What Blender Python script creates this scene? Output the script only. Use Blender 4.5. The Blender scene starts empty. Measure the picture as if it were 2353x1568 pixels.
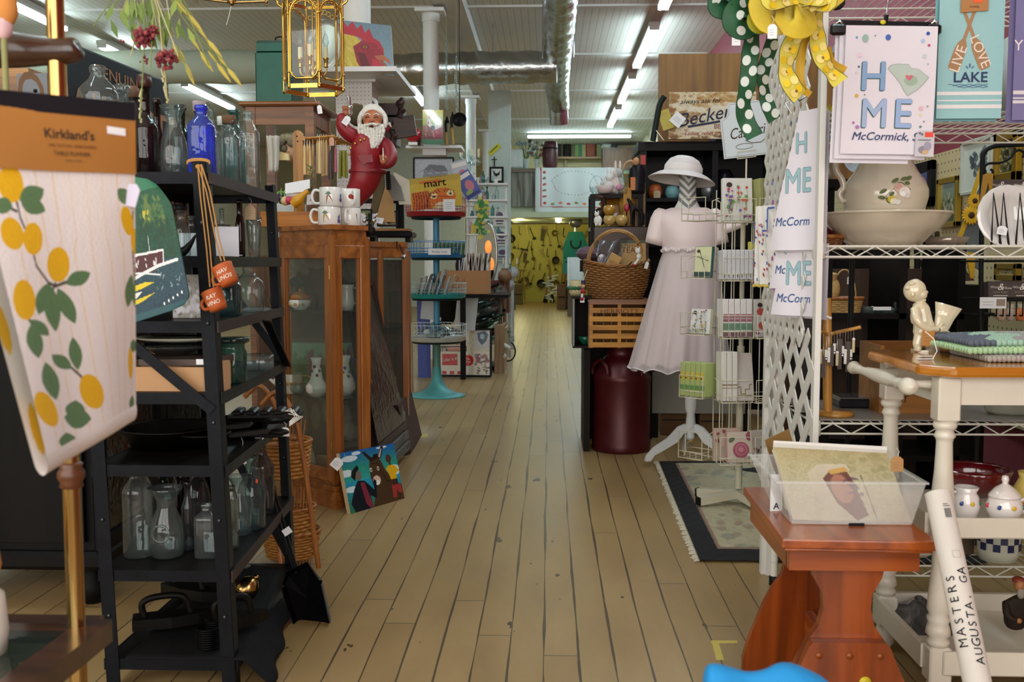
import bpy,math,random
import numpy as np
from mathutils import Vector,Matrix
R,cos,sin,pi,V,lsp,RND=math.radians,math.cos,math.sin,math.pi,Vector,np.linspace,random.Random
random.seed(7)
S=bpy.context.scene
CH,FP,CX,CY=1.10,2288.0,1176.5,784.0
YAW,PITCH=math.atan(83.5/2288),math.atan(179/2288)
Fd=V((-sin(YAW)*cos(PITCH),cos(YAW)*cos(PITCH),-sin(PITCH)))
Rt=V((cos(YAW),sin(YAW),0))
Up=Rt.cross(Fd)
cam=bpy.data.cameras.new('camera');co=bpy.data.objects.new('camera',cam);S.collection.objects.link(co)
co.matrix_world=Matrix(((Rt.x,Up.x,-Fd.x,0),(Rt.y,Up.y,-Fd.y,0),(Rt.z,Up.z,-Fd.z,CH),(0,0,0,1)))
cam.sensor_width=36;cam.lens=36*FP/2353;cam.clip_start=.05;cam.clip_end=100
cam.dof.use_dof=True;cam.dof.focus_distance=4.3;cam.dof.aperture_fstop=8.0
S.camera=co
w=bpy.data.worlds.new('world');S.world=w;w.use_nodes=True
w.node_tree.nodes['Background'].inputs[0].default_value=(1,.97,.92,1)
w.node_tree.nodes['Background'].inputs[1].default_value=4.0
for x in(-3.9,.2):
 l=bpy.data.lights.new('shop_window_portal','AREA');l.shape='RECTANGLE';l.size=3.9;l.size_y=2.9
 l.cycles.is_portal=True
 o=bpy.data.objects.new('shop_window_portal',l);S.collection.objects.link(o)
 o.location=(x,-1.98,1.95);o.rotation_euler=(R(90),0,0)
S.view_settings.view_transform='Standard';S.view_settings.look='None'
S.view_settings.exposure=0.22;S.view_settings.gamma=1.0;S.view_settings.use_curve_mapping=False
S.cycles.max_bounces=8;S.cycles.transparent_max_bounces=24;S.cycles.glossy_bounces=3
S.cycles.diffuse_bounces=3;S.cycles.sample_clamp_indirect=4;S.cycles.use_denoising=True
TUBE_E,BULB_E=40.0,9.0
def ray(px,py):return Fd+Rt*((px-CX)/FP)+Up*((CY-py)/FP)
def at(px,py,D):
 d=ray(px,py);k=D/d.y
 return V((d.x*k,D,CH+d.z*k))
def on(px,D,z):
 k=(px-CX)/FP
 a,b=Rt.x-k*Fd.x,k*(Fd.y*D+Fd.z*(z-CH))-Rt.y*D
 return V((b/a,D,z))
def fl(px,py,z=0.0):
 d=ray(px,py);k=(z-CH)/d.z
 return V((d.x*k,d.y*k,z))
def UZ(z):return V((0,0,z))
def m_(n,D):return n*D/FP
def iv(n,k,v):n.inputs[k].default_value=v
CEN='CENTER'
def lin(c):return tuple((x/12.92 if x<=.04045 else((x+.055)/1.055)**2.4)for x in c)
def col(h):
 if isinstance(h,str):h=tuple(int(h[i:i+2],16)/255 for i in(0,2,4))
 return h
MATS={}
def mat(h,rough=.55,metal=0,var=.12,ns=14,bump=0,coat=0,emis=0,name=None,alpha=1,sheen=0):
 key=(h if isinstance(h,str)else tuple(h),rough,metal,var,ns,bump,coat,emis,alpha,sheen)
 if key in MATS:return MATS[key]
 m=bpy.data.materials.new(name or'surface');m.use_nodes=True;MATS[key]=m
 nt=m.node_tree;N=nt.nodes;L=nt.links;b=N['Principled BSDF']
 c=lin(col(h));iv(b,'Roughness',rough);iv(b,'Metallic',metal)
 iv(b,'Base Color',(*c,1))
 if max(c)<.03:iv(b,'Specular IOR Level',.15)
 if coat:iv(b,'Coat Weight',coat);iv(b,'Coat Roughness',.08)
 if sheen:iv(b,'Sheen Weight',sheen)
 if alpha<1:iv(b,'Alpha',alpha)
 if emis:
  iv(b,'Emission Color',(*c,1));iv(b,'Emission Strength',emis)
 if var or bump:
  t=N.new('ShaderNodeTexCoord');n=N.new('ShaderNodeTexNoise');iv(n,'Scale',ns)
  iv(n,'Detail',4);L.new(t.outputs['Object'],n.inputs['Vector'])
  if var and not emis:
   mx=N.new('ShaderNodeMix');mx.data_type='RGBA'
   iv(mx,6,(*[x*(1-var)for x in c],1));iv(mx,7,(*[min(1,x*(1+var))for x in c],1))
   L.new(n.outputs[0],mx.inputs[0]);L.new(mx.outputs[2],b.inputs['Base Color'])
  if bump:
   bp=N.new('ShaderNodeBump');iv(bp,'Strength',bump);iv(bp,'Distance',.01)
   L.new(n.outputs[0],bp.inputs['Height']);L.new(bp.outputs[0],b.inputs['Normal'])
 return m
def wood(h,h2,axis='Z',rough=.4,sc=9,coat=0,stretch=14):
 key=('wood',h,h2,axis,rough,sc,coat)
 if key in MATS:return MATS[key]
 m=bpy.data.materials.new('wood');m.use_nodes=True;MATS[key]=m
 nt=m.node_tree;N=nt.nodes;L=nt.links;b=N['Principled BSDF']
 t=N.new('ShaderNodeTexCoord');mp=N.new('ShaderNodeMapping');L.new(t.outputs['Object'],mp.inputs[0])
 s=[sc,sc,sc];s['XYZ'.index(axis)]=sc/stretch;iv(mp,'Scale',s)
 n=N.new('ShaderNodeTexNoise');iv(n,'Scale',3);iv(n,'Detail',6);iv(n,'Distortion',.6)
 L.new(mp.outputs[0],n.inputs[0])
 r=N.new('ShaderNodeValToRGB');r.color_ramp.elements[0].position=.36;r.color_ramp.elements[1].position=.64
 r.color_ramp.elements[0].color=(*lin(col(h2)),1);r.color_ramp.elements[1].color=(*lin(col(h)),1)
 L.new(n.outputs[0],r.inputs[0]);L.new(r.outputs[0],b.inputs['Base Color'])
 iv(b,'Roughness',rough)
 if max(lin(col(h)))<.03:iv(b,'Specular IOR Level',.15)
 if coat:iv(b,'Coat Weight',coat);iv(b,'Coat Roughness',.12)
 return m
def glass(h,dark=.62,gloss=.9,rough=.03,brighten=.04,flat=0):
 key=('glass',h,dark,gloss,rough,brighten,flat)
 if key in MATS:return MATS[key]
 m=bpy.data.materials.new('glass');m.use_nodes=True;MATS[key]=m
 nt=m.node_tree;N=nt.nodes;L=nt.links;N.remove(N['Principled BSDF']);out=N['Material Output']
 c=lin(col(h))
 lw=N.new('ShaderNodeLayerWeight');iv(lw,0,.35)
 n=N.new('ShaderNodeTexNoise');iv(n,'Scale',22)
 t=N.new('ShaderNodeTexCoord');L.new(t.outputs['Object'],n.inputs['Vector'])
 bp=N.new('ShaderNodeBump');iv(bp,'Strength',0 if flat else.25);iv(bp,'Distance',.01);L.new(n.outputs[0],bp.inputs['Height'])
 mx=N.new('ShaderNodeMix');mx.data_type='RGBA';L.new(lw.outputs['Facing'],mx.inputs[0])
 iv(mx,6,(*c,1));iv(mx,7,(*[x*dark for x in c],1))
 tr=N.new('ShaderNodeBsdfTransparent');L.new(mx.outputs[2],tr.inputs[0])
 gl=N.new('ShaderNodeBsdfGlossy');iv(gl,'Roughness',rough);L.new(bp.outputs[0],gl.inputs['Normal'])
 iv(gl,0,(gloss,gloss,gloss,1))
 df=N.new('ShaderNodeBsdfDiffuse');iv(df,0,(*[min(1,x*.7+.1)for x in c],1));dm=N.new('ShaderNodeMixShader');iv(dm,0,brighten);L.new(tr.outputs[0],dm.inputs[1]);L.new(df.outputs[0],dm.inputs[2])  # diffuse share mixed in to brighten glass that comes out too dark
 fr=N.new('ShaderNodeFresnel');ge=N.new('ShaderNodeNewGeometry');im=N.new('ShaderNodeMath');im.operation='MULTIPLY_ADD';iv(im,1,-.833);iv(im,2,1.5);L.new(ge.outputs['Backfacing'],im.inputs[0]);L.new(im.outputs[0],fr.inputs[0]);L.new(bp.outputs[0],fr.inputs['Normal'])
 ms=N.new('ShaderNodeMixShader');L.new(fr.outputs[0],ms.inputs[0]);L.new(dm.outputs[0],ms.inputs[1]);L.new(gl.outputs[0],ms.inputs[2])
 L.new(ms.outputs[0],out.inputs[0])
 return m
def vc(rough=.6,coat=0,weave=0):
 key=('vcol',rough,coat,weave)
 if key in MATS:return MATS[key]
 m=bpy.data.materials.new('painted');m.use_nodes=True;MATS[key]=m
 N=m.node_tree.nodes;L=m.node_tree.links;b=N['Principled BSDF']
 a=N.new('ShaderNodeVertexColor');a.layer_name='col';L.new(a.outputs[0],b.inputs['Base Color'])
 iv(b,'Roughness',rough);iv(b,'Coat Weight',coat)
 if weave:
  n=N.new('ShaderNodeTexNoise');iv(n,'Scale',260);bp=N.new('ShaderNodeBump');iv(bp,'Strength',weave);iv(bp,'Distance',.002)
  t=N.new('ShaderNodeTexCoord');L.new(t.outputs['Object'],n.inputs['Vector']);L.new(n.outputs[0],bp.inputs['Height']);L.new(bp.outputs[0],b.inputs['Normal'])
 return m
WL={}
def link(o):S.collection.objects.link(o);return o
def tag(o,lb=None,cat=None,gr=None,kind=None):
 if lb:o['label']=lb
 if cat:o['category']=cat
 if gr:o['group']=gr
 if kind:o['kind']=kind
 return o
def thg(name,lb,cat,loc,gr=None):
 o=link(bpy.data.objects.new(name,None));o.location=loc;o.empty_display_size=.05
 WL[o]=Vector(loc);return tag(o,lb,cat,gr)
def dup(root,loc,lb=None,rotz=None,scale=None):
 r=link(root.copy());r.location=loc
 if rotz is not None:r.rotation_euler=(0,0,rotz)
 if scale is not None:r.scale=(scale,)*3 if isinstance(scale,(int,float))else scale
 if lb:r['label']=lb
 for ch in list(root.children):
  c=link(ch.copy());c.parent=r
  for g in list(ch.children):
   d=link(g.copy());d.parent=c
 return r
def T(*a):return Matrix.Translation(Vector(a[0])if len(a)==1 else Vector(a))
def Rx(a):return Matrix.Rotation(R(a),4,'X')
def Ry(a):return Matrix.Rotation(R(a),4,'Y')
def Rz(a):return Matrix.Rotation(R(a),4,'Z')
FONTC={}
def tgeo(s,size=1.0,shear=0.0,bold=0.0,align=CEN):
 key=(s,shear,bold,align)
 if key not in FONTC:
  cu=bpy.data.curves.new('t','FONT');cu.body=s;cu.size=1;cu.shear=shear;cu.offset=bold;cu.align_x=align;cu.resolution_u=3
  o=bpy.data.objects.new('t',cu);S.collection.objects.link(o)
  dg=bpy.context.evaluated_depsgraph_get();dg.update();me=o.evaluated_get(dg).to_mesh()
  FONTC[key]=([tuple(v.co)for v in me.vertices],[tuple(p.vertices)for p in me.polygons])
  bpy.data.objects.remove(o);bpy.data.curves.remove(cu)
 v,f=FONTC[key]
 return[(x*size,y*size)for x,y,z in v],f
class MB:
 def __init__(s,M=None):
  s.v=[];s.f=[];s.m=[];s.sm=[];s.mats=[];s.M=M or Matrix();s.nol=0
 def mi(s,m):
  if m not in s.mats:s.mats.append(m)
  return s.mats.index(m)
 def add(s,vs,fs,m,smo=False,M=None):
  T_=s.M@M if M is not None else s.M;b=len(s.v);k=s.mi(m)
  s.v+=[T_@Vector(x)for x in vs]
  for f in fs:s.f.append(tuple(i+b for i in f));s.m.append(k);s.sm.append(smo)
  return s
 def box(s,c,d,m,M=None,bev=0.0):
  x,y,z=(k/2 for k in d);cx,cy,cz=c
  if bev:
   bv=min(bev,x*.9,y*.9,z*.9);vs=[];q=[]
   for zz,ins in((-z,bv),(-z+bv,0),(z-bv,0),(z,bv)):
    for sx,sy in((-1,-1),(1,-1),(1,1),(-1,1)):
     a,b=x-ins,y-ins
     if sx*sy>0:vs+=[(cx+sx*a,cy+sy*(b-bv*.7),cz+zz),(cx+sx*(a-bv*.7),cy+sy*b,cz+zz)][::(1 if True else-1)]
     else:vs+=[(cx+sx*(a-bv*.7),cy+sy*b,cz+zz),(cx+sx*a,cy+sy*(b-bv*.7),cz+zz)]
   fs=[tuple(range(7,-1,-1)),tuple(range(24,32))]
   for r in range(3):
    for i in range(8):
     j=(i+1)%8;fs.append((r*8+i,r*8+j,r*8+8+j,r*8+8+i))
   return s.add(vs,fs,m,False,M)
  vs=[(cx+a*x,cy+b*y,cz+e*z)for a in(-1,1)for b in(-1,1)for e in(-1,1)]
  return s.add(vs,[(0,1,3,2),(4,6,7,5),(0,4,5,1),(2,3,7,6),(0,2,6,4),(1,5,7,3)],m,False,M)
 def bar(s,p,q,wd,th,m,up=(0,0,1)):
  p,q=Vector(p),Vector(q);a=(q-p);L=a.length;a.normalize();u=Vector(up)
  b=a.cross(u)
  if b.length<.05:b=a.cross(V((0,1,0)))
  b.normalize();c=b.cross(a);vs=[]
  for e in(p,q):
   for i,j in((-1,-1),(1,-1),(1,1),(-1,1)):vs.append(e+b*(i*wd/2)+c*(j*th/2))
  return s.add(vs,[(3,2,1,0),(4,5,6,7),(0,1,5,4),(1,2,6,5),(2,3,7,6),(3,0,4,7)],m)
 def tu(s,pts,r,m,n=8,cls=False,cap=True,M=None,flat=1.0):
  pts=[Vector(p)for p in pts];K=len(pts);rs=r if isinstance(r,(list,tuple))else[r]*K
  if not cls and n>=8 and 3<K<10:
   P,W,Q=[],[],lambda i:min(max(i,0),K-1)
   for i in range(K-1):
    for j in range(4):
     u=j/4;a,b,c,d=pts[Q(i-1)],pts[i],pts[i+1],pts[Q(i+2)]
     P.append(.5*((2*b)+(c-a)*u+(2*a-5*b+4*c-d)*u*u+(3*b-a-3*c+d)*u**3));W.append(rs[i]*(1-u)+rs[i+1]*u)
   pts,rs=P+[pts[-1]],W+[rs[-1]];K=len(pts)
  vs=[];u=None
  for i,p in enumerate(pts):
   a=pts[(i+1)%K]if(cls or i<K-1)else p;b=pts[i-1]if(cls or i>0)else p
   t=(a-b)
   t=t.normalized()if t.length>1e-9 else UZ(1)
   if u is None:
    u=t.orthogonal().normalized()if abs(t.z)>.9 else t.cross(UZ(1)).normalized()
   u=(u-t*u.dot(t))
   u=u.normalized()if u.length>1e-6 else t.orthogonal().normalized()
   v2=t.cross(u)
   for k in range(n):
    an=2*pi*k/n;vs.append(p+u*(cos(an)*rs[i])+v2*(sin(an)*rs[i]*flat))
  fs=[]
  for i in range(K if cls else K-1):
   j=(i+1)%K
   for k in range(n):fs.append((i*n+k,i*n+(k+1)%n,j*n+(k+1)%n,j*n+k))
  s.add(vs,fs,m,n>4,M)
  if cap and not cls:s.add([vs[k]for k in range(n)],[tuple(range(n-1,-1,-1))],m,False,M);s.add(vs[-n:],[tuple(range(n))],m,False,M)
  return s
 def cyl(s,p,q,r,m,n=20,r2=None):return s.tu([p,q],[r,r if r2 is None else r2],m,n)
 def la(s,prof,m,n=24,c=(0,0,0),sq=2.0,ax=1.0,M=None,wav=None,smo=True,cls=False):
  vs=[];fs=[]
  for i,(r,z)in enumerate(prof):
   for k in range(n):
    a=2*pi*k/n;ca,sa=cos(a),sin(a)
    d=(abs(ca)**sq+abs(sa)**sq)**(-1/sq)if sq!=2 else 1
    rr=r*d*(wav(a,i/(len(prof)-1))if wav else 1)
    vs.append((c[0]+ca*rr,c[1]+sa*rr*ax,c[2]+z))
  for i in range(len(prof)-1):
   for k in range(n):fs.append((i*n+k,i*n+(k+1)%n,(i+1)*n+(k+1)%n,(i+1)*n+k))
  if prof[0][0]>1e-5 and not cls:fs.append(tuple(range(n-1,-1,-1)))
  return s.add(vs,fs,m,smo,M)
 def ell(s,c,r,m,n=12,k=8,M=None):
  if isinstance(r,(int,float)):r=(r,r,r)
  vs=[];fs=[]
  for i in range(k+1):
   ph=pi*i/k
   for j in range(n):
    a=2*pi*j/n;vs.append((c[0]+r[0]*sin(ph)*cos(a),c[1]+r[1]*sin(ph)*sin(a),c[2]-r[2]*cos(ph)))
  for i in range(k):
   for j in range(n):fs.append((i*n+j,i*n+(j+1)%n,(i+1)*n+(j+1)%n,(i+1)*n+j))
  return s.add(vs,fs,m,True,M)
 def pri(s,po,z0,z1,m,M=None):
  n=len(po);vs=[(x,y,z0)for x,y in po]+[(x,y,z1)for x,y in po]
  return s.add(vs,[tuple(range(n-1,-1,-1)),tuple(range(n,2*n))]+[(i,(i+1)%n,n+(i+1)%n,n+i)for i in range(n)],m,False,M)
 def pl_(s,po,y0,y1,m,M=None):
  n=len(po);vs=[(x,y0,z)for x,z in po]+[(x,y1,z)for x,z in po]
  return s.add(vs,[tuple(range(n)),tuple(range(2*n-1,n-1,-1))]+[(i,n+i,n+(i+1)%n,(i+1)%n)for i in range(n)],m,False,M)
 def sht(s,fn,nu,nv,m,M=None,smo=True):
  vs=[fn(i/nu,j/nv)for j in range(nv+1)for i in range(nu+1)];W=nu+1
  return s.add(vs,[(j*W+i,j*W+i+1,(j+1)*W+i+1,(j+1)*W+i)for j in range(nv)for i in range(nu)],m,smo,M)
 def dr(s,els,M=None,y0=0.0,step=.0003,fn=None):
  for e in els:
   s.nol+=1;y=y0-step*(1+s.nol%60);k=e[0];m=mat(e[1],.7,var=0)if not isinstance(e[1],bpy.types.Material)else e[1]
   f=fn or(lambda x,z,yy:(x,yy,z))
   if k=='P':s.add([f(x,z,y)for x,z in e[2]],[tuple(range(len(e[2])))],m,False,M)
   elif k=='R':
    x,z,a,b=e[2:6];n=14 if fn else 1;s.add([f(x+a*i/n,z+j*b,y)for i in range(n+1)for j in(0,1)],[(2*i,2*i+2,2*i+3,2*i+1)for i in range(n)],m,False,M)
   elif k=='E':
    x,z,a,b=e[2:6];ro=R(e[6])if len(e)>6 else 0;n=20;pts=[]
    for i in range(n):
     t=2*pi*i/n;u,v=a*cos(t),b*sin(t);pts.append(f(x+u*cos(ro)-v*sin(ro),z+u*sin(ro)+v*cos(ro),y))
    s.add(pts,[tuple(range(n))],m,False,M)
   elif k=='L':
    pts,wd=[Vector(p)for p in e[2]],e[3]/2;vs=[]
    for i,p in enumerate(pts):
     t=(pts[min(i+1,len(pts)-1)]-pts[max(i-1,0)]);t=t.normalized()if t.length>1e-9 else V((1,0));nn=V((-t.y,t.x))*wd
     for q in(p+nn,p-nn):vs.append(f(q.x,q.y,y))
    s.add(vs,[(2*i,2*i+1,2*i+3,2*i+2)for i in range(len(pts)-1)],m,False,M)
   elif k=='T':
    a=list(e[2:])+[0,0,0,CEN,1][len(e)-6:];tx,x,z,sz,ro,sh,bo,al,xs=a
    vs,fs=tgeo(tx,sz,sh,0,al);ro=R(ro);bo*=sz
    for i,(p,q)in enumerate(((0,0),(bo,0),(-bo,0),(0,bo),(0,-bo))[:5 if bo else 1]):s.add([f(x+p+u*xs*cos(ro)-v*sin(ro),z+q+u*xs*sin(ro)+v*cos(ro),y-i*.00001)for u,v in vs],fs,m,False,M)
  return s
 def put(s,name,parent=None,lb=None,cat=None,gr=None,kind=None,sub=0,bev=0,solid=0,org=None):
  if isinstance(parent,str):parent,lb,cat,gr=None,parent,lb,cat if cat else gr
  me=bpy.data.meshes.new(name)
  o=bpy.data.objects.new(name,me);link(o)
  vs=s.v
  if parent is not None:base=WL[parent];o.parent=parent;org=Vector(base)
  elif org is None:
   xs=[v.x for v in vs];ys=[v.y for v in vs];zs=[v.z for v in vs]
   org=V(((min(xs)+max(xs))/2,(min(ys)+max(ys))/2,min(zs)))
  org=Vector(org);WL[o]=org
  if parent is None:o.location=org
  me.from_pydata([tuple(v-org)for v in vs],[],s.f)
  for m in s.mats:me.materials.append(m)
  me.polygons.foreach_set('material_index',s.m);me.polygons.foreach_set('use_smooth',s.sm)
  me.validate();me.update()
  if solid:md=o.modifiers.new('s','SOLIDIFY');md.thickness=solid;md.offset=0
  if bev:md=o.modifiers.new('b','BEVEL');md.width=bev;md.segments=2;md.limit_method='ANGLE';md.angle_limit=R(40)
  if sub:md=o.modifiers.new('u','SUBSURF');md.levels=sub;md.render_levels=sub
  return tag(o,lb,cat,gr,kind)
class Art:
 def __init__(s,w,h,bg='ffffff'):
  s.w,s.h=w,h;s.a=np.zeros((h,w,3));s.a[:]=col(bg);s.X,s.Y=np.meshgrid((np.arange(w)+.5)/w,(np.arange(h)+.5)/h)
  s.rng=np.random.RandomState(3)
 def _put(s,mk,c,al=1):s.a[mk]=s.a[mk]*(1-al)+np.array(col(c))*al;return s
 def ell(s,c,x,y,a,b,rot=0,al=1):
  r=R(rot);k=s.h/s.w;u=(s.X-x);v=(s.Y-y);p=u*cos(r)+v*sin(r);q=-u*sin(r)+v*cos(r)
  return s._put((p/a)**2+(q/b)**2<1,c,al)
 def po(s,c,pts,al=1):
  ins=np.zeros(s.X.shape,bool);n=len(pts)
  for i in range(n):
   (x1,y1),(x2,y2)=pts[i],pts[(i+1)%n]
   if y1==y2:continue
   cr=((y1>s.Y)!=(y2>s.Y))&(s.X<(x2-x1)*(s.Y-y1)/(y2-y1)+x1);ins^=cr
  return s._put(ins,c,al)
 def rect(s,c,x0,y0,x1,y1,al=1):return s._put((s.X>=x0)&(s.X<x1)&(s.Y>=y0)&(s.Y<y1),c,al)
 def ln_(s,c,pts,wd,al=1):
  d=np.full(s.X.shape,9.)
  for(x1,y1),(x2,y2)in zip(pts,pts[1:]):
   dx,dy=x2-x1,y2-y1;L=dx*dx+dy*dy+1e-12;t=np.clip(((s.X-x1)*dx+(s.Y-y1)*dy)/L,0,1)
   d=np.minimum(d,np.hypot(s.X-x1-t*dx,s.Y-y1-t*dy))
  return s._put(d<wd/2,c,al)
 def grad(s,c0,c1,y0=0,y1=1):
  t=np.clip((s.Y-y0)/(y1-y0),0,1)[...,None];mk=(s.Y>=y0)&(s.Y<y1)
  g=np.array(col(c0))*(1-t)+np.array(col(c1))*t;s.a[mk]=g[mk];return s
 def noise(s,amt=.04,cell=1):
  h,w=s.h//cell+1,s.w//cell+1;n=s.rng.randn(h,w,1)*amt;n=np.repeat(np.repeat(n,cell,0),cell,1)[:s.h,:s.w]
  s.a=np.clip(s.a+n,0,1);return s
 def spl(s,c,n,x0,y0,x1,y1,r=.01,al=.8,k=1):
  for _ in range(n):
   s.ell(c,s.rng.uniform(x0,x1),s.rng.uniform(y0,y1),r*s.rng.uniform(.5,1.5),r*k*s.rng.uniform(.5,1.5),s.rng.uniform(-60,60),al)
  return s
def pnt(name,art,fn,m,parent=None,lb=None,cat=None,gr=None,thick=0,wrapu=False):
 h,w=art.h,art.w;vs=[Vector(fn((i+.5)/w if 0<i<w-1 else(0 if i==0 else 1),(j+.5)/h if 0<j<h-1 else(0 if j==0 else 1)))for j in range(h)for i in range(w)]
 b=MB();b.v=vs;b.mats=[m]
 b.f=[(j*w+i,(j+1)*w+i,(j+1)*w+i+1,j*w+i+1)for j in range(h-1)for i in range(w-1)]
 b.m=[0]*len(b.f);b.sm=[True]*len(b.f)
 o=b.put(name,parent,lb,cat,gr,solid=thick)
 a=np.ones((h*w,4));x=art.a.reshape(-1,3);a[:,:3]=np.where(x<=.04045,x/12.92,((x+.055)/1.055)**2.4)
 at_=o.data.color_attributes.new('col','FLOAT_COLOR','POINT');at_.data.foreach_set('color',a.ravel())
 return o
def pnl(p00,p10,p01):
 a,b,c=Vector(p00),Vector(p10),Vector(p01);return lambda u,v:a+(b-a)*u+(c-a)*v
MBK=mat('1b1b1d',.5,.2,.2);MIR=mat('1a1816',.45,.5,.3,30);MST=mat('1a1b1f',.45,.6,.35,25,.1)
MWH=mat('e4e2de',.5,0,.03);MPP=mat('eeeef2',.7,0,.02);M_KRAFT=mat('b0865c',.8,0,.08)
MBR=mat('b4935a',.2,1,.1);MCH=mat('c8ccd0',.12,1,.05);MSR=mat('e8e4dc',.8,0,.05)
OAK=wood('a8642a','7a4218','Z',.35,9,.3);OAKX=wood('a8642a','7a4218','X',.35,9,.3)
GCL=glass('eaf4f4',.5,1);GPN=glass('f4f8f6',.8,.8,.01,.02,1);G_AQUA=glass('9fd0cf');G_BLUE=glass('1e66ff',.5,.9,.03,.2);GAM=glass('6a2c0c',.3);G_GREEN=glass('1d6a34',.3);GSM=glass('a8a8b0')
def ptag(p,w=.025,h=.035,rot=0,parent=None,lb='white paper price tag',m=MPP,rx=0,name='price_tag',ry=0):
 b=MB(T(p)@Rz(rot)@Rx(rx)@Ry(ry));b.pl_([(-w/2,-h),(w/2,-h),(w/2,-h*.2),(w*.25,0),(-w*.25,0),(-w/2,-h*.2)],-.0006,.0006,m)
 for k in range(3):b.dr([('L','6a6a78',[(-w*.32,-h*(.4+.17*k)),(w*(.1+.1*(k%2)),-h*(.39+.17*k))],w*.03)],y0=-.0006)
 b.tu([(0,0,-.002),(w*.15,.001,h*.35),(-w*.1,0,h*.6)],.0006,MSR,4)
 return b.put(name,parent,lb if parent is not None else None)
def btl(px,D,z,rpx,hpx,m,lb,kind='round',neck=.36,sh=.62,gr=None,cork=None,sq=2.,ax=1.,lip=1.25,name='glass_bottle',cat='bottle',emb=0):
 """bottle standing at height z; rpx half width, hpx height, both as they measure at depth D"""
 r,h=m_(rpx,D),m_(hpx,D);rn=r*neck;s0,n0=h*sh,h*min(.93,sh+.16)
 if kind=='round':
  pr=[(r*.9,0),(r,h*.02),(r,s0),(r*.97,s0+h*.03),(r*.82,s0+h*.075),(rn*1.25,n0-h*.02),(rn,n0+h*.02),(rn,h*.93),(rn*lip,h*.935),(rn*lip,h*.985),(rn,h),(rn*.8,h*.99),(rn*.8,h*.9)]
 elif kind=='carafe':
  pr=[(r*.8,0),(r*.95,h*.03),(r,h*.3),(r*.9,h*.5),(r*.55,h*.7),(rn*1.1,h*.8),(rn*1.5,h*.93),(rn*2.1,h),(rn*2.0,h*.995),(rn*1.05,h*.82)]
 elif kind=='jug':
  pr=[(r*.9,0),(r,h*.03),(r,h*.35),(r*1.04,h*.45),(r*.9,h*.58),(rn*1.5,h*.68),(rn,h*.73),(rn,h*.9),(rn*lip,h*.91),(rn*lip,h*.99),(rn,h),(rn*.8,h*.95)]
 elif kind=='jar':
  pr=[(r*.92,0),(r,h*.03),(r,h*.72),(r*.9,h*.78),(r*neck,h*.82),(r*neck,h*.9),(r*neck*1.08,h*.91),(r*neck*1.08,h*.97),(r*neck,h),(r*neck*.9,h*.95)]
 elif kind=='glass':
  pr=[(r*.7,0),(r*.75,h*.02),(r*.85,h*.4),(r,h*.72),(r,h),(r*.95,h),(r*.93,h*.72),(r*.76,h*.3),(0.001,h*.08)]
 p=on(px,D,z)
 if cork is None and not emb:
  return MB(T(p)).la(pr,m,24,sq=sq,ax=ax).put(name,lb,cat,gr,org=p)
 t=thg(name,lb,cat,p,gr)
 MB(T(p)).la(pr,m,24,sq=sq,ax=ax).put('glass_body',t)
 if cork is not None:MB(T(p)).la([(rn*1.15,h*.94),(rn*1.4,h*.95),(rn*1.45,h*1.07),(rn*.2,h*1.075),(0.0001,h*1.07)],cork,16).put('stopper',t)
 if emb:MB(T(p)).tu([(r*.5*cos(a),-r*ax*.99,h*.38+r*.5*sin(a))for a in lsp(0,6.28,16)],r*.07,m,5).put('embossed_medallion',t)
 return t
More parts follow.
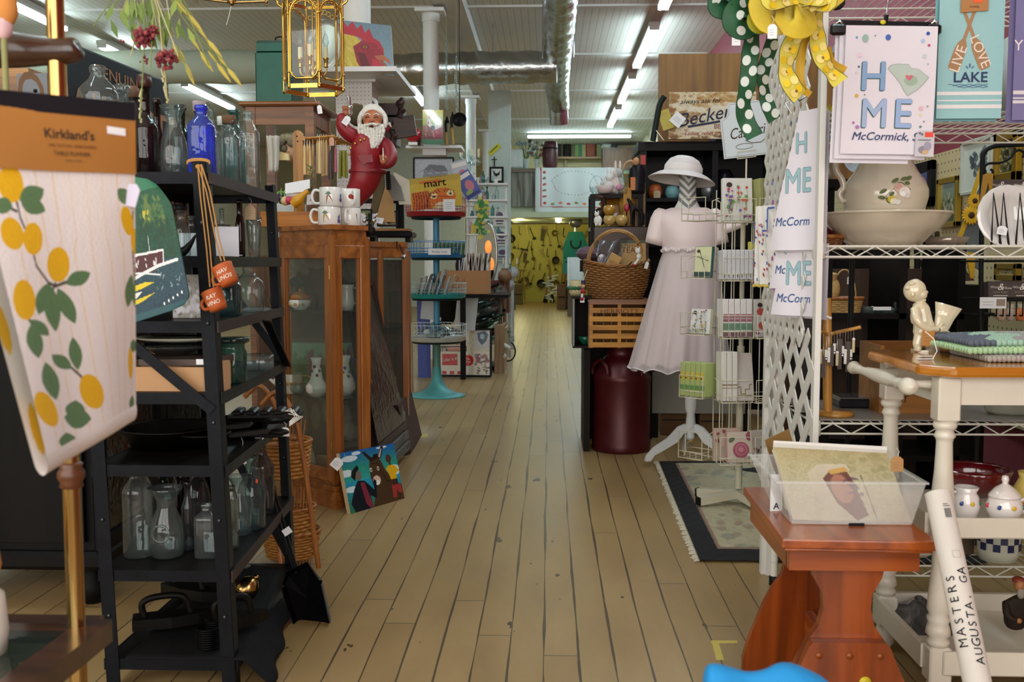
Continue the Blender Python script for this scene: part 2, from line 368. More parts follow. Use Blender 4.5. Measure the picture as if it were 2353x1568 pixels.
 # THE ROOM
XL,XR,YF,YB,ZC=-7.4,2.3,-2.0,30.0,4.1
def floor_mat():
 m=bpy.data.materials.new('painted_floorboards');m.use_nodes=True;nt=m.node_tree;N=nt.nodes;L=nt.links;b=N['Principled BSDF']
 def mth(op,a,c=None,d=None):
  n=N.new('ShaderNodeMath');n.operation=op
  for i,x in enumerate((a,c,d)):
   if x is None:continue
   if isinstance(x,(int,float)):iv(n,i,x)
   else:L.new(x,n.inputs[i])
  return n.outputs[0]
 g=N.new('ShaderNodeNewGeometry');sp=N.new('ShaderNodeSeparateXYZ');L.new(g.outputs['Position'],sp.inputs[0])
 X,Y=sp.outputs[0],sp.outputs[1];PW=.098
 wob=N.new('ShaderNodeTexNoise');iv(wob,'Scale',.9);L.new(g.outputs['Position'],wob.inputs[0])
 xs=mth('DIVIDE',mth('ADD',X,mth('MULTIPLY',wob.outputs[0],.02)),PW)
 idx=mth('FLOOR',xs);fr=mth('FRACT',xs)
 wn=N.new('ShaderNodeTexWhiteNoise');wn.noise_dimensions='1D';L.new(idx,wn.inputs['W'])
 ys=mth('DIVIDE',mth('ADD',Y,mth('MULTIPLY',wn.outputs[0],7)),3.4)
 yfr=mth('FRACT',ys)
 wn2=N.new('ShaderNodeTexWhiteNoise');wn2.noise_dimensions='2D';cb=N.new('ShaderNodeCombineXYZ');L.new(idx,cb.inputs[0]);L.new(mth('FLOOR',ys),cb.inputs[1]);L.new(cb.outputs[0],wn2.inputs[0])
 gn=N.new('ShaderNodeTexNoise');iv(gn,'Scale',1.0);iv(gn,'Detail',5);mp=N.new('ShaderNodeMapping');iv(mp,'Scale',(14,1.6,1));L.new(g.outputs['Position'],mp.inputs[0]);L.new(mp.outputs[0],gn.inputs[0])
 cen=mth('SUBTRACT',1.0,mth('MINIMUM',1.0,mth('MULTIPLY',mth('ABSOLUTE',mth('ADD',X,.06)),1.6)))
 wd=mth('MULTIPLY_ADD',mth('MAXIMUM',mth('SUBTRACT',gn.outputs[0],.40),0.0),mth('MULTIPLY_ADD',cen,.2,.035),.014)
 edge=mth('MINIMUM',fr,mth('SUBTRACT',1.0,fr))
 gap=mth('LESS_THAN',edge,wd)
 yg=mth('LESS_THAN',mth('MINIMUM',yfr,mth('SUBTRACT',1.0,yfr)),.0007)
 allg=mth('MAXIMUM',gap,yg)
 base=N.new('ShaderNodeValToRGB');e=base.color_ramp.elements
 e[0].color=(*lin(col('9a7e54')),1);e[1].color=(*lin(col('a98d62')),1);L.new(wn2.outputs[0],base.inputs[0])
 st=N.new('ShaderNodeTexNoise');iv(st,'Scale',2.2);iv(st,'Detail',7);iv(st,'Roughness',.65)
 mp2=N.new('ShaderNodeMapping');iv(mp2,'Scale',(1.8,.6,1));L.new(g.outputs['Position'],mp2.inputs[0]);L.new(mp2.outputs[0],st.inputs[0])
 mx=N.new('ShaderNodeMix');mx.data_type='RGBA';mx.blend_type='MULTIPLY';iv(mx,0,1)
 r2=N.new('ShaderNodeValToRGB');r2.color_ramp.elements[0].position=.3;r2.color_ramp.elements[1].position=.7
 r2.color_ramp.elements[0].color=(.74,.71,.66,1);r2.color_ramp.elements[1].color=(1.05,1.04,1.02,1);L.new(st.outputs[0],r2.inputs[0])
 L.new(base.outputs[0],mx.inputs[6]);L.new(r2.outputs[0],mx.inputs[7])
 ch=N.new('ShaderNodeTexNoise');iv(ch,'Scale',9);iv(ch,'Detail',3);mp3=N.new('ShaderNodeMapping');iv(mp3,'Scale',(1.3,.7,1));L.new(g.outputs['Position'],mp3.inputs[0]);L.new(mp3.outputs[0],ch.inputs[0])
 chip=mth('GREATER_THAN',mth('ADD',ch.outputs[0],mth('MULTIPLY',cen,.03)),.715)
 m2=N.new('ShaderNodeMix');m2.data_type='RGBA';L.new(mth('MULTIPLY',mth('MAXIMUM',allg,chip),.86),m2.inputs[0]);L.new(mx.outputs[2],m2.inputs[6]);iv(m2,7,(*lin(col('2c241a')),1))
 L.new(m2.outputs[2],b.inputs['Base Color'])
 rg=mth('MULTIPLY_ADD',st.outputs[0],.25,.24);L.new(rg,b.inputs['Roughness'])
 bp=N.new('ShaderNodeBump');iv(bp,'Strength',.35);iv(bp,'Distance',.004)
 L.new(mth('SUBTRACT',mth('MULTIPLY',st.outputs[0],.5),allg),bp.inputs['Height']);L.new(bp.outputs[0],b.inputs['Normal'])
 return m
def stripe_mat(h,dark,pitch,axis=0,wd=.06,rough=.6):
 m=bpy.data.materials.new('beadboard');m.use_nodes=True;N=m.node_tree.nodes;L=m.node_tree.links;b=N['Principled BSDF']
 g=N.new('ShaderNodeNewGeometry');sp=N.new('ShaderNodeSeparateXYZ');L.new(g.outputs['Position'],sp.inputs[0])
 d=N.new('ShaderNodeMath');d.operation='DIVIDE';L.new(sp.outputs[axis],d.inputs[0]);iv(d,1,pitch)
 f=N.new('ShaderNodeMath');f.operation='FRACT';L.new(d.outputs[0],f.inputs[0])
 c=N.new('ShaderNodeMath');c.operation='LESS_THAN';L.new(f.outputs[0],c.inputs[0]);iv(c,1,wd)
 n=N.new('ShaderNodeTexNoise');iv(n,'Scale',1.3);iv(n,'Detail',5);L.new(g.outputs['Position'],n.inputs[0])
 mx0=N.new('ShaderNodeMix');mx0.data_type='RGBA';L.new(n.outputs[0],mx0.inputs[0]);k=lin(col(h))
 iv(mx0,6,(*[x*.85 for x in k],1));iv(mx0,7,(*[min(1,x*1.1)for x in k],1))
 mx=N.new('ShaderNodeMix');mx.data_type='RGBA';L.new(c.outputs[0],mx.inputs[0]);L.new(mx0.outputs[2],mx.inputs[6]);iv(mx,7,(*lin(col(dark)),1))
 L.new(mx.outputs[2],b.inputs['Base Color']);iv(b,'Roughness',rough)
 return m
def peg_mat(h,hole,pitch=.0254,axes=(1,2),rad=.13):
 m=bpy.data.materials.new('pegboard');m.use_nodes=True;N=m.node_tree.nodes;L=m.node_tree.links;b=N['Principled BSDF']
 g=N.new('ShaderNodeNewGeometry');sp=N.new('ShaderNodeSeparateXYZ');L.new(g.outputs['Position'],sp.inputs[0]);ds=[]
 for a in axes:
  x=sp.outputs[a]
  for op,v in(('DIVIDE',pitch),('FRACT',None),('SUBTRACT',.5),('POWER',2.0)):
   n=N.new('ShaderNodeMath');n.operation=op;L.new(x,n.inputs[0])
   if v is not None:iv(n,1,v)
   x=n.outputs[0]
   if op=='SUBTRACT':n=N.new('ShaderNodeMath');n.operation='ABSOLUTE';L.new(x,n.inputs[0]);x=n.outputs[0]
  ds.append(x)
 ad=N.new('ShaderNodeMath');L.new(ds[0],ad.inputs[0]);L.new(ds[1],ad.inputs[1])
 lt=N.new('ShaderNodeMath');lt.operation='LESS_THAN';L.new(ad.outputs[0],lt.inputs[0]);iv(lt,1,rad*rad)
 mx=N.new('ShaderNodeMix');mx.data_type='RGBA';L.new(lt.outputs[0],mx.inputs[0]);iv(mx,6,(*lin(col(h)),1));iv(mx,7,(*lin(col(hole)),1))
 L.new(mx.outputs[2],b.inputs['Base Color']);iv(b,'Roughness',.6)
 return m
def stc(b,name):return b.put(name,kind='structure',org=(0,0,0))
stc(MB().box(((XL+XR)/2,(YF+YB)/2,-.05),(XR-XL,YB-YF,.1),floor_mat()),'floor')
stc(MB().box(((XL+XR)/2,(YF+YB)/2,ZC+.05),(XR-XL,YB-YF,.1),stripe_mat('e0ddd4','97958c',.085)),'ceiling')
PEG_Y=peg_mat('c9b48a','5c4e34',.05)
b=MB();WMAROON=mat('7a2434',.7,var=.1)
b.box((XR+.05,8,2.05),(.1,20,4.1),WMAROON).box((XR+.05,24,2.05),(.1,12,4.1),mat('d9cfae',.7,var=.06))
stc(b,'wall_right')
stc(MB().box((XR-.012,5.6,1.02),(.02,7.4,1.44),PEG_Y),'trim_1')
stc(MB().box((XL-.05,14,2.05),(.1,32,4.1),mat('c6c0b0',.7)),'wall_left')
stc(MB().box(((XL+XR)/2,YB+.05,2.05),(XR-XL,.1,4.1),mat('c4bc9c',.7)),'wall_back')
WF=mat('8a7f6c',.7);b=MB()
b.box((-2.55,YF-.05,.24),(9.7,.1,.48),WF).box((-2.55,YF-.05,3.77),(9.7,.1,.66),WF)
for x in(-7.2,-1.85,2.2):b.box((x,YF-.05,1.95),(.25,.1,3.0),WF)
stc(b,'wall_front')
BW=mat('d6d6d2',.55,var=.05)
stc(MB().box((-1.12,14,ZC-.07),(.34,30,.14),BW),'trim_2')
for i,y in enumerate((11.9,14.6,17.6,21.0)):stc(MB().box(((XL+XR)/2,y,ZC-.012),(9.6,.09,.024),BW),'trim_%d'%(i+3))
CW=mat('dcdcd8',.45,var=.05)
def column(D,r,name,z0=0):
 b=MB();b.cyl((-1.33,D,z0),(-1.33,D,ZC-.16),r,CW,24)
 b.box((-1.33,D,ZC-.19),(r*3.6,r*3.6,.04),CW);b.cyl((-1.33,D,ZC-.3),(-1.33,D,ZC-.2),r*1.12,CW,24)
 return b.put(name,kind='structure',org=(-1.33,D,0))
column(6.95,.105,'column');column(11.4,.09,'column');column(17.2,.085,'column');column(21.5,.09,'column')
TUBE=mat((.88,.98,1.0),emis=TUBE_E,var=0,name='lit_tube');TUBEW=mat((.9,.95,1.0),emis=TUBE_E,var=0,name='lit_tube')
FIX=mat('dfe2e0',.4,var=.02)
def lamp(x,y,L,lb,z=3.95,along='Y',parts=2):
 t=thg('fluorescent_lamp',lb,'ceiling light',(x,y,z),'fluorescent lamps under the ceiling')
 M=T(x,y,z)@(Rz(0)if along=='Y' else Rz(-90))
 b=MB(M);b.box((0,L/2,.055),(.13,L+.06,.06),FIX,bev=.01);b.box((0,L/2,.11),(.05,L*.5,.06),FIX);b.put('housing',t)
 for s in((-1,1)if parts==2 else(0,)):
  b=MB(M);b.cyl((s*.035,.02,0),(s*.035,L-.02,0),.02,TUBE,10);b.put('tube',t,'glowing white tube')
 b=MB(M)
 for yy in(0.0,L):b.box((0,yy,.015),(.12,.02,.06),FIX)
 b.put('socket',t);return t
lamp(1.28,12.45,2.4,'fluorescent ceiling lamp over the right of the aisle, nearest one shown whole')
lamp(1.28,15.7,2.4,'fluorescent ceiling lamp over the right of the aisle, second shown whole')
lamp(1.28,18.8,2.4,'fluorescent ceiling lamp over the right of the aisle, farthest of that row')
lamp(1.28,8.8,2.7,'fluorescent ceiling lamp above the dotted green bow, cut by the top of the photo')
lamp(-5.95,11.0,1.25,'fluorescent ceiling lamp at the far left beside the top of the brass pole')
lamp(-5.86,16.1,2.4,'fluorescent ceiling lamp above the blue glass bottle')
lamp(-5.9,13.2,1.1,'short fluorescent ceiling lamp just above the black oil sign')
lamp(-2.25,16.0,2.2,'fluorescent ceiling lamp between the rooster painting and the white column')
lamp(-.2-.3,23.4,2.4,'fluorescent lamp hung crosswise at the far end over the mezzanine',4.02,'X')
for x,y,w_ in((-2.25,1.5,'the steel shelf'),(1.28,2.2,'the kitchen cart'),(-2.25,7.6,'the green tin box'),(1.28,5.4,'the black bookcase')):
 lamp(x,y,2.4,'fluorescent ceiling lamp out of view high above '+w_)
FOIL=mat('b9bdbd',.24,1,.25,9,.9,name='foil');DPAINT=mat('b3baa6',.6,0,.12,5,.4)
def duct_geo(b,pts,r,m,ring=.12):
 P=[Vector(p)for p in pts];out=[];rs=[]
 for a,c in zip(P,P[1:]):
  n=max(2,int((c-a).length/ring))
  for i in range(n):out.append(a.lerp(c,i/n));rs.append(r*(1+.05*sin(i*2.1)+random.uniform(-.03,.03)))
 out.append(P[-1]);rs.append(r);b.tu(out,rs,m,20)
t=thg('silver_duct','crinkled silver foil air duct running along and across under the ceiling','duct',(.12,8,3.7))
b=MB();duct_geo(b,[(.11,8.2,3.72),(.11,14.9,3.72),(.16,16.4,3.66)],.175,FOIL,.14);b.put('long_duct',t)
b=MB();duct_geo(b,[(.1,12.75,3.56),(-1.0,12.8,3.56),(-2.15,12.9,3.56)],.2,FOIL,.1);b.put('branch_duct',t)
b=MB();b.cyl((.15,16.3,3.7),(.17,16.4,3.35),.15,FOIL,20);b.put('end_elbow',t)
for x,y in((.11,9.5),(.11,12.4),(-.9,12.8)):
 b=MB();b.cyl((x-.19,y,3.6),(x-.19,y,ZC),.008,MCH,6);b.cyl((x+.19,y,3.6),(x+.19,y,ZC),.008,MCH,6);b.put('hanger_rod',t)
b=MB();duct_geo(b,[(-7.2,12.6,3.58),(-3.1,12.75,3.58)],.21,DPAINT,.3);b.put('painted_duct','pale painted round duct crossing the ceiling behind the green tin trunk','duct')
# FAR END: mezzanine and yellow tool wall
GRN=mat('bcc4a8',.6,var=.08)
MD=22.0;mz0,mz1=at(1250,492,MD).z,at(1250,392,MD).z
xa,xb=at(1165,500,MD).x,XR
b=MB();b.box(((xa+xb)/2,MD+.34,(mz0+mz1)/2),(xb-xa,.6,mz1-mz0),GRN).box(((xa+xb)/2,MD-.02,mz0-.02),(xb-xa,.3,.12),GRN).box(((xa+xb)/2,MD+2,mz0+.02),(xb-xa,4,.1),GRN);stc(b,'mezzanine_floor')
BARN=wood('8f8f88','4e4a44','Z',.9,5)
x0,x1=at(1163,400,MD).x,at(1232,400,MD).x
t=thg('barn_board_panel','weathered grey barn wood panel fixed to the mezzanine front left of the cloth','panel',((x0+x1)/2,MD-.06,at(1,478,MD).z))
for k in range(5):MB().box((x0+(x1-x0)*(k+.5)/5,MD-.03,(at(1,478,MD).z+mz1)/2),((x1-x0)/5.2,.04,(mz1-at(1,478,MD).z)),BARN).put('board',t)
MB().box(((x0+x1)/2,MD-.06,mz1),(x1-x0,.06,.08),wood('7a6a58','4a4036','X')).put('rail',t)
stc(MB().box(((xa+xb)/2,25.9,3.2),(xb-xa,.1,1.8),mat('cfc49a',.7)),'mezzanine_wall')
sh=thg('wall_shelf','long wooden wall shelf on the mezzanine under the cross lamp','shelf',at(1330,362,25.6))
zz=at(1300,364,25.6).z
MB().box((at(1340,362,25.6).x-.1,25.6,zz),(1.7,.35,.05),wood('a07c48','7a5a30','X')).put('shelf_board',sh)
MB().box((at(1300,362,25.6).x,25.75,zz-.5),(.05,.3,.9),wood('a07c48','7a5a30')).put('bracket',sh)
goods=[('book',1285,'2f2622',.1,.33),('dark_jar',1303,'231f1e',.2,.42),('book',1325,'6e8a4e',.09,.3),('book',1333,'3e6a50',.09,.32),('book',1341,'a49a6a',.09,.3),('tin_box',1357,'8c4a3a',.26,.38),('book',1375,'7a7a4c',.1,.3),('mantel_clock',1393,'b8c8c0',.3,.42),('tin_box',1410,'4a5048',.2,.3)]
names={'book':'hardback book standing','dark_jar':'tall dark jar','tin_box':'painted tin','mantel_clock':'pale mantel clock'}
cw={'2f2622':'near black','6e8a4e':'leaf green','3e6a50':'bluish green','a49a6a':'tan','7a7a4c':'olive','231f1e':'black','8c4a3a':'rusty red','b8c8c0':'grey','4a5048':'dark grey'}
for n,px,c,wd,h in goods:
 p=on(px,25.55,zz+.025);b=MB(T(p));mm=mat(c,.7)
 if n=='book':b.box((0,0,h/2),(wd,.22,h),mm);b.box((0,.01,h/2),(wd*.7,.215,h+.002),MPP)
 elif n=='mantel_clock':
  b.pl_([(-wd/2,0),(wd/2,0),(wd/2,h*.6),(0,h),(-wd/2,h*.6)],-.06,.06,mm);b.dr([('E','f0f0e0',0,h*.5,wd*.28,wd*.28)],y0=-.06)
 else:b.la([(wd*.45,0),(wd*.5,h*.05),(wd*.5,h*.75),(wd*.4,h*.85),(wd*.4,h)],mm,16,sq=2 if n=='dark_jar' else 5)
 b.put(n,None,'%s %s on the mezzanine wall shelf'%(cw[c],names[n]),n.split('_')[-1],'goods on the mezzanine shelf')
b=MB();p=at(1430,330,25.2);b.box((1.78,25.2,3.1),(.9,.5,1.7),wood('6a4a30','4a3220'));b.box((1.78,24.93,3.1),(.75,.03,1.55),wood('7a5638','583c26'));b.put('tall_cupboard','tall brown wooden cupboard at the right end of the mezzanine','cupboard')
b=MB();p=at(1264,389,MD+.3);r=m_(17,MD);b.la([(r*.85,0),(r,.1),(r*1.05,.3),(r,.5),(r*.85,.6),(r*.8,.57)],mat('4a1e2a',.4),c=p);b.tu([(p.x+r*cos(a),p.y+r*sin(a),p.z+.45)for a in lsp(0,6.1,16)],.015,MIR,5);b.put('keg','maroon keg standing on the mezzanine edge above the white cloth','keg')
b=MB();p=at(1181,388,MD+.3);b.box(p+UZ(.2),(m_(42,MD),.4,m_(42,MD)),mat('c6d2d6'),bev=.02);b.box(p+V((0,-.2,.2)),(m_(38,MD),.02,m_(36,MD)),mat('d6e0e2'));b.put('white_cabinet','small pale enamelled cabinet on the mezzanine at its left end','cabinet')
def bqt(px,py,D,cols,lb,w=30,h=40,n=26,name='silk_flowers'):
 p=at(px,py,D);t=thg(name,lb,'flowers',p);s_=m_(1,D);rr=RND(px)
 b=MB(T(p));b.la([(w*.12*s_,0),(w*.2*s_,h*.3*s_),(w*.23*s_,h*.35*s_)],mat('c9cfd0',.4),12);b.put('vase',t)
 b=MB(T(p));c=MB(T(p))
 for k in range(n):
  q=V((rr.uniform(-.5,.5)*w,rr.uniform(-.3,.3)*w,h*rr.uniform(.5,1.0)))*s_
  b.tu([(0,0,h*.3*s_),tuple(q*.6+UZ(h*.15*s_)),q],s_*.5,mat('4d6b3c',.7),4,cap=False)
  c.ell(q,(s_*w*.09*rr.uniform(.6,1.3),)*3,mat(cols[k%len(cols)],.7),8,5)
 b.put('stems',t);c.put('blossoms',t);return t
bqt(1208,388,MD+.35,['aebcc4','8c98a4','3c3a40','d8e0e2'],'bouquet of grey and white silk flowers on the mezzanine edge',40,62)
bqt(1234,388,MD+.35,['d4dce0','6e7c84','b03038'],'bouquet with one red bloom beside the maroon keg',34,60)
x0,x1=at(1230,400,MD).x,at(1412,400,MD).x;z0,z1=at(1300,492,MD-.2).z,mz1+.05
A=Art(150,90,'dfe9ee')
A.ln_('b03a44',[(.07,0),(.075,.84),(1,.86)],.014)
for k in range(9):A.ell(['b8423c','7a8c4a','d07a5a'][k%3],.12+.1*k,.76+.02*(k%2),.022,.028,30*k)
for k in range(5):A.ell(['b8423c','7a6a4a'][k%2],.115,.1+.13*k,.02,.03,20*k)
for k in range(40):
 a=6.283*k/40;A.ell('8a929a',.5+.28*cos(a)*(1+.05*sin(6*a)),.33+.26*sin(a),.007,.011,40*k)
pnt('embroidered_cloth',A,lambda u,v:V((x0+(x1-x0)*u,MD-.1-.05*sin(v*3)-.02*sin(u*22),z1+(z0-z1)*v)),vc(.8),None,'white tablecloth with a red embroidered border hung over the mezzanine rail','cloth',thick=.01)
YW=28.5;YEL=mat('a8a04c',.7,var=.08)
stc(MB().box((.1,YW,1.1),(4.4,.1,2.2),YEL),'partition_wall')
stc(MB().box((-3.4,25.2,2.05),(2.6,.12,4.1),mat('c8ccc0',.7)),'partition_wall')
lt=thg('bare_bulb','bare lit bulb hanging in front of the yellow tool wall','bulb',at(1283,500,23.4))
p=at(1283,505,23.4);MB().ell(p,.07,mat((1,.93,.62),emis=BULB_E*2.2,var=0)).put('bulb_glass',lt,'glowing bulb');MB().cyl(p+UZ(.05),p+UZ(.16),.03,MBK,10).put('socket',lt)
for q in((-.7,24.5,2.0),(.3,26.8,2.0),(-.9,27.2,1.95)):
 l=bpy.data.lights.new('tool_wall_bulb','POINT');l.energy=16;l.color=(1,.93,.45);l.shadow_soft_size=.08
 o=link(bpy.data.objects.new('tool_wall_bulb',l));o.location=q
rr=RND(11);kinds=['hanging_pan','hammer','hand_saw','hanging_ladle','wrench','iron_hook']
def tool(kind,p,s,m,rot):
 b=MB(T(p)@Ry(rot));wd=wood('8a6a30','5c4420','Z')
 if kind=='hanging_pan':b.la([(.001,0),(s*.3,0),(s*.34,.05),(s*.32,.05)],m,14,M=T(0,0,-.3*s)@Rx(90));b.box((0,0,s*.3),(s*.08,.02,s*.6),m)
 elif kind=='hammer':b.cyl((0,0,-s*.5),(0,0,s*.3),s*.04,wd,6);b.box((0,0,s*.34),(s*.36,s*.1,s*.1),m)
 elif kind=='hand_saw':b.pl_([(-s*.15,-s*.5),(s*.05,-s*.5),(s*.16,s*.3),(-s*.18,s*.3)],-.006,.006,m);b.pl_([(-s*.2,s*.3),(s*.18,s*.3),(s*.12,s*.52),(-s*.14,s*.5)],-.015,.015,wd)
 elif kind=='hanging_ladle':b.cyl((0,0,-s*.3),(0,0,s*.5),s*.025,m,6);b.ell((0,0,-s*.38),(s*.14,s*.1,s*.1),m,10,6)
 elif kind=='wrench':b.box((0,0,0),(s*.09,.02,s*.7),m);b.pl_([(-s*.12,s*.3),(s*.12,s*.3),(s*.14,s*.5),(s*.04,s*.42),(-s*.04,s*.42),(-s*.14,s*.5)],-.02,.02,m)
 else:b.tu([(0,0,s*.4),(0,0,-s*.2),(s*.1,0,-s*.34),(s*.2,0,-s*.2)],s*.03,m,6)
 return b
tm=[mat('3a3418',.5,.6),mat('5e5426',.45,.5),mat('807238',.4,.6),mat('2c2a1c',.6,.2)]
n_=0
for r_,py in enumerate((535,560,585,612,640)):
 for c_ in range(11):
  px=1176+c_*17+rr.uniform(-5,5)
  if 1300<px<1336 and py<640:continue
  kd=kinds[(r_*3+c_*5+r_*c_)%6];s=rr.uniform(.22,.42)
  tool(kd,at(px,py+rr.uniform(-6,6),YW-.1),s,tm[(r_+c_)%4],rr.uniform(-25,25)).put(kd,None,'old dark %s hung among the tools on the yellow back wall'%kd.replace('_',' '),kd.split('_')[-1],'old %ss on the yellow wall'%kd.replace('_',' '));n_+=1
for i,(px,h,tl)in enumerate(((1285,1.5,6),(1270,1.2,-5),(1297,1.3,3),(1252,.9,9))):
 p=on(px,27.4,0);MB(T(p)@Ry(tl)).cyl((0,0,0),(0,0,h),.025,wood('9a7a34','6a5020'),8).cyl((0,0,.02),(0,0,.25),.07,MIR,8,.03).put('long_handled_tool',['longest wooden tool handle','wooden tool handle leaning left','straight wooden tool handle','shortest wooden tool handle'][i]+' leaning on the yellow wall','tool','long tools leaning on the yellow wall')
p=on(1322,24,0);t=thg('apron_stand','teal apron with a dark horseshoe on a metal stand','apron',p)
b=MB(T(p));b.cyl((0,0,0),(0,0,2.0),.03,MCH,8);b.ell((0,0,2.08),(.16,.1,.14),mat('8a8c90',.3,.8));b.box((0,0,.02),(.5,.4,.04),MIR);b.put('stand',t)
TEAL=mat('2b9a8c',.7,var=.08);pts=[(-.3,.85),(.3,.85),(.3,1.5),(.17,1.85),(-.17,1.85),(-.3,1.5)]
b=MB(T(p));b.pl_(pts,-.1,-.04,TEAL);b.dr([('L','1a3838',[(.12*cos(a),1.58+.13*sin(a))for a in lsp(-3.6,.45,12)],.045),('R','1a3838',-.24,1.1,.48,.05),('R','236a64',-.3,1.22,.6,.02)],y0=-.1);b.put('apron',t)
b=MB();p=on(1322,20.5,0);b.sht(lambda u,v:p+V(((u-.5)*.34,-.1*sin(v*1.5)+.03*sin(u*20),1.22-.62*v)),16,8,mat('dfe6ea',.8));b.box(p+V((0,.25,.58)),(.3,.45,1.16),mat('5a4a3a',.7));b.put('covered_crate','tall crate draped with a white cloth below the teal apron','crate')
for px,py,w_,h_,c,lab,nm in((1290,711,20,56,'6a4a2a','narrow brown wooden box at the end of the aisle','wooden_box'),(1307,709,14,50,'5c4030','dark brown box right of the narrow brown box','wooden_box'),(1190,700,22,46,'6b5a34','squat tan crate on the left of the aisle end','crate')):
 p=fl(px,py);D=p.y;x,z=m_(w_,D),m_(h_,D);b=MB(T(p));b.box((0,.15,z/2),(x,.3,z),mat(c,.7),bev=.01);b.box((0,-.005,z*.5),(x*.8,.02,z*.06),mat('2e2418',.8));b.put(nm,lab,nm.split('_')[-1])
p=fl(1268,703);b=MB(T(p));rr=RND(3);wm=mat('d8e0e4',.4)
for k in range(14):
 a=rr.uniform(0,6.28);b.tu([(rr.uniform(-.1,.1),0,.1+k*.05),(cos(a)*.25,sin(a)*.1,.15+k*.05),(cos(a+1)*.12,0,.25+k*.04)],.018,wm,6)
b.put('white_wire_figure','white bent wire animal figure standing at the end of the aisle','figure')
# LEFT FOREGROUND: brass stand, table runner, dried flowers
WALN=wood('4a2a18','2c170c','X',.3,9,.4)
pl=on(183,1.36,.0)
t=thg('etagere','brass post display stand with a walnut rimmed glass shelf at the far left','display stand',pl)
PX=at(150,700,1.36).x;zt=at(205,1462,1.36).z
b=MB();b.cyl((PX,1.36,.0),(PX,1.36,2.1),.0122,MBR,24);b.put('post',t)
for z in(at(0,1088,1.36).z,at(0,410,1.36).z):
 b=MB();b.la([(.0125,-.02),(.0165,-.018),(.0145,-.012),(.0185,-.005),(.0185,.003),(.0145,.009),(.0165,.014),(.0125,.017)],wood('6a3c1e','40220f'),24,c=(PX,1.36,z));b.put('collar',t)
b=MB();b.bar((PX-.5,1.385,zt),(PX+.02,1.385,zt),.035,.03,WALN).bar((PX+.018,1.385,zt-.001),tuple(on(-60,1.08,zt)),.045,.032,WALN);b.put('shelf_frame',t)
b=MB();b.pri([(PX-.6,1.385),(PX+.0,1.385),(on(-60,1.08,zt).x,1.08),(PX-.6,1.08)],zt-.006,zt+.004,glass('9db8b4',.5,.9,.02));b.put('glass_shelf',t)
zk=at(0,118,1.36).z
b=MB();b.tu([(PX-.42,1.36,zk+.055),(PX-.25,1.36,zk+.03),(PX-.1,1.36,zk+.006),(PX-.02,1.36,zk),(PX+.025,1.36,zk+.001),(PX+.034,1.36,zk+.003)],[.055,.045,.028,.02,.017,.006],WALN,16);b.put('top_rail',t)
RA,RB,RC,RD=at(-90,232,1.02),at(308,268,1.16),at(104,1048,.97),at(316,928,1.22)
def runner(u,v,off=0.0):
 p=RA.lerp(RB,u).lerp(RC.lerp(RD,u),v);n=(RB-RA).cross(RC-RA).normalized()
 if n.y>0:n=-n
 return p+n*(.004*sin(9*u+2*v)*v-off)
t=thg('table_runner','white lemon print table runner folded over a black hanger with a kraft band','table runner',runner(.5,1))
A=Art(300,420,'e9e1e0')
for k in range(9):
 u0=.12+.107*k;A.ln_('e6c590',[(u0+.03*sin(y*3.3+k)*(y>.3),y)for y in lsp(0,1,24)],.006)
def ruv(px,py):
 f=(py-232)/820;xl=-88+192*f;u=(px-xl)/(311-xl);h=655*(1-u)+530*u;return u,(py-396)/h
def rp(c,pts):A.po(c,[ruv(*p)for p in pts])
def leaf(x,y,L,wd,ang,c='5a7a52'):
 a=R(ang);q=[]
 for s_ in(1,-1):
  for k in range(9):
   tt=k/8 if s_>0 else 1-k/8;w_=s_*wd*sin(pi*tt)**.8;q.append((x+L*tt*cos(a)-w_*sin(a),y+L*tt*sin(a)+w_*cos(a)))
 rp(c,q);rp('4c6b48',[(x,y),(x+L*cos(a),y+L*sin(a)),(x+L*.5*cos(a)-1*sin(a),y+L*.5*sin(a)+1)])
def lemon(x,y,a,b_,rot=0):
 ro=R(rot);rp('e2ae08',[(x+a*cos(t_)*cos(ro)-b_*sin(t_)*(1+.08*abs(sin(t_))**8)*sin(ro),y+a*cos(t_)*sin(ro)+b_*sin(t_)*cos(ro))for t_ in lsp(0,6.28,24)])
def stem(pts,wd=.012):
 A.ln_('4a4038',[ruv(*p)for p in pts],wd)
stem([(32,470),(40,510),(60,560),(75,620),(100,655),(115,662),(140,650)]);stem([(0,480),(32,495)]);stem([(60,745),(85,770)]);stem([(150,850),(170,870)]);stem([(305,480),(303,560),(310,650)]);stem([(115,655),(100,700)])
for a in((20,432,27,44,-5),(24,548,23,38,-12),(67,556,21,38,0),(122,611,25,41,3),(51,700,22,47,-5),(191,905,24,42,-14),(100,948,19,42,-22),(289,500,16,33,-12),(312,545,14,30,-4),(294,828,8,38,0),(8,690,8,30,-10),(38,890,5,40,-10)):lemon(*a)
for a in((38,470,62,22,-30),(40,470,58,20,20),(-15,480,40,20,10),(138,655,62,17,-28),(100,655,80,16,105),(100,655,115,18,82),(120,665,90,17,65),(62,745,52,14,40),(65,755,80,16,78),(150,852,52,15,215),(163,855,78,14,262),(95,840,90,17,75),(155,970,45,20,-85),(135,965,55,24,5),(265,430,48,17,42),(300,620,80,13,100),(308,640,60,10,85),(305,770,32,10,95),(300,905,40,8,100),(140,1000,40,18,80)):leaf(*a)
MV=vc(.85,0,.4)
V0=.19
pnt('runner_front',A,lambda u,v:runner(u,V0+(1-V0)*v),MV,t)
n_=(RB-RA).cross(RC-RA).normalized();n_=-n_ if n_.y>0 else n_
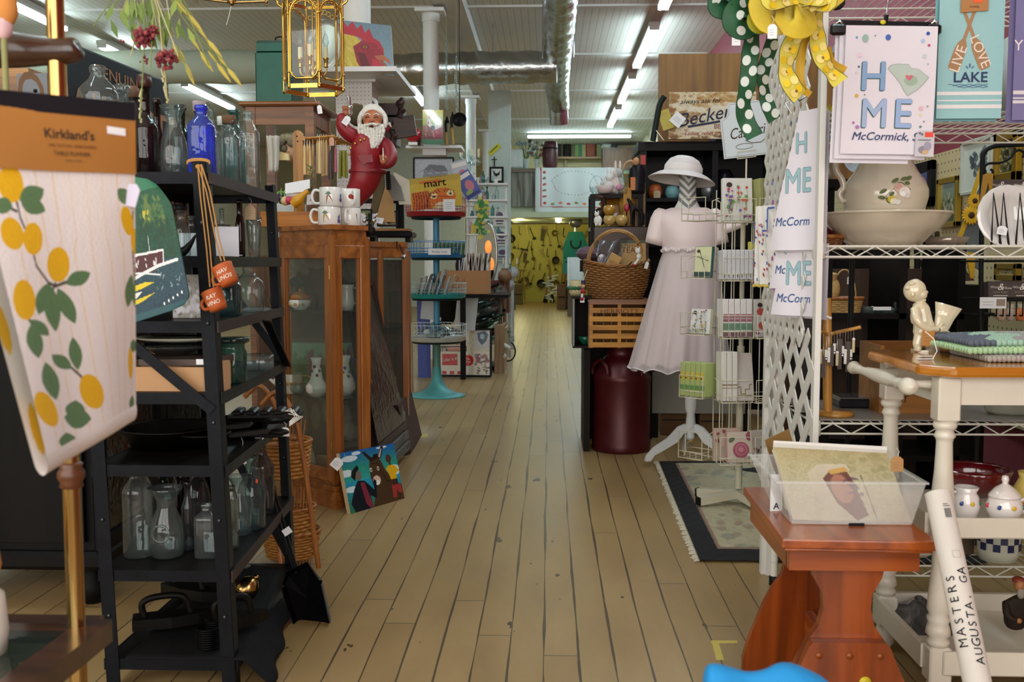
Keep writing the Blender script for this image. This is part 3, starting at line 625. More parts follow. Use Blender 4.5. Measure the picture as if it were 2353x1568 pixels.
def fold(u,s_):
 a=pi*min(1,s_/.25);p=runner(u,1)
 dn=(RC-RA).normalized()
 if s_<=.25:return p-n_*(.018*(1-cos(a)))+dn*(.018*sin(a))
 return p-n_*.036-dn*((s_-.25)/.75*.42)+V((-.02*(s_-.25),0,0))
A2=Art(120,120,'e3dbd8')
for x,y in((.1,.3),(.4,.5),(.02,.75),(.7,.6),(.05,.5)):A2.ell('e0ac0c',x,y,.05,.05)
pnt('runner_back',A2,fold,MV,t)
M_BAND=mat('a9702f',.75,var=.05)
b=MB()
b.sht(lambda u,v:runner(u,-.0+(V0+.004)*v,-.0035),24,6,M_BAND).sht(lambda u,v:runner(u,(V0+.004)*v,.03),10,4,M_BAND)
BW_=(RB-RA).length;BH=(RC-RA).length*V0
fn=lambda x,z,y:tuple(runner(x,z,-.0045+y))
def bx(px,py):return((px+88-(py-232)*.2)/396,(py-232)/163*V0)
def band_text(s_,px,py,hpx,xs=1,c='33241c',bo=0):
 u,v=bx(px,py);vs,fs=tgeo(s_,1,0,bo);k=hpx/163*V0*1.35;ku=hpx/396*1.35*xs
 m=mat(c,.7,var=0);b.add([fn(u+x*ku,v-y*k,-.0002)for x,y in vs],fs,m)
band_text("Kirkland's",154,312,26,.88,bo=.015);band_text('100% COTTON · EMBROIDERED',163,335,8,.78,'5a2418');band_text('TABLE RUNNER',164,357,12,.8);band_text('14 IN X 72 IN',168,373,6,.9)
u,v=bx(244,290);b.add([fn(u,v,-.0003),fn(u+.12,v+.004,-.0003),fn(u+.12,v-.02,-.0003),fn(u,v-.024,-.0003)],[(0,1,2,3)],MPP)
b.put('kraft_band',t)
b=MB();H=(RC-RA).normalized()
b.bar(RA-H*.009-n_*.012,RB-H*.009-n_*.012,.036,.02,mat('1e1b20'));b.put('hanger_bar',t)
b=MB();p=runner(.985,.26);b.pl_([(-.012,-.02),(.006,-.024),(.016,.008),(.01,.02),(-.004,.02),(-.012,.004)],-.001,.001,mat('cfc8dc',.7,var=.02),M=T(p+V((.002,-.008,0)))@Matrix.Scale(.62,4));b.put('hang_tag',t)
top=at(330,-90,1.9);t=thg('dried_flower_bunch','hanging bunch of dried grasses and dark red flowers at the upper left','dried flowers',top)
rr=RND(5);gs=[mat('7a8a4a',.8),mat('a8a468',.8),mat('8c9a5a',.8),mat('b8b088',.8)]
ends=[(215,60,0),(275,40,0),(250,0,0),(300,130,0),(350,120,1),(325,95,1),(345,165,1),(375,140,1),(545,185,2),(500,120,2),(455,60,2),(430,30,2),(480,150,2),(520,175,2),(440,180,2),(410,130,2),(322,280,3),(385,235,3),(360,60,0),(390,45,0),(240,35,0),(285,25,0),(315,40,0),(402,80,0)]
b=MB()
for i,(x,y,k)in enumerate(ends):
 e=at(x,y,1.9+rr.uniform(-.04,.04));mid=top.lerp(e,.55)+V((rr.uniform(-.015,.015),0,rr.uniform(0,.02)))
 b.tu([top,mid,e],.0013,gs[i%4],4,cap=False)
b.put('stems',t)
for i,(x,y,k)in enumerate(ends):
 if k==1:continue
 e=at(x,y,1.9);a=(e-top).normalized()
 if k==2:
  b=MB();b.tu([e-a*.03,e-a*.018,e,e+a*.015],[.001,.005,.004,.0005],mat('c0b054',.8),6);b.tu([e-a*.06,e-a*.045,e-a*.03],[.0005,.0035,.0005],mat('b4a850',.8),6);b.put('seed_head',t)
 elif k==3:
  b=MB()
  for q in range(16):
   c=e-a*(.004*q);b.ell(c+V((rr.uniform(-.002,.002),0,0)),.0026,mat('cfc7a0',.8),6,4)
  b.put('seed_head',t)
b=MB()
for i in range(34):
 x,y=rr.uniform(225,430),rr.uniform(-10,75);e=at(x,y,1.9);d=V((rr.uniform(-.5,.5),rr.uniform(-.3,.3),-1)).normalized();L=rr.uniform(.03,.055);s_=d.cross(V((0,1,0))).normalized()*.006
 b.add([e,e+d*L*.5+s_,e+d*L,e+d*L*.5-s_],[(0,1,2,3)],mat(['6f8640','8aa04e','5c7238'][i%3],.8))
b.put('leaves',t)
for x,y,r_ in((332,85,25),(350,70,15),(384,136,24),(332,138,11),(280,95,7)):
 b=MB();c=at(x,y,1.88);r0=m_(r_,1.88)
 for q in range(46 if r_>12 else 16):
  d=V((rr.gauss(0,1),rr.gauss(0,1),rr.gauss(0,.8))).normalized()*r0*rr.uniform(.5,1);b.ell(c+d,r0*.22,mat(['6e2430','8a3440','a04a48','7a3038'][q%4],.8),6,4)
 b.put('flower_head',t,'dark red dried bloom')
t=thg('armoire','large black glazed armoire on ball feet at the far left','armoire',(-1.72,3.05,0))
DK=wood('0c0807','050404','Z',.55,9)
b=MB();b.box((-1.74,3.6,.78),(.62,1.1,1.26),DK,bev=.01);b.box((-1.74,3.6,1.43),(.7,1.2,.05),DK,bev=.015);b.box((-1.74,3.6,.16),(.68,1.16,.06),DK,bev=.015);b.put('carcass',t)
b=MB();b.pl_([(-2.02,.22),(-1.46,.22),(-1.46,1.38),(-2.02,1.38)],3.03,3.049,DK);b.put('side_panel',t)
for y in(3.32,3.88):
 b=MB()
 for dy in(-.25,.25):b.box((-1.42,y+dy,.78),(.025,.05,1.2),DK)
 for z in(.2,1.36):b.box((-1.42,y,z),(.025,.5,.05),DK)
 b.box((-1.428,y,.78),(.006,.46,1.14),glass('5a6464',.5));b.put('door',t)
for x in(-1.48,-1.98):
 for y in(3.12,4.08):MB().la([(.03,0),(.05,.02),(.055,.06),(.035,.1),(.045,.13)],DK,c=(x,y,0)).put('ball_foot',t)
D1,D2=3.02,3.72;s0=at(152,100,D1);s1=at(388,180,D2);zt_=(s0.z+s1.z)/2
L=(s1-s0);L.z=0;ln=L.length;ang=math.degrees(math.atan2(L.y,L.x))
t=thg('oil_sign','black sign with tan lettering GENUINE QUAKER STATE behind the clear bottles','sign',(s0.x,s0.y,1.456))
Ms=T(s0.x,s0.y,1.456)@Rz(ang);hh=zt_-1.456
b=MB(Ms);b.box((ln/2,.012,hh/2),(ln,.022,hh),mat('1c2228'),bev=.008);TAN='9c7452'
b.dr([('T',TAN,'GENUINE',ln*.46,hh*.76,hh*.17,0,0,.006,CEN,1.5),('T',TAN,'QUAKER STATE',ln*.52,hh*.2,hh*.55,0,0,.012,CEN,1.02),('L',TAN,[(.02,.03),(ln-.02,.03)],.006),('E','8a8a88',.02,hh-.02,.006,.006),('E','8a8a88',ln-.02,hh-.02,.006,.006)],y0=0)
b.put('sign_board',t)
b=MB();p=at(37,190,3.4);b.box((p.x-.1,3.5,1.456+.15),(.34,.3,.3),wood('a8783c','845a28','X'));b.box((p.x-.1,3.345,1.456+.15),(.28,.01,.24),wood('8a5e2c','6a4420','X'));b.put('wooden_box','pale wooden box on the black armoire behind the runner','box')
b=MB();p=at(95,190,3.3);b.box((p.x,3.25,1.456+.13),(.1,.02,.26),mat('6a6e74'));b.box((p.x,3.3,1.456+.01),(.1,.1,.02),mat('6a6e74'));b.ell((p.x+.01,3.238,1.66),.006,MBK);b.put('metal_bracket','grey metal bracket beside the pale wooden box on the armoire','bracket')
b=MB();p=at(-45,1400,1.28);p.z=zt+.005;b.la([(.03,0),(.034,.03),(.03,.08),(.02,.09)],mat('d8cfc4',.4),c=p);b.la([(.021,.09),(.028,.12),(.022,.17),(.0001,.18)],mat('c87a2c',.4),c=p);b.put('orange_topped_jar','cream jar with an orange top on the glass shelf, cut by the left edge','jar')
b=MB();p=at(8,55,1.3);b.ell(p,(.012,.012,.02),mat('d8b0b4',.8));b.ell(p+V((-.0,0,.02)),(.02,.014,.026),mat('c8823c',.8));b.cyl(p+UZ(-.1),p,.004,mat('8a8a5a',.8),6);b.put('silk_flower','blurred pink and orange silk flower at the upper left corner','flower')
# STEEL SHELF WITH BOTTLES
LE={'top':1.325,'a':1.118,'b':.955,'c':.775,'d':.590,'e':.318,'f':.085}
SX=-.045/1.3
def shx(x,z):return x+SX*(z-0)
F,Bk=2.45,3.27;xr,xl,xrb=-.815,-1.115,-.868;PW_=.034
t=thg('steel_shelf','dark riveted steel shelf unit crowded with glass bottles','shelf unit',((xr+xl)/2,F,0))
def post(x,y,sx,sy):
 b=MB();z1=LE['top']+.03
 for zz0,zz1 in((0,z1),):
  p0,p1=V((shx(x,0),y,0)),V((shx(x,z1),y,z1))
  b.bar(p0,p1,PW_,.004,MST,up=(0,1,0));b.bar(p0+V((sx*PW_/2,sy*PW_/2,0)),p1+V((sx*PW_/2,sy*PW_/2,0)),.004,PW_,MST,up=(0,1,0))
 for z in(.2,.45,.7,.95,1.2):b.ell((shx(x,z),y-.004,z),(.005,.003,.005),mat('4a4c50',.35,.9),8,5)
 b.put('post',t)
post(xr,F,1,1);post(xl,F,-1,1);post(xrb,Bk,1,-1);post(xl,Bk,-1,-1)
RUST=mat('3a2a26',.6,.5,.3,20)
for k,z in LE.items():
 b=MB();h=.029;dx=SX*z
 b.box((dx+(xl+xr)/2,F+.004,z-h/2),(xr-xl,.004,h),MST).box((dx+(xl+xrb)/2,Bk,z-h/2),(xrb-xl,.004,h),MST)
 b.bar((dx+xr+.024,F,z-h/2),(dx+xrb+.024,Bk,z-h/2),.004,h,RUST if k in('top','b','e')else MST).box((dx+xl-.02,(F+Bk)/2,z-h/2),(.004,Bk-F,h),MST)
 b.pri([(dx+xl-.02,F+.006),(dx+xr+.022,F+.006),(dx+xrb+.022,Bk),(dx+xl-.02,Bk)],z-.006,z-.001,MIR)
 b.put('shelf_tray',t)
def brace(p,q):MB().bar(p,q,.026,.004,MST,up=(0,1,0)).put('brace',t)
brace((-1.09,F-.004,.94),(-.84,F-.004,.73));brace((shx(xr,.7)+.01,2.9,.93),(shx(xrb,.7)+.03,3.25,.76));brace((xl-.03,2.5,.78),(xl-.03,3.2,.1));brace((xl,Bk-.004,.58),(xrb,Bk-.004,.1));brace((xl,Bk-.004,1.1),(xrb-.03,Bk-.004,.80))
B=btl;zt2,g=LE['top'],'bottles on top of the steel shelf'
B(232,2.56,zt2,44,250,GCL,'large clear decanter with a tall square lip, front left on the steel shelf','round',.35,.74,g,lip=1.15)
B(287,2.66,zt2,38,215,GCL,'clear screw neck decanter right of the tallest clear decanter','jug',.38,.7,g)
B(338,2.6,zt2,27,216,GAM,'dark brown beer bottle beside the runner edge','round',.42,.5,g,cork=mat('3a1a14',.4))
B(365,2.84,zt2,17,195,GAM,'slim amber bottle with clear lip behind the brown beer bottle','round',.45,.5,g)
B(314,2.72,zt2,22,200,GSM,'clear bottle with a brown screw cap behind the decanters','round',.5,.7,g,cork=mat('6a4a34'))
B(401,2.62,zt2,32,163,GCL,'clear flared carafe between brown and blue bottles','carafe',.45,.5,g)
B(419,3.02,zt2,24,192,glass('3c7a68',.4),'sea green bottle standing behind the clear carafe','round',.45,.6,g)
B(466,2.56,zt2-.0,30,160,G_BLUE,'cobalt blue medicine bottle at the corner of the steel shelf','round',.4,.68,g,sq=3,lip=1.2)
B(462,3.0,zt2,24,185,GSM,'clear bottle with a mauve stopper behind the cobalt bottle','round',.42,.6,g,cork=mat('9a8a92'))
B(489,2.88,zt2,23,175,GCL,'plain clear bottle right behind the cobalt bottle','round',.36,.62,g)
B(440,3.12,zt2,14,150,G_AQUA,'small aqua bottle glimpsed left of the cobalt bottle','round',.5,.6,g)
B(529,2.92,zt2,22,150,GCL,'clear panelled bottle closed with a brown cork','round',.5,.72,g,cork=mat('6a4a30',.8),sq=5)
B(541,3.1,zt2,24,185,G_AQUA,'aqua bottle behind the corked bottle','round',.42,.66,g,sq=3)
B(573,3.08,zt2,24,180,GCL,'tall clear embossed medicine bottle at the back right corner','round',.42,.7,g,sq=6,ax=.6)
B(514,3.15,zt2,16,160,GCL,'clear bottle with a yellow flower label in the back row','round',.5,.66,g,cork=mat('c8cfc8'))
za=LE['a'];g='glassware on the second level of the steel shelf'
B(418,2.62,za,20,112,GCL,'clear pharmacy bottle with a black round stopper','jug',.45,.5,g,cork=MBK)
B(441,2.8,za,17,95,GCL,'clear bottle on the second level near the front post','round',.4,.55,g)
B(497,3.0,za,13,78,GSM,'little bottle behind the blank white card','round',.5,.6,g,cork=mat('b4a8a8'))
B(516,2.92,za,20,74,GCL,'wide clear jar behind the blank white card','jar',.75,.6,g)
B(553,2.98,za,11,132,GAM,'tall slim brown bottle right of the blank card','round',.6,.55,g)
B(585,3.05,za,17,92,GCL,'clear flared drinking glass at the right of the second level','glass',.5,.5,g)
B(512,3.1,za,9,112,GCL,'thin clear bottle behind the blank white card','round',.55,.5,g)
b=MB();p=on(519,2.72,za);b.box(p+UZ(.041),(m_(62,2.72),.002,.082),mat('dcdce6',.7,var=.01));b.box(p+V((0,.02,.004)),(m_(58,2.72),.04,.002),MPP);b.put('blank_card','blank white card standing on the second level of the steel shelf','card')
b=MB();p=on(436,2.9,za);b.box(p+UZ(.035),(.06,.002,.07),mat('d8d8e2',.7,var=.01));b.box(p+V((0,.012,.002)),(.055,.025,.002),MPP);b.put('blank_card','smaller blank card behind the black stoppered bottle','card')
b=MB();p=on(421,2.56,za);b.tu([p+V((-.03,0,.01)),p+UZ(.012),p+V((.022,0,.035)),p+V((.034,0,.055))],[.012,.012,.006,.002],MBK,10);b.put('black_boat_dish','black curved dish with a pointed end at the left of the second level','dish')
t2=ptag(on(577,3.0,za)+UZ(.155),.032,.042,0,None,m=mat('c8ae8a',.8));tag(t2,'kraft price tag with white sticker above the flared drinking glass','price tag');t2.name='price_tag'
zb=LE['b'];g='glassware on the third level of the steel shelf'
B(524,2.72,zb,30,96,glass('8fb4b8',.5),'frosted aqua jar without a lid below the terracotta mugs','jar',.8,.6,g,sq=4)
B(573,2.95,zb,35,122,GCL,'big clear jug behind the upper terracotta mug','jug',.38,.5,g)
b=MB();p=on(430,2.6,zb);A=Art(40,60,'a8a49c');A.spl('dcdce4',30,0,.3,1,1,.08,.6);A.spl('6a665e',30,0,0,1,1,.03,.6);w_=.075
pnt('painted_card',A,lambda u,v:p+V((w_*(u-.5),.03*v*0,.115*(1-v))),vc(.7),None,'grey marbled card behind the green slate painting','card',thick=.003)
zc=LE['c']
t=thg('cardboard_box','opened cardboard box with black arrows on the steel shelf','box',on(415,F+.13,zc))
p=on(400,F+.13,zc);KB=mat('b88e66',.85,var=.06)
bw,bd,bh=.26,.2,.062
for nm,c,d in(('box_wall',(0,-bd/2,bh/2),(bw,.004,bh)),('box_wall',(0,bd/2,bh/2),(bw,.004,bh)),('box_wall',(-bw/2,0,bh/2),(.004,bd,bh)),('box_wall',(bw/2,0,bh/2),(.004,bd,bh)),('box_floor',(0,0,.003),(bw,bd,.004))):
 b=MB(T(p));b.box(c,d,KB)
 if c[1]<-.05 and nm=='box_wall' and d[0]>.1:
  for q in(-.084,-.071):b.dr([('P','1c1812',[(q-.004,.04),(q+.004,.04),(q,.049)]),('R','1c1812',q-.0012,.016,.0024,.026)],y0=-bd/2-.002)
  b.dr([('R','1c1812',-.09,.01,.026,.0018)],y0=-bd/2-.002)
 b.put(nm,t)
b=MB(T(p));b.box((bw/2+.016,-.06,.036),(.03,.06,.075),KB).box((bw/2+.012,-.1,.034),(.024,.006,.072),MBK);b.put('side_flap',t)
b=MB();q=p+V((.06,.0,.0635));b.box(q+V((-.02,0,.008)),(.2,.16,.016),mat('4a3830'));b.box(q+V((.055,-.081,.01)),(.05,.001,.014),MPP);b.put('brown_carton','flat brown carton with a white label lying in the cardboard box','carton')
b=MB();q=p+V((-.02,.03,.08));b.la([(.03,0),(.09,.018),(.12,.026),(.118,.028),(.08,.02),(.03,.006)],GCL,c=q,ax=.75);b.put('glass_dish','clear oval glass dish on the cardboard box','dish')
b=MB();q=p+V((-.01,.06,.112));b.la([(.02,0),(.09,.006),(.115,.012),(.115,.015),(.08,.01),(.02,.005)],mat('c8c8b4',.35),c=q,ax=.7);b.put('cream_platter','cream oval platter on the clear dish','platter')
B(537,2.68,zc,31,98,glass('7fb0ac',.45),'aqua canning jar with a wide glass lid below the jug','jar',.85,.6,None,cork=glass('6a9a98',.5))
b=MB();p=on(596,2.95,zc);Mr=T(p+UZ(.028))@Rz(12)@Ry(90);b.la([(.0001,-.045),(.026,-.045),(.028,-.04),(.028,.02),(.024,.028),(.024,.042),(.0001,.042)],GCL,M=Mr);b.tu([(.024,.0,.0),(.0,-.033,.002),(-.024,0,.004)],.0012,MIR,5,M=Mr);b.put('glass_jar','small clear jar lying on its side at the shelf edge','jar')
zd=LE['d']
def skillet(p,r,h,hl,ang,lb,name='skillet'):
 t=thg(name,lb,'skillet',p,None);M=T(p)@Rz(ang)
 b=MB(M);b.la([(.0001,.004),(r*.78,.004),(r*.8,0),(r*.97,h),(r,h),(r,h-.004),(r*1.03,h+.001),(r*.99,h+.003),(r*.94,h-.002),(r*.78,.008),(.0001,.008)],MIR,36);b.put('pan',t)
 b=MB(M);b.pl_([(r*.95,h-.014),(r*.95,h-.004),(r+hl,h+.006),(r+hl+.008,h+.002),(r+hl,h-.006)],-.013,.013,MIR);b.put('handle',t);return t
c=on(392,2.72,zd+.002);s1_=skillet(c,.128,.052,.09,12,'largest black cast iron skillet on the steel shelf')
c2=on(470,2.68,zd+.014);skillet(c2,.07,.03,.1,14,'small black skillet nested in the largest skillet')
c3=on(560,2.98,zd+.002);skillet(c3,.085,.035,.09,-8,'black skillet under the muffin pan at the back of the shelf')
p=on(612,2.93,zd+.055);t=thg('muffin_pan','black cast iron corn stick pan with strings and tags','baking pan',p)
b=MB(T(p)@Rz(8));b.box((0,0,.004),(.21,.1,.008),MIR)
for k in range(5):b.box((-.08+.04*k,0,.014),(.028,.1,.014),mat('211e1c',.4,.5),bev=.005)
b.put('pan',t)
b=MB(T(p));
for k in range(5):b.tu([(.07+.006*k,-.05,.02),(.09+.01*sin(k),-.06,.03-.004*k),(.1+.006*k,-.055,.005),(.085,-.06,-.01-.003*k)],.0015,MSR,5)
b.put('string',t,'white knotted string')
b=MB(T(p));b.la([(.0001,0),(.0145,0),(.0145,.001),(.0001,.001)],MPP,M=T(.0,-.075,-.05)@Rx(90));b.put('round_tag',t,'round white price tag')
ptag(p+V((.075,-.07,-.025)),.024,.026,0,t,'white rectangular price tag')
b=MB();p=on(588,2.86,zd+.004);b.box(p+UZ(.008),(.17,.08,.012),MIR,bev=.004);b.ell(p+V((.07,-.02,.016)),(.035,.02,.01),MIR)
b.put('iron_griddle','flat black griddle at the right below the corn stick pan','griddle')
ze=LE['e'];g='clear bottles on the low level of the steel shelf'
B(319,2.58,ze,35,208,GCL,'fluted clear decanter at the left of the low level','round',.42,.74,g,lip=1.7)
B(375,2.9,ze,22,188,G_GREEN,'bottle with a green screw neck behind the medallion bottle','round',.5,.55,g)
B(385,2.58,ze,40,166,GCL,'clear bottle with a round embossed medallion','carafe',.5,.55,g,emb=1)
B(353,2.88,ze,20,180,GSM,'clear jar with a wide rim between decanter and green necked bottle','jar',.8,.55,g)
B(418,3.0,ze,20,190,GAM,'dark brown bottle in the back row of the low level','jug',.4,.55,g)
B(455,2.8,ze,30,190,glass('b4aab4',.4),'clear wine bottle with a mauve tint and a small white tag','jug',.42,.6,g)
B(478,2.58,ze,27,128,GCL,'short square clear bottle just left of the front steel post','round',.38,.72,g,sq=5)
B(434,2.64,ze,16,165,GSM,'slim clear bottle behind the medallion bottle','round',.45,.6,g)
B(534,2.66,ze,14,150,glass('c8ccc0',.4),'narrow ribbed clear bottle right of the front steel post','round',.5,.78,g,sq=6)
B(552,2.8,ze,28,140,GCL,'small clear flask right of the narrow ribbed bottle','carafe',.5,.5,g)
B(579,2.86,ze,32,176,glass('c0d8dc',.4),'clear graduated bottle with an orange sticker','jug',.4,.6,g)
B(604,3.05,ze,28,175,GSM,'clear bottle with a rope textured edge at the far right of the low level','round',.42,.62,g)
b=MB();p=on(599,2.85,ze);p=V((p.x,2.83,ze+m_(120,2.86)));b.la([(.0001,0),(.007,0),(.007,.001),(.0001,.001)],mat('e8602c',.6,var=0),14,M=T(p+V((-.001,-.006,0)))@Rx(90)@Matrix.Diagonal((.5,1,1,1)));b.put('sticker','small orange round sticker on the graduated bottle','sticker')
pt=ptag(on(562,2.74,ze)+UZ(.265),.014,.05,0,None,rx=12);tag(pt,'long white string tag hanging beside the graduated bottle','price tag')
b=MB();z0=LE['f']
def clothf(u,v):
 a,b_,c,d=V((-1.08,2.44)),V((-.70,2.44)),V((-1.09,3.22)),V((-.842,3.22))
 p=a.lerp(b_,u).lerp(c.lerp(d,u),v);z=z0+.006+.006*sin(9*u+4*v)*sin(7*v);x=p.x
 if u>.8:z-=(u-.8)*.35
 return V((x+(.008*sin(22*v)if u>.9 else 0),p.y,max(z,.006)))
b.sht(clothf,30,30,mat('121214',.9,var=.1,bump=.3));b.put('black_cloth','black cloth spread over the bottom level of the steel shelf','cloth',solid=.003)
t=thg('brass_bell','shiny round brass bell on the black cloth','bell',on(567,2.92,z0+.03));p=on(567,2.92,z0+.03)
b=MB(T(p)@Ry(40));b.la([(.036,-.02),(.035,0),(.03,.022),(.018,.036),(.008,.042),(.0001,.043)],MBR);b.ell((0,0,.048),.008,MBR,10,6);b.put('bell_cup',t)
def smooth_iron(p,ang,lb,w_=.1):
 t=thg('flat_iron',lb,'flat iron',p);M=T(p)@Rz(ang)
 b=MB(M);b.pri([(-w_,-.03),(.0,-.035),(w_*.7,-.02),(w_*1.1,0),(w_*.7,.02),(0,.035),(-w_,.03)],0,.03,MIR);b.put('sole',t)
 b=MB(M);b.tu([(-w_*.7,0,.03),(-w_*.75,0,.065),(-w_*.4,0,.08),(w_*.3,0,.075),(w_*.5,0,.03)],.009,MIR,10);b.put('handle',t)
smooth_iron(on(395,2.62,z0+.03),20,'black flat iron at the left on the black cloth');smooth_iron(on(440,2.85,z0+.03),-30,'black flat iron farther back on the black cloth')
smooth_iron(on(545,2.62,z0+.03),35,'black flat iron just right of the front steel post',.08)
b=MB();p=on(480,2.5,z0+.02)
for k in range(9):b.tu([(p.x+.03*cos(a),p.y+.03*sin(a),p.z+.006*k)for a in lsp(0,6.0,18)],.0028,mat('0d0d0e',.4,.6),6)
b.put('iron_spring','black coiled iron spring at the front of the black cloth','spring')
for(x0_,y0_,D0,x1_,y1_,D1_,lab)in((600,1462,2.72,662,1428,2.95,'wood gripped pliers tool with twisted wire at the right of the cloth'),):
 t=thg('hand_tool',lab,'tool',at(x0_,y0_,D0));p,q=at(x0_,y0_,D0),at(x1_,y1_,D1_);m1=p.lerp(q,.45)
 MB().tu([p-V((.1,.05,.0)),p,m1],.009,MIR,8).put('shaft',t);MB().tu([m1,p.lerp(q,.6),q],[.012,.016,.011],wood('7a4a26','4c2c14','X'),12).put('grip',t)
 b=MB();
 for k in range(4):c=m1.lerp(q,.3+.15*k);b.tu([c+V((0,.017*cos(a),.017*sin(a)))for a in lsp(0,6,10)],.0015,MSR,4)
 b.put('wire',t)
TER=mat('b5561f',.6,var=.12);CORD=mat('b88848',.8)
hook=at(458,378,2.4)
def mug(px,py,lab,txt,rot,cordpts):
 c=at(px,py,2.38);t=thg('terracotta_mug',lab,'mug',c);M=T(c)@Rz(-15)@Ry(rot)
 r=.026;h=.05;b=MB(M);b.la([(.0001,-h/2),(r*.8,-h/2),(r*.88,-h*.3),(r*.98,h*.4),(r,h/2),(r*.86,h/2),(r*.8,h*.3),(r*.7,-h*.3),(.0001,-h*.35)],TER)
 for k,s_ in enumerate(txt):
  vs,fs=tgeo(s_,.014,.2,.01);b.add([(r*sin(x/r+.3),-r*cos(x/r+.3)-.0004,z+.002-.016*k)for x,z in vs],fs,mat('e8d8c8',.7,var=0))
 b.put('mug_body',t)
 b=MB(M);b.tu([(-r*.9,0,h*.3),(-r*1.45,0,h*.15),(-r*1.45,0,-h*.15),(-r*.9,0,-h*.25)],.004,TER,8);b.put('handle',t)
 for s_ in(-.004,.005):
  pts=[hook+V((s_,0,0))]+[at(x+s_*900,y,2.385)for x,y in cordpts];MB().tu(pts,.0019,CORD,6).put('cord',t)
mug(519,632,'upper terracotta mug hanging by tan cord from the steel shelf',['HAV','UNOS'],-28,[(478,440),(497,540),(512,600)])
mug(494,690,'lower terracotta mug hanging by tan cord from the steel shelf',['RAY','VINO'],-24,[(464,450),(478,570),(486,660)])
b=MB();c=at(456,383,2.42)
for k in range(3):b.tu([c+V((.028*cos(a),0,.008+.007*sin(a)+.002*k))for a in lsp(-.3,3.5,10)],.0019,CORD,5)
b.ell(c,(.008,.006,.006),CORD,8,6);b.put('cord_knot','tan cord knot looped over the corner of the steel shelf','cord')
A=Art(170,230,'0f4d38');A.grad('0e5636','0a4430',0,.6);A.grad('1e4650','15384a',.6,1);A.noise(.03,2)
A.po('2f7a58',[(0,0),(.9,0),(.9,.03),(0,.14)]);A.spl('6a7c38',60,.3,.12,.8,.35,.03,.5,.8);A.spl('0a3a22',60,.3,.3,.95,.55,.03,.5);A.spl('c8b830',6,.4,.24,.5,.3,.02,.9)
A.po('4c1c22',[(0,.56),(.7,.53),(.66,.63),(.5,.68),(0,.7)]);A.ln_('e6e8ea',[(.0,.545),(.3,.54),(.7,.53),(.68,.62)],.018);A.ln_('e8eaec',[(.05,.72),(.3,.68),(.6,.64),(.92,.62)],.025);A.ln_('dfe6ea',[(.0,.66),(.3,.67),(.6,.71)],.012)
A.spl('e8ecee',12,.1,.58,.6,.63,.015,.8);A.ln_('c8d4d8',[(.45,.42),(.46,.52)],.01);A.po('e0c81c',[(0,.76),(.35,.74),(.5,.755),(.3,.78),(0,.8)]);A.po('e6e8e0',[(0,.8),(.3,.8),(.2,.84),(0,.85)]);A.po('d8c41c',[(0,.86),(.5,.83),(.3,.87),(0,.9)])
A.spl('d8dee0',14,.5,.66,.95,.82,.018,.5,.3);A.rect('2a5a5e',0,.95,1,1,.8)
for k in range(5):A.ell('f0f0f0',.62+.07*k,.93-.012*k,.012,.012)
ga,gb,gc,gd=at(285,402,2.30),at(385,420,2.32),at(285,750,2.3),at(440,700,2.32)
def slate(u,v):
 a=ga.lerp(gb,u);c=gc.lerp(gd,u);p=a.lerp(c,v)
 k=max(0,(.22-v))/.22;p+=V((-.028*k*k*max(0,u-.5)*2,0,-.02*k*max(0,u-.6)));j=max(0,v-.9)/.1;p+=V((-.02*j*j*max(0,u-.7)*3,0,0));return p
pnt('slate_painting',A,slate,vc(.55),None,'green painted slate of a red boat hung on the front of the steel shelf','painting',thick=.008)
t=thg('coal_shovel','black metal coal shovel leaning at the right foot of the steel shelf','shovel',at(705,1440,2.99));SHB=mat('131316',.3,.6,.2)
q0,q1,q2=at(616,1098,3.1),at(660,1255,3.04),at(682,1320,3.0)
MB().tu([q0,q0.lerp(q1,.5),q1,q2],[.011,.013,.012,.009],SHB,12).put('handle',t)
b=MB();s_=[at(663,1322,3.0),at(712,1300,3.0),at(740,1335,2.98),at(760,1425,2.95),at(752,1440,2.95),at(700,1456,2.95),at(690,1448,2.96),at(655,1345,3.0)]
ce=at(705,1375,3.02);b.v=[];b.add([ce]+s_,[(0,1+i,1+(i+1)%8)for i in range(8)],SHB);rim=[p+V((0,-.028,.004))for p in s_[2:4]]
b.add([s_[2],s_[3],s_[3]+V((.004,-.03,0)),s_[2]+V((.004,-.03,0))],[(0,1,2,3)],SHB).add([s_[7],s_[6],s_[6]+V((-.004,-.03,0)),s_[7]+V((-.004,-.03,0))],[(0,1,2,3)],SHB).add([s_[7],s_[0],s_[1],s_[2],s_[2]+V((0,-.03,.01)),s_[1]+V((0,-.03,.02)),s_[0]+V((0,-.03,.02)),s_[7]+V((0,-.03,.01))],[(0,1,6,7),(1,2,5,6),(2,3,4,5)],SHB)
b.put('blade',t,solid=.003)
b=MB();b.bar(at(655,1215,3.03),at(664,1228,3.03),.028,.001,MPP,up=(0,1,0));b.put('paper_label',t,'white price label')
CANE=wood('a8682a','7c4416','Z',.4,14);WK=mat('a8702e',.55,var=.3,ns=60)
t=thg('wicker_tier_stand','arched cane stand with wicker baskets behind the steel shelf','wicker stand',fl(700,1335))
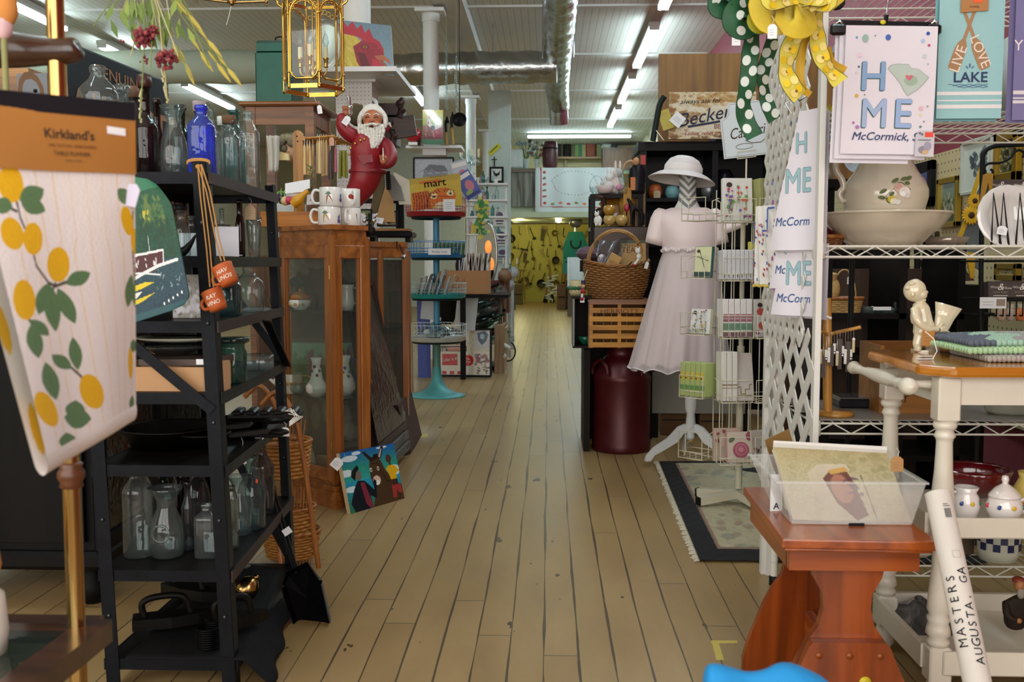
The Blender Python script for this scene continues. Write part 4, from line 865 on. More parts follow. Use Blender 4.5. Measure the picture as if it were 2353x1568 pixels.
def bgeo(b,c,rx,ry,h,rows,st,m,tw=.0035,flare=.15):
 for r_ in range(rows):
  z=h*(r_+.5)/rows;k=1-flare*(1-r_/rows);N_=st*2;ph=(r_%2)*pi
  b.tu([(c[0]+(rx*k+tw*.8*cos(st*a+ph))*cos(a),c[1]+(ry*k+tw*.8*cos(st*a+ph))*sin(a),c[2]+z)for a in[2*pi*i/(N_*2)for i in range(N_*2)]],h/rows*.52,m,5,cls=True)
 for i in range(st):
  a=2*pi*(i+.25)/st;b.tu([(c[0]+rx*(1-flare)*cos(a),c[1]+ry*(1-flare)*sin(a),c[2]),(c[0]+rx*cos(a),c[1]+ry*sin(a),c[2]+h)],tw*.7,m,4)
 b.pri([(c[0]+rx*(1-flare)*cos(a),c[1]+ry*(1-flare)*sin(a))for a in[2*pi*i/20 for i in range(20)]],c[2],c[2]+.006,m)
 b.tu([(c[0]+(rx+.004)*cos(a),c[1]+(ry+.004)*sin(a),c[2]+h)for a in[2*pi*i/28 for i in range(28)]],tw*1.8,CANE,8,cls=True)
D=3.55
for px,py,w_,h_ in((655,1095,60,85),(662,1240,62,80),(672,1355,66,62)):
 c=at(px,py,D);c.z=max(.03,c.z);b=MB();bgeo(b,c,m_(w_,D),.09,m_(h_,D),9,16,WK);b.put('basket',t)
for off in(0,-.13):
 pts=[at(x,y,D-.09)for x,y in((600,930),(632,902),(660,925),(683,975),(700,1070),(722,1230),(733,1345))];pts=[p+V((off*.9,.19 if off else 0,0))for p in pts];pts[-1].z=max(.012,pts[-1].z)
 MB().tu(pts,.009,CANE,10).put('cane_frame',t)
b=MB();rr=RND(2)
for k in range(9):
 x=640+k*7;b.tu([at(x,1010,D-.05),at(x+6*sin(k),940+abs(k-4)*6,D-.04)],.003,CANE,5);b.tu([at(x+8,1170,D-.05),at(x+10,1120,D-.04)],.0025,CANE,5);b.tu([at(x+14,1305,D-.05),at(x+16,1265,D-.04)],.0025,CANE,5)
b.put('fan_spokes',t)
MB().tu([at(630,1120,D),at(655,1420,3.2)],.009,CANE,8).put('leg',t)
t=thg('wheeled_stand','grey steel tube stand with a caster behind the low bottles','stand',fl(565,1420))
MB().cyl(at(290,1395,3.15),at(620,1375,3.35),.007,mat('8a8f8c',.35,.8),10).put('lower_tube',t);MB().cyl(at(330,1345,3.4),at(560,1340,3.45),.006,mat('8a8f8c',.35,.8),10).put('rear_tube',t)
MB().cyl(at(566,1300,3.2),at(566,1385,3.2),.014,mat('6c6c64',.4,.7),12).put('upright',t);b=MB();c=at(566,1395,3.18);b.cyl(c-V((.008,0,0)),c+V((.008,0,0)),.028,MBK,20);b.put('caster',t)
# CURIO CABINET AND WHAT STANDS ON IT
ZT=1.27
FP_=[(-1.26,4.66),(-.955,4.38),(-.84,4.56),(-.90,4.93),(-1.30,5.0)]
def off(po,d):
 cx_=sum(p[0]for p in po)/len(po);cy_=sum(p[1]for p in po)/len(po)
 return[(cx_+(x-cx_)*(1+d/.25),cy_+(y-cy_)*(1+d/.25))for x,y in po]
t=thg('curio_cabinet','oak curio cabinet with an angled glass front and glass shelves','cabinet',(-1.05,4.7,0));cur=t
MB().pri(off(FP_,.028),0,.075,OAKX).pri(off(FP_,.014),.075,.10,OAKX).put('base',t)
MB().pri(off(FP_,.0),.10,.115,OAKX).put('bottom_board',t)
MB().pri(off(FP_,.02),ZT-.022,ZT,OAKX).pri(off(FP_,.006),ZT-.09,ZT-.022,OAKX).put('top_board',t)
def frame(p,q,z0,z1,name,hinge=None):
 p,q=V((*p,0)),V((*q,0));d=(q-p);L=d.length;ang=math.degrees(math.atan2(d.y,d.x));M=T(p.x,p.y,0)@Rz(ang);w_=.038
 b=MB(M)
 for x in(w_/2+.004,L-w_/2-.004):b.box((x,0,(z0+z1)/2),(w_,.02,z1-z0),OAK,bev=.004)
 for z in(z0+.03,z1-.03):b.box((L/2,0,z),(L-2*w_,.02,.06),OAKX,bev=.004)
 for x in(w_+.012,L-w_-.012):b.box((x,.003,(z0+z1)/2),(.008,.016,z1-z0-.12),OAK)
 o=b.put(name,t)
 b=MB(M);b.box((L/2,.004,(z0+z1)/2),(L-2*w_,.003,z1-z0-.12),GPN);b.put('glass_pane',o)
 if hinge is not None:
  for z in(z0+.16,z1-.12):MB(M).cyl((hinge(L),-.012,z-.03),(hinge(L),-.012,z+.03),.004,MBR,8).put('hinge',o)
frame(FP_[0],FP_[1],.115,ZT-.09,'door',lambda L:L-.006);frame(FP_[1],FP_[2],.115,ZT-.09,'side_frame');frame(FP_[2],FP_[3],.115,ZT-.09,'side_frame')
b=MB();
for x,y in FP_:b.box((x,y,(ZT)/2+.03),(.022,.022,ZT-.16),OAK,M=T(x,y,0)@Rz(45)@T(-x,-y,0))
b.put('corner_post',t)
A=Art(60,150,'6e6254');A.grad('3e3832','5a5046',0,.45);A.grad('8ab09a','9aa878',.47,.7);A.grad('6a5a50','3c3834',.7,1);A.spl('a8a890',8,0,.02,1,.1,.2,.5,.3);A.spl('7a4a58',60,.2,.52,1,.68,.05,.5);A.spl('4a6a3c',50,0,.55,1,.7,.05,.5);A.spl('c8c0b0',6,.1,.8,.9,.85,.08,.3)  # upper browns are a painted reflection, greens below the landscape
pnt('back_panel',A,lambda u,v:V((-1.29+.38*u,4.955-.02*u,1.2-1.07*v)),vc(.5),t,'back panel painted with a brown reflection above a faint landscape')
CSH=[.88,.48]
for z in CSH:MB().pri(off(FP_,-.022),z-.004,z+.004,glass('a8d0c4',.5,.9,.02)).put('glass_shelf',t)
CER=mat('e8e6e0',.15,coat=.6,var=.02);GOLD=mat('c89a40',.2,1,.1)
def pot(p,prof,m,lb,name,cat,gr=None,spo=None,hdl=None,lid=None,dco=None,sc=1,n=24):
 t=thg(name,lb,cat,p,gr);b=MB(T(p)@Matrix.Scale(sc,4));b.la(prof,m,n);
 if dco:
  for(a,z,r_,c)in dco:
   rr_=np.interp(z,[q[1]for q in sorted(prof,key=lambda q:q[1])],[q[0]for q in sorted(prof,key=lambda q:q[1])]);b.ell((rr_*sin(a),-rr_*cos(a),z),(r_,r_*.4,r_),mat(c,.4,var=0),8,6)
 b.put('body',t)
 if spo:MB(T(p)@Matrix.Scale(sc,4)).tu(spo[0],spo[1],m,10).put('spout',t)
 if hdl:MB(T(p)@Matrix.Scale(sc,4)).tu(hdl[0],hdl[1],m if len(hdl)<3 else hdl[2],8).put('handle',t)
 if lid:MB(T(p)@Matrix.Scale(sc,4)).la(lid[0],lid[1]if len(lid)>1 else m,20).put('lid',t)
 return t
def hnd(x,z0,z1,out,r=.003):return([(x,0,z1),(x+out,0,z1),(x+out*1.1,0,(z0+z1)/2),(x+out*.6,0,z0+.005),(x,0,z0)],r)
TP=[(.0001,0),(.022,0),(.024,.004),(.05,.025),(.052,.045),(.04,.07),(.024,.08),(.024,.084)]
z=.884;g='china on the upper glass shelf'
pot(on(690,4.62,z),[(.0001,0),(.03,0),(.032,.006),(.05,.02),(.052,.04),(.045,.046)],CER,'white lidded candy dish with gold trim and an orange domed lid','candy_dish','dish',g,lid=([(.04,.046),(.046,.05),(.04,.065),(.02,.08),(.006,.085),(.008,.095),(.0001,.098)],mat('c07a44',.3,.3)),dco=[(k*.7-1.6,.025,.008,'b89a58')for k in range(6)])
pot(on(722,4.52,z),[(.0001,0),(.018,0),(.02,.03),(.012,.045),(.008,.055),(.01,.065)],glass('1c2f8c',.4),'small cobalt glass bell in the curio cabinet','glass_bell','bell',g)
for px,D_,h,r_ in((668,4.75,.065,.017),):
 p=on(px,D_,z);t=thg('glass_figurine','clear glass figurine with a round head on the upper glass shelf','figurine',p,g);b=MB(T(p));b.la([(r_,0),(r_*.6,h*.3),(r_*.9,h*.5),(r_*.3,h*.7),(.001,h*.72)],GCL);b.put('body',t);MB(T(p)).ell((0,0,h*.9),r_*.6,GCL).put('head',t)
p=on(686,4.78,z);t=thg('glass_bird_pair','pair of clear glass round headed birds in the curio cabinet','figurine',p,g)
for s_ in(-.02,.018):b=MB(T(p));b.la([(.02,0),(.015,.05),(.008,.1)],GCL,14,c=(s_,0,0));b.ell((s_,0,.125),(.024,.016,.024),G_AQUA);b.put('bird',t)
pot(on(640,4.68,z),[(.0001,0),(.03,.0),(.045,.03),(.05,.05),(.047,.052)],glass('d8c4c8',.5),'pink tinted glass bowl at the left of the upper glass shelf','glass_bowl','bowl',g)
pot(on(712,4.7,z),[(.0001,0),(.028,.0),(.042,.03),(.045,.07),(.042,.072)],glass('d8c4cc',.5),'pink tinted glass tumbler behind the cobalt bell','glass_tumbler','glass',g)
pot(on(797,4.6,z),[(.0001,0),(.03,0),(.036,.03),(.032,.075),(.03,.1),(.036,.115),(.034,.116)],CER,'white china jug with a wavy rim behind the angled glass','china_jug','jug',g,hdl=hnd(.033,.03,.1,.028))
z=.484;g='china on the lower glass shelf'
pot(on(672,4.66,z),[(.0001,0),(.045,0),(.048,.01),(.048,.09),(.046,.094),(.045,.09)],mat('c8c0ac',.25),'gold rimmed cream cup beside the cane stand','gold_cup','cup',g,hdl=(hnd(.047,.02,.08,.035)[0],.004,GOLD),dco=[(k*.4-1,.05,.01,'b08a48')for k in range(6)])
pot(on(655,4.8,z),[(.0001,0),(.03,0),(.05,.02),(.055,.05),(.03,.075),(.03,.078)],CER,'white teapot with gold handle at the back of the lower glass shelf','teapot','teapot',g,spo=([(-.05,0,.03),(-.075,0,.05),(-.085,0,.075)],[.01,.007,.005]),hdl=(hnd(.05,.02,.07,.035)[0],.004,GOLD))
pot(on(686,4.6,z),[(.0001,0),(.018,0),(.036,.02),(.04,.035),(.034,.055),(.03,.056)],GCL,'round clear glass bowl at the front of the lower glass shelf','glass_bowl','bowl',g)
pot(on(728,4.55,z),[(.0001,0),(.03,0),(.05,.025),(.05,.05),(.03,.08),(.022,.12),(.02,.16),(.026,.18),(.024,.181)],CER,'white pitcher with dark leaf sprigs behind the oak door post','china_pitcher','pitcher',g,dco=[(k*.5-1.2,.1+.02*(k%3),.008,'4a4a48')for k in range(6)])
pot(on(788,4.6,z),[(.0001,0),(.04,0),(.06,.03),(.055,.07),(.035,.11),(.03,.15),(.04,.185),(.038,.186)],CER,'tall white chocolate pot with a blue grey handle','chocolate_pot','pot',g,spo=([(-.03,0,.13),(-.05,0,.165),(-.06,0,.18)],[.012,.01,.006]),hdl=(hnd(.03,.06,.165,.035)[0],.006,mat('4a5678',.25,coat=.5)),dco=[(k*.3-1,.09+.02*(k%3),.009,['7a5a48','6878a0'][k%2])for k in range(8)])
pot(on(712,4.7,.117),[(.0001,0),(.035,0),(.03,.02),(.028,.05),(.014,.09),(.01,.11)],mat('b8a890',.4),'stoneware figure at the bottom of the curio cabinet','stoneware_vase','vase')
tz=ZT
t=thg('wooden_tray','shallow honey coloured wooden box on top of the curio cabinet','tray',(-1.2,4.78,tz));HW=wood('c07a30','9a5c20','X',.4)
b=MB();b.box((-1.165,4.64,tz+.035),(.36,.012,.07),HW).box((-1.165,4.92,tz+.035),(.36,.012,.07),HW).box((-1.34,4.78,tz+.035),(.012,.27,.07),HW).box((-.99,4.78,tz+.035),(.012,.27,.07),HW).box((-1.165,4.78,tz+.006),(.36,.28,.012),HW).box((-1.165,4.633,tz+.008),(.37,.01,.016),HW);b.put('tray_box',t)
VZ=tz+.0125
def veg(px,py,D_,r,m,lb,name,ex=None):
 p=at(px,py,D_);b=MB(T(p));b.ell((0,0,0),r,m)
 if ex:ex(b)
 b.put(name,lb,name.split('_')[-1],None)
veg(656,462,4.7,(.024,.024,.022),mat('e0c890',.4),'cream and red turnip in the wooden tray','mock_turnip',lambda b:b.ell((.016,-.004,.002),(.02,.022,.02),mat('c03a5a',.4)))
b=MB();b.tu([at(672,470,4.7),at(684,460,4.7),at(697,448,4.7),at(708,438,4.7)],[.024,.026,.014,.011],mat('d89a18',.35),14);b.tu([at(708,438,4.7),at(714,434,4.7)],[.008,.005],mat('4a3a28',.7),8);b.put('mock_gourd','yellow crookneck squash in the wooden tray','squash')
b=MB();p=at(646,455,4.76);b.ell(p,(.016,.016,.03),mat('241c3c',.2,coat=.6))
for k in range(5):a=k*1.25;b.tu([p+UZ(.03),p+V((.016*cos(a),.01*sin(a),.024)),p+V((.026*cos(a),.016*sin(a),.004))],[.005,.006,.001],mat('6a9a3c'),6)
b.tu([p+UZ(.03),p+V((.002,0,.046))],.004,mat('6a9a3c'),6);b.put('mock_eggplant','dark eggplant with a green star cap in the wooden tray','eggplant')
b=MB();p0,p1,p2,p3=at(655,422,4.74),at(712,412,4.78),at(712,440,4.76),at(655,445,4.72);b.add([p0,p1,p2,p3],[(0,3,2,1)],MPP);b.put('folded_card','blank white folded card standing in the wooden tray','card',solid=.0012)
b=MB();b.add([at(662,446,4.75),at(695,444,4.75),at(695,468,4.75),at(662,470,4.75)],[(0,3,2,1)],MPP)
vs,fs=tgeo('PUMPKIN',.012);q=at(664,455,4.748);b.add([(q.x+x,q.y-.001,q.z+y)for x,y in vs],fs,mat('3a3a3a',.7,var=0));b.put('small_sign','white card reading PUMPKIN under the blank folded card','card',solid=.001)
b=MB();b.add([at(706,448,4.72),at(720,446,4.73),at(722,470,4.73),at(704,471,4.72)],[(0,3,2,1)],MPP);b.dr([('L','7a8a6a',[(0,0),(.012,.02)],.003)],M=T(at(712,462,4.715)));b.put('seed_packet','small cream packet between the squash and the mugs','packet',solid=.001)
b=MB();base=at(716,470,4.85)
for k in range(26):
 a=base+V((.006*sin(k),0,.008*k*.9));b.tu([a,a+V((.02*cos(k*2.4),.01*sin(k*1.7),.012))],[.003,.0015],mat('4a7040',.7),4)
b.tu([base-UZ(.05),base+V((.005,0,.19))],.002,mat('5a5030',.8),5);b.put('green_sprig','green rosemary sprig standing behind the white card','plant')
CAR,YCAR,PURP,TOM,LEAFC='a8583a','c8963a','4a3a7a','a02820','4a7a58'
def cyl_art(els,r,h):
 return lambda x,z,y:((r-y)*sin(x/r),-(r-y)*cos(x/r),z)
def carrots(x,z,s_,c):
 e=[('P',c,[(x,z),(x-.3*s_,z-1.3*s_),(x-.34*s_,z-1.3*s_),(x-.3*s_,z-.1*s_)]),('P',c,[(x,z+.02*s_),(x+.25*s_,z-.02*s_),(x+.72*s_,z-1.0*s_),(x+.68*s_,z-1.0*s_),(x+.1*s_,z-.2*s_)]),('L','5c5c60',[(x-.1*s_,z-1.15*s_),(x+.15*s_,z-1.05*s_)],.0008)]
 for k in range(5):
  a=R(90+(k-2)*34);e+=[('E',LEAFC,x+.3*s_*cos(a),z+.1*s_+.34*s_*sin(a),.17*s_,.07*s_,math.degrees(a)),('L',LEAFC,[(x,z),(x+.3*s_*cos(a),z+.1*s_+.34*s_*sin(a))],.0012)]
 return e
def vegmug(p,lb,side,els,hang=0):
 r,h=.052,.088;t=thg('vegetable_mug',lb,'mug',p,None);M=T(p)
 b=MB(M);b.la([(.0001,0),(r*.94,0),(r,.004),(r,h-.002),(r-.002,h),(r-.004,h-.002),(r-.004,.008),(.0001,.006)],mat('f0eeea',.12,coat=.8,var=.01),40);b.dr(els,y0=0,fn=cyl_art(None,r,h),step=.00025);b.put('mug_body',t)
 a=R(side);d=V((cos(a),sin(a),0));MB(M).tu([tuple(d*(r-.003)+UZ(.072)),tuple(d*(r+.022)+UZ(.075)),tuple(d*(r+.034)+UZ(.048)),tuple(d*(r+.024)+UZ(.018)),tuple(d*(r-.003)+UZ(.016))],.0065,mat('f0eeea',.12,coat=.8,var=.01),12).put('handle',t)
def apple(x,z,s_):return[('E',TOM,x,z,s_*.5,s_*.5),('E',TOM,x+s_*.4,z-.1*s_,s_*.4,s_*.45),('L','3a5a30',[(x,z+s_*.4),(x+.1*s_,z+s_*.8)],.001)]
def plum(x,z,s_):return[('E',PURP,x,z,s_*.4,s_*.5),('E','3c4a80',x,z+s_*.9,s_*.25,s_*.4),('E',LEAFC,x+.1*s_,z+s_*1.3,s_*.3,s_*.12,40)]
mp1,mp2=on(757,4.58,tz),on(797,4.66,tz)
vegmug(mp1,'white mug with yellow carrots, lower left of the four vegetable mugs',184,carrots(-.008,.052,.03,YCAR)+plum(.058,.022,.02));vegmug(mp2+V((.01,.02,0)),'white mug seen handle first, lower right of the four vegetable mugs',268,[('P','8a6a5a',[(.04,.06),(.046,.06),(.05,.01)])])
vegmug(mp1+V((.008,.0,.0885)),'white mug with orange carrots, upper left of the four vegetable mugs',184,carrots(.0,.05,.03,CAR)+plum(.06,.03,.02));vegmug(mp2+V((.008,.02,.0885)),'white mug with a red tomato, upper right of the four vegetable mugs',300,apple(.018,.05,.022)+[('E','9a8a58',-.03,.035,.004,.018,25)])
RK=wood('c08428','8a5816','Z',.35,8)
t=thg('candle_rack','wooden peg rack hung with dipped taper candles','candle rack',on(686,4.97,tz));D_=4.97
x0,z1=at(685,300,D_).x,at(685,300,D_).z
b=MB();w_=m_(23,D_)/2;b.pl_([(x0-w_,tz),(x0+w_,tz),(x0+w_,z1-w_)]+[(x0+w_*cos(a),z1-w_+w_*sin(a))for a in lsp(0,pi,10)]+[(x0-w_,z1-w_)],D_-.012,D_+.012,RK);b.dr([('E','2a1c10',x0-.004,z1-.03,.004,.004),('E','2a1c10',x0,z1-.055,.004,.004)],y0=D_-.012);b.box((x0,D_,tz+.008),(.08,.1,.016),RK);b.put('upright_board',t)
pegs=[]
for k in range(7):
 p=at(700,318+k*1.5,D_-.02+.045*k);q=at(770+k*7.5,312+k*3.5,D_-.03+.045*k);MB().cyl(p,q,.0055,RK,8).put('peg',t);pegs.append((p,q))
MB().bar(at(697,318,D_-.02),at(700,328,D_+.26),.02,.02,RK).put('peg_rail',t)
rr=RND(4)
cand=[(700+6*k+rr.uniform(-1,1),332,405+rr.uniform(-4,3),'d8b880','cream')for k in range(4)]+[(729+5*k+rr.uniform(-1,1),322,400+rr.uniform(-3,5),'dcc08c','cream')for k in range(5)]+[(705+7*k,340,398,'cca870','cream')for k in range(2)]
cand+=[(759,345,412,'3c2e30','dark brown')]*1+[(771,338,396,'b05a6a','pink')]+[(782+4.2*k,345,408+rr.uniform(-4,4),'7a7a20','olive green')for k in range(4)]
for i,(x,ya,yb,c,nm)in enumerate(cand):
 kk=i%5;D2=D_-.04+.02*kk if nm=='cream' else D_-.05+.012*kk;r0=.0085 if nm=='cream' else(.012 if nm=='dark brown' else.008)
 n='taper_candle';a_,b_=at(x,ya,D2),at(x+rr.uniform(-2,2),yb,D2);t2=thg(n,{'cream':'cream dipped taper candle hanging from the left pegs of the wooden rack','dark brown':'dark brown glittery candle in the middle of the rack','pink':'short pink candle right of the dark brown candle','olive green':'olive green taper candle at the right end of the rack'}[nm],'candle',b_,{'cream':'cream taper candles on the rack','olive green':'olive taper candles on the rack'}.get(nm))
 MB().tu([a_,a_.lerp(b_,.1),b_],[r0*.3,r0*.75,r0],mat(c,.5,var=.08),10).put('wax',t2);MB().tu([a_,a_+UZ(.02),at(x,ya-14,D2)],.0012,MSR,4).put('wick',t2)
ptag(at(762,316,D_-.06),.024,.04,0,None,m=mat('d0a088',.8));o=bpy.context.scene.objects[-1]
tag(S.collection.objects[-1],'pinkish paper tag hanging from the candle rack pegs','price tag')
RED=mat('8e1420',.45,var=.18,bump=.15,ns=9);BEARD=mat('e4e0d8',.85,var=.05,ns=60,bump=1);SKIN=mat('b06a44',.5,var=.08);RED2=mat('7c101c',.45,var=.15)
D_=5.02;t=thg('santa_figurine','laughing santa claus figurine in a red suit leaning to the right with one arm raised','figurine',on(860,5.05,1.27))
def A_(x,y,d=0):return at(x,y,D_+d)
def skb(nodes,edges,m,name,parent,sub=2,lb=None):
 """nodes: (point, rx, ry) ; one continuous surface grown round a jointed skeleton"""
 me=bpy.data.meshes.new(name);o=link(bpy.data.objects.new(name,me));base=WL[parent];o.parent=parent;WL[o]=base
 me.from_pydata([tuple(Vector(n[0])-base)for n in nodes],edges,[]);me.materials.append(m)
 sk=o.modifiers.new('skin','SKIN');sk.use_smooth_shade=True;sk.branch_smoothing=.6
 for i,n in enumerate(nodes):v=me.skin_vertices[0].data[i];v.radius=(n[1],n[2]if len(n)>2 else n[1]);v.use_root=(i==0)
 s_=o.modifiers.new('sub','SUBSURF');s_.levels=sub;s_.render_levels=sub
 if lb:o['label']=lb
 return o
u_=m_(1,D_)
MB().tu([A_(861,298),A_(854,322),A_(848,350),A_(846,380),A_(845,398)],[20*u_,42*u_,45*u_,41*u_,42*u_],RED,26,flat=.8).put('red_jacket',t);MB().tu([A_(845,390),A_(836,418),A_(820,446),A_(800,474)],[37*u_,36*u_,29*u_,20*u_],RED,24,flat=.8).put('red_trousers',t)
skb([(A_(832,322),17*u_),(A_(806,312,-.03),20*u_),(A_(784,292,-.05),17*u_),(A_(785,270,-.05),14*u_),(A_(793,262,-.05),9*u_)],[(0,1),(1,2),(2,3),(3,4)],RED,'raised_sleeve',t)
skb([(A_(872,322),17*u_),(A_(893,338,-.03),18*u_),(A_(899,366,-.07),20*u_),(A_(886,378,-.1),17*u_),(A_(880,372,-.12),9*u_)],[(0,1),(1,2),(2,3),(3,4)],RED2,'lowered_sleeve',t)
MB().la([(41*u_,-.004),(44*u_,0),(43.5*u_,.012),(41*u_,.016)],RED2,28,c=A_(845,397),ax=.8).put('jacket_hem',t)
b=MB();
for x,y in((800,355),(803,341),(814,330),(826,323),(835,320),(838,372)):b.ell(A_(x+2,y,-.088),(.0065,.004,.0065),GOLD,10,6)
b.put('button',t,'gold buttons');
b=MB();b.add([A_(822,358,-.094),A_(855,355,-.094),A_(858,372,-.094),A_(842,374,-.096),(A_(838,380,-.096)),A_(828,370,-.094)],[(0,5,4,3,2,1)],RED2);b.put('pocket_flap',t,solid=.004)
b=MB();b.ell(A_(856,275,-.03),(.047,.045,.052),SKIN,24,16);b.ell(A_(853,277,-.078),(.01,.012,.009),mat('b86048',.45))
for x in(844,866):b.ell(A_(x,284 if x<850 else 283,-.068),(.014,.012,.011),mat('bc6848'))
for x in(845,865):b.tu([A_(x-6,271,-.072),A_(x,268,-.076),A_(x+5,271,-.073)],.0022,mat('4a2418'),5);b.tu([A_(x-7,264,-.07),A_(x,261,-.074),A_(x+6,264,-.07)],.003,BEARD,6)
b.ell(A_(855,292,-.077),(.014,.006,.006),mat('4a1414'),12,6);b.put('face',t)
b=MB();rr=RND(8)
for r_ in range(9):
 wv=[26,28,28,26,24,21,18,14,9][r_]
 for k in range(9):
  x=852+(k-4)/4*wv+r_*.6;y=290+r_*5.6+rr.uniform(-1.5,1.5)
  if r_==0 and 2<k<6:continue
  b.ell(A_(x,y,-.055-.02*cos((k-4)/4*1.4)),(.0095,.008,.013),BEARD,8,6)
for s_ in(-1,1):b.tu([A_(855,284,-.088),A_(855+s_*9,287,-.085),A_(855+s_*18,285+2*(s_<0),-.074)],[.006,.008,.002],BEARD,8)
b.put('beard',t,'white curly beard')
b=MB();b.tu([A_(856+30*cos(a),278-30*sin(a)*.98,-.02)for a in lsp(-.5,3.7,20)],.0125,BEARD,10);b.ell(A_(856,262,.0),(.058,.052,.05),BEARD,20,12);b.put('fur_hood',t)
b=MB();b.tu([A_(875,300,.02),A_(889,298,.02),A_(894,291,.02)],[.018,.014,.01],RED2,10);b.tu([A_(888,286,.01),A_(895,284,.01),A_(899,292,.01)],[.006,.008,.003],BEARD,8);b.put('cap_tip',t)
def shd(c,s_,parent,up=1,name='hand'):
 b=MB();b.ell(c,(s_*.5,s_*.3,s_*.55),SKIN)
 for k in range(4):
  x=(-.36+.24*k)*s_;L=(.62,.72,.68,.5)[k]*s_
  b.tu([c+V((x,-.1*s_,up*.3*s_)),c+V((x*1.05,-.42*s_,up*(.3*s_+L*.4))),c+V((x*.9,-.5*s_,up*(.1*s_+L*.1)))],[s_*.13,s_*.12,s_*.09],SKIN,8)
 b.tu([c+V((.4*s_,-.05*s_,0)),c+V((.62*s_,-.3*s_,up*.2*s_)),c+V((.35*s_,-.5*s_,up*.35*s_))],[s_*.15,s_*.13,s_*.09],SKIN,8);b.put(name,parent)
shd(A_(796,256,-.06),.038,t);shd(A_(881,368,-.14),.036,t)
b=MB();b.tu([A_(881,368,-.155),A_(880,340,-.155)],[.004,.002],mat('e8e4dc',.4),8);b.put('white_pipe',t)
b=MB();b.tu([A_(805,262,-.07),A_(803,240,-.07),A_(802,223,-.07)],[.012,.009,.008],MCH,12);b.ell(A_(804,246,-.07),(.014,.012,.014),MCH);b.ell(A_(801,224,-.07),(.01,.009,.006),MCH,10,6);b.put('silver_bell_handle',t)
ptag(A_(802,268,-.09),.032,.045,0,t,ry=35)
b=MB();b.ell(A_(822,266,.08),(.05,.03,.055),mat('4a4028',.8,var=.3));b.tu([A_(806,250,.08),A_(815,242,.08),A_(832,246,.08)],.012,mat('5a4a30',.8),8);b.put('toy_sack',t,'brown sack over the shoulder')
MB().cyl(A_(808,470,.02),on(820,5.08,1.272),.016,RED2,14).la([(.07,0),(.075,.01),(.05,.02),(.001,.022)],mat('2a1a14'),c=on(822,5.08,1.272)).put('foot_stand',t)
C2=[(-1.2,5.66),(-.95,5.62),(-.83,5.76),(-.89,6.3),(-1.25,6.3)]
z2=at(900,556,5.7).z
t=thg('display_cabinet','narrow oak display cabinet with curved glass behind the curio cabinet','cabinet',(-.9,5.7,0))
MB().pri(off(C2,.01),0,.1,OAKX).put('base',t);MB().pri(off(C2,.012),z2-.03,z2,OAKX).pri(C2,z2-.09,z2-.03,OAKX).put('top_board',t)
for(x,y)in C2[:4]:MB().box((x,y,z2/2),(.03,.03,z2-.1),OAK).put('corner_post',t)
MB().pri([(x,y+.004)for x,y in C2[:4]]+[(-.9,6.29),(-.84,5.77),(-.955,5.63)],.1,z2-.09,GPN).put('glass_pane',t)
MB().pri(off(C2,-.03),.72,.726,glass('a8d0c4',.5)).put('glass_shelf',t);MB().box((-1.07,6.28,z2/2),(.34,.01,z2-.2),wood('5a4a3a','40342a')).put('back_panel',t)
BLK=mat('0e0e10',.35,.3,.1)
t=thg('iron_scale','black flat iron tray with a raised frame on the narrow display cabinet','scale',on(890,5.5,z2))
yb=5.85;a0,a1=on(848,yb,z2).x,on(952,yb,z2).x
MB().box(((a0+a1)/2,yb,z2+.045),(a1-a0,.2,.035),BLK,bev=.006).put('tray',t);MB().box(((a0+a1)/2,yb,z2+.072),(a1-a0-.04,.16,.014),wood('b0783c','8a5a28','X')).put('wooden_top',t)
for x in(a0+.03,a1-.03):MB().box((x,yb,z2+.014),(.03,.12,.028),BLK).put('foot',t)
xf=on(920,5.84,z2).x;zf=at(920,462,5.84).z
b=MB();b.box((xf,5.84,(z2+.06+zf)/2),(.045,.03,zf-z2-.06),BLK).bar((xf,5.84,zf),(on(812,5.84,z2).x,5.84,zf),.03,.028,BLK);b.put('raised_frame',t)
b=MB();c=at(912,568,5.3);b.cyl(c,c+V((.0,0,.03)),.004,MBK,6);b.la([(.0001,0),(.014,0),(.014,.004),(.0001,.004)],MCH,14,M=T(at(928,590,5.3))@Rx(90));b.tu([at(918,562,5.3),at(922,575,5.3),at(928,586,5.3)],.003,MBK,6);b.put('lock_ring',t)
b=MB();c=at(848,546,4.62);b.cyl(c,at(848,500,4.62),.004,MIR,8);b.ell(at(848,495,4.62),(.006,.003,.012),MIR,8,6);b.ell(at(848,530,4.62),(.03,.012,.03),MIR)
for s_ in(-1,1):b.ell(at(848+s_*11,507,4.62),(.011,.01,.011),MCH)
b.box(at(848,524,4.62)+UZ(-.04),(.07,.02,.008),MIR);b.put('cruet_stand','small black iron cruet stand hooked on the corner of the curio cabinet','cruet stand')
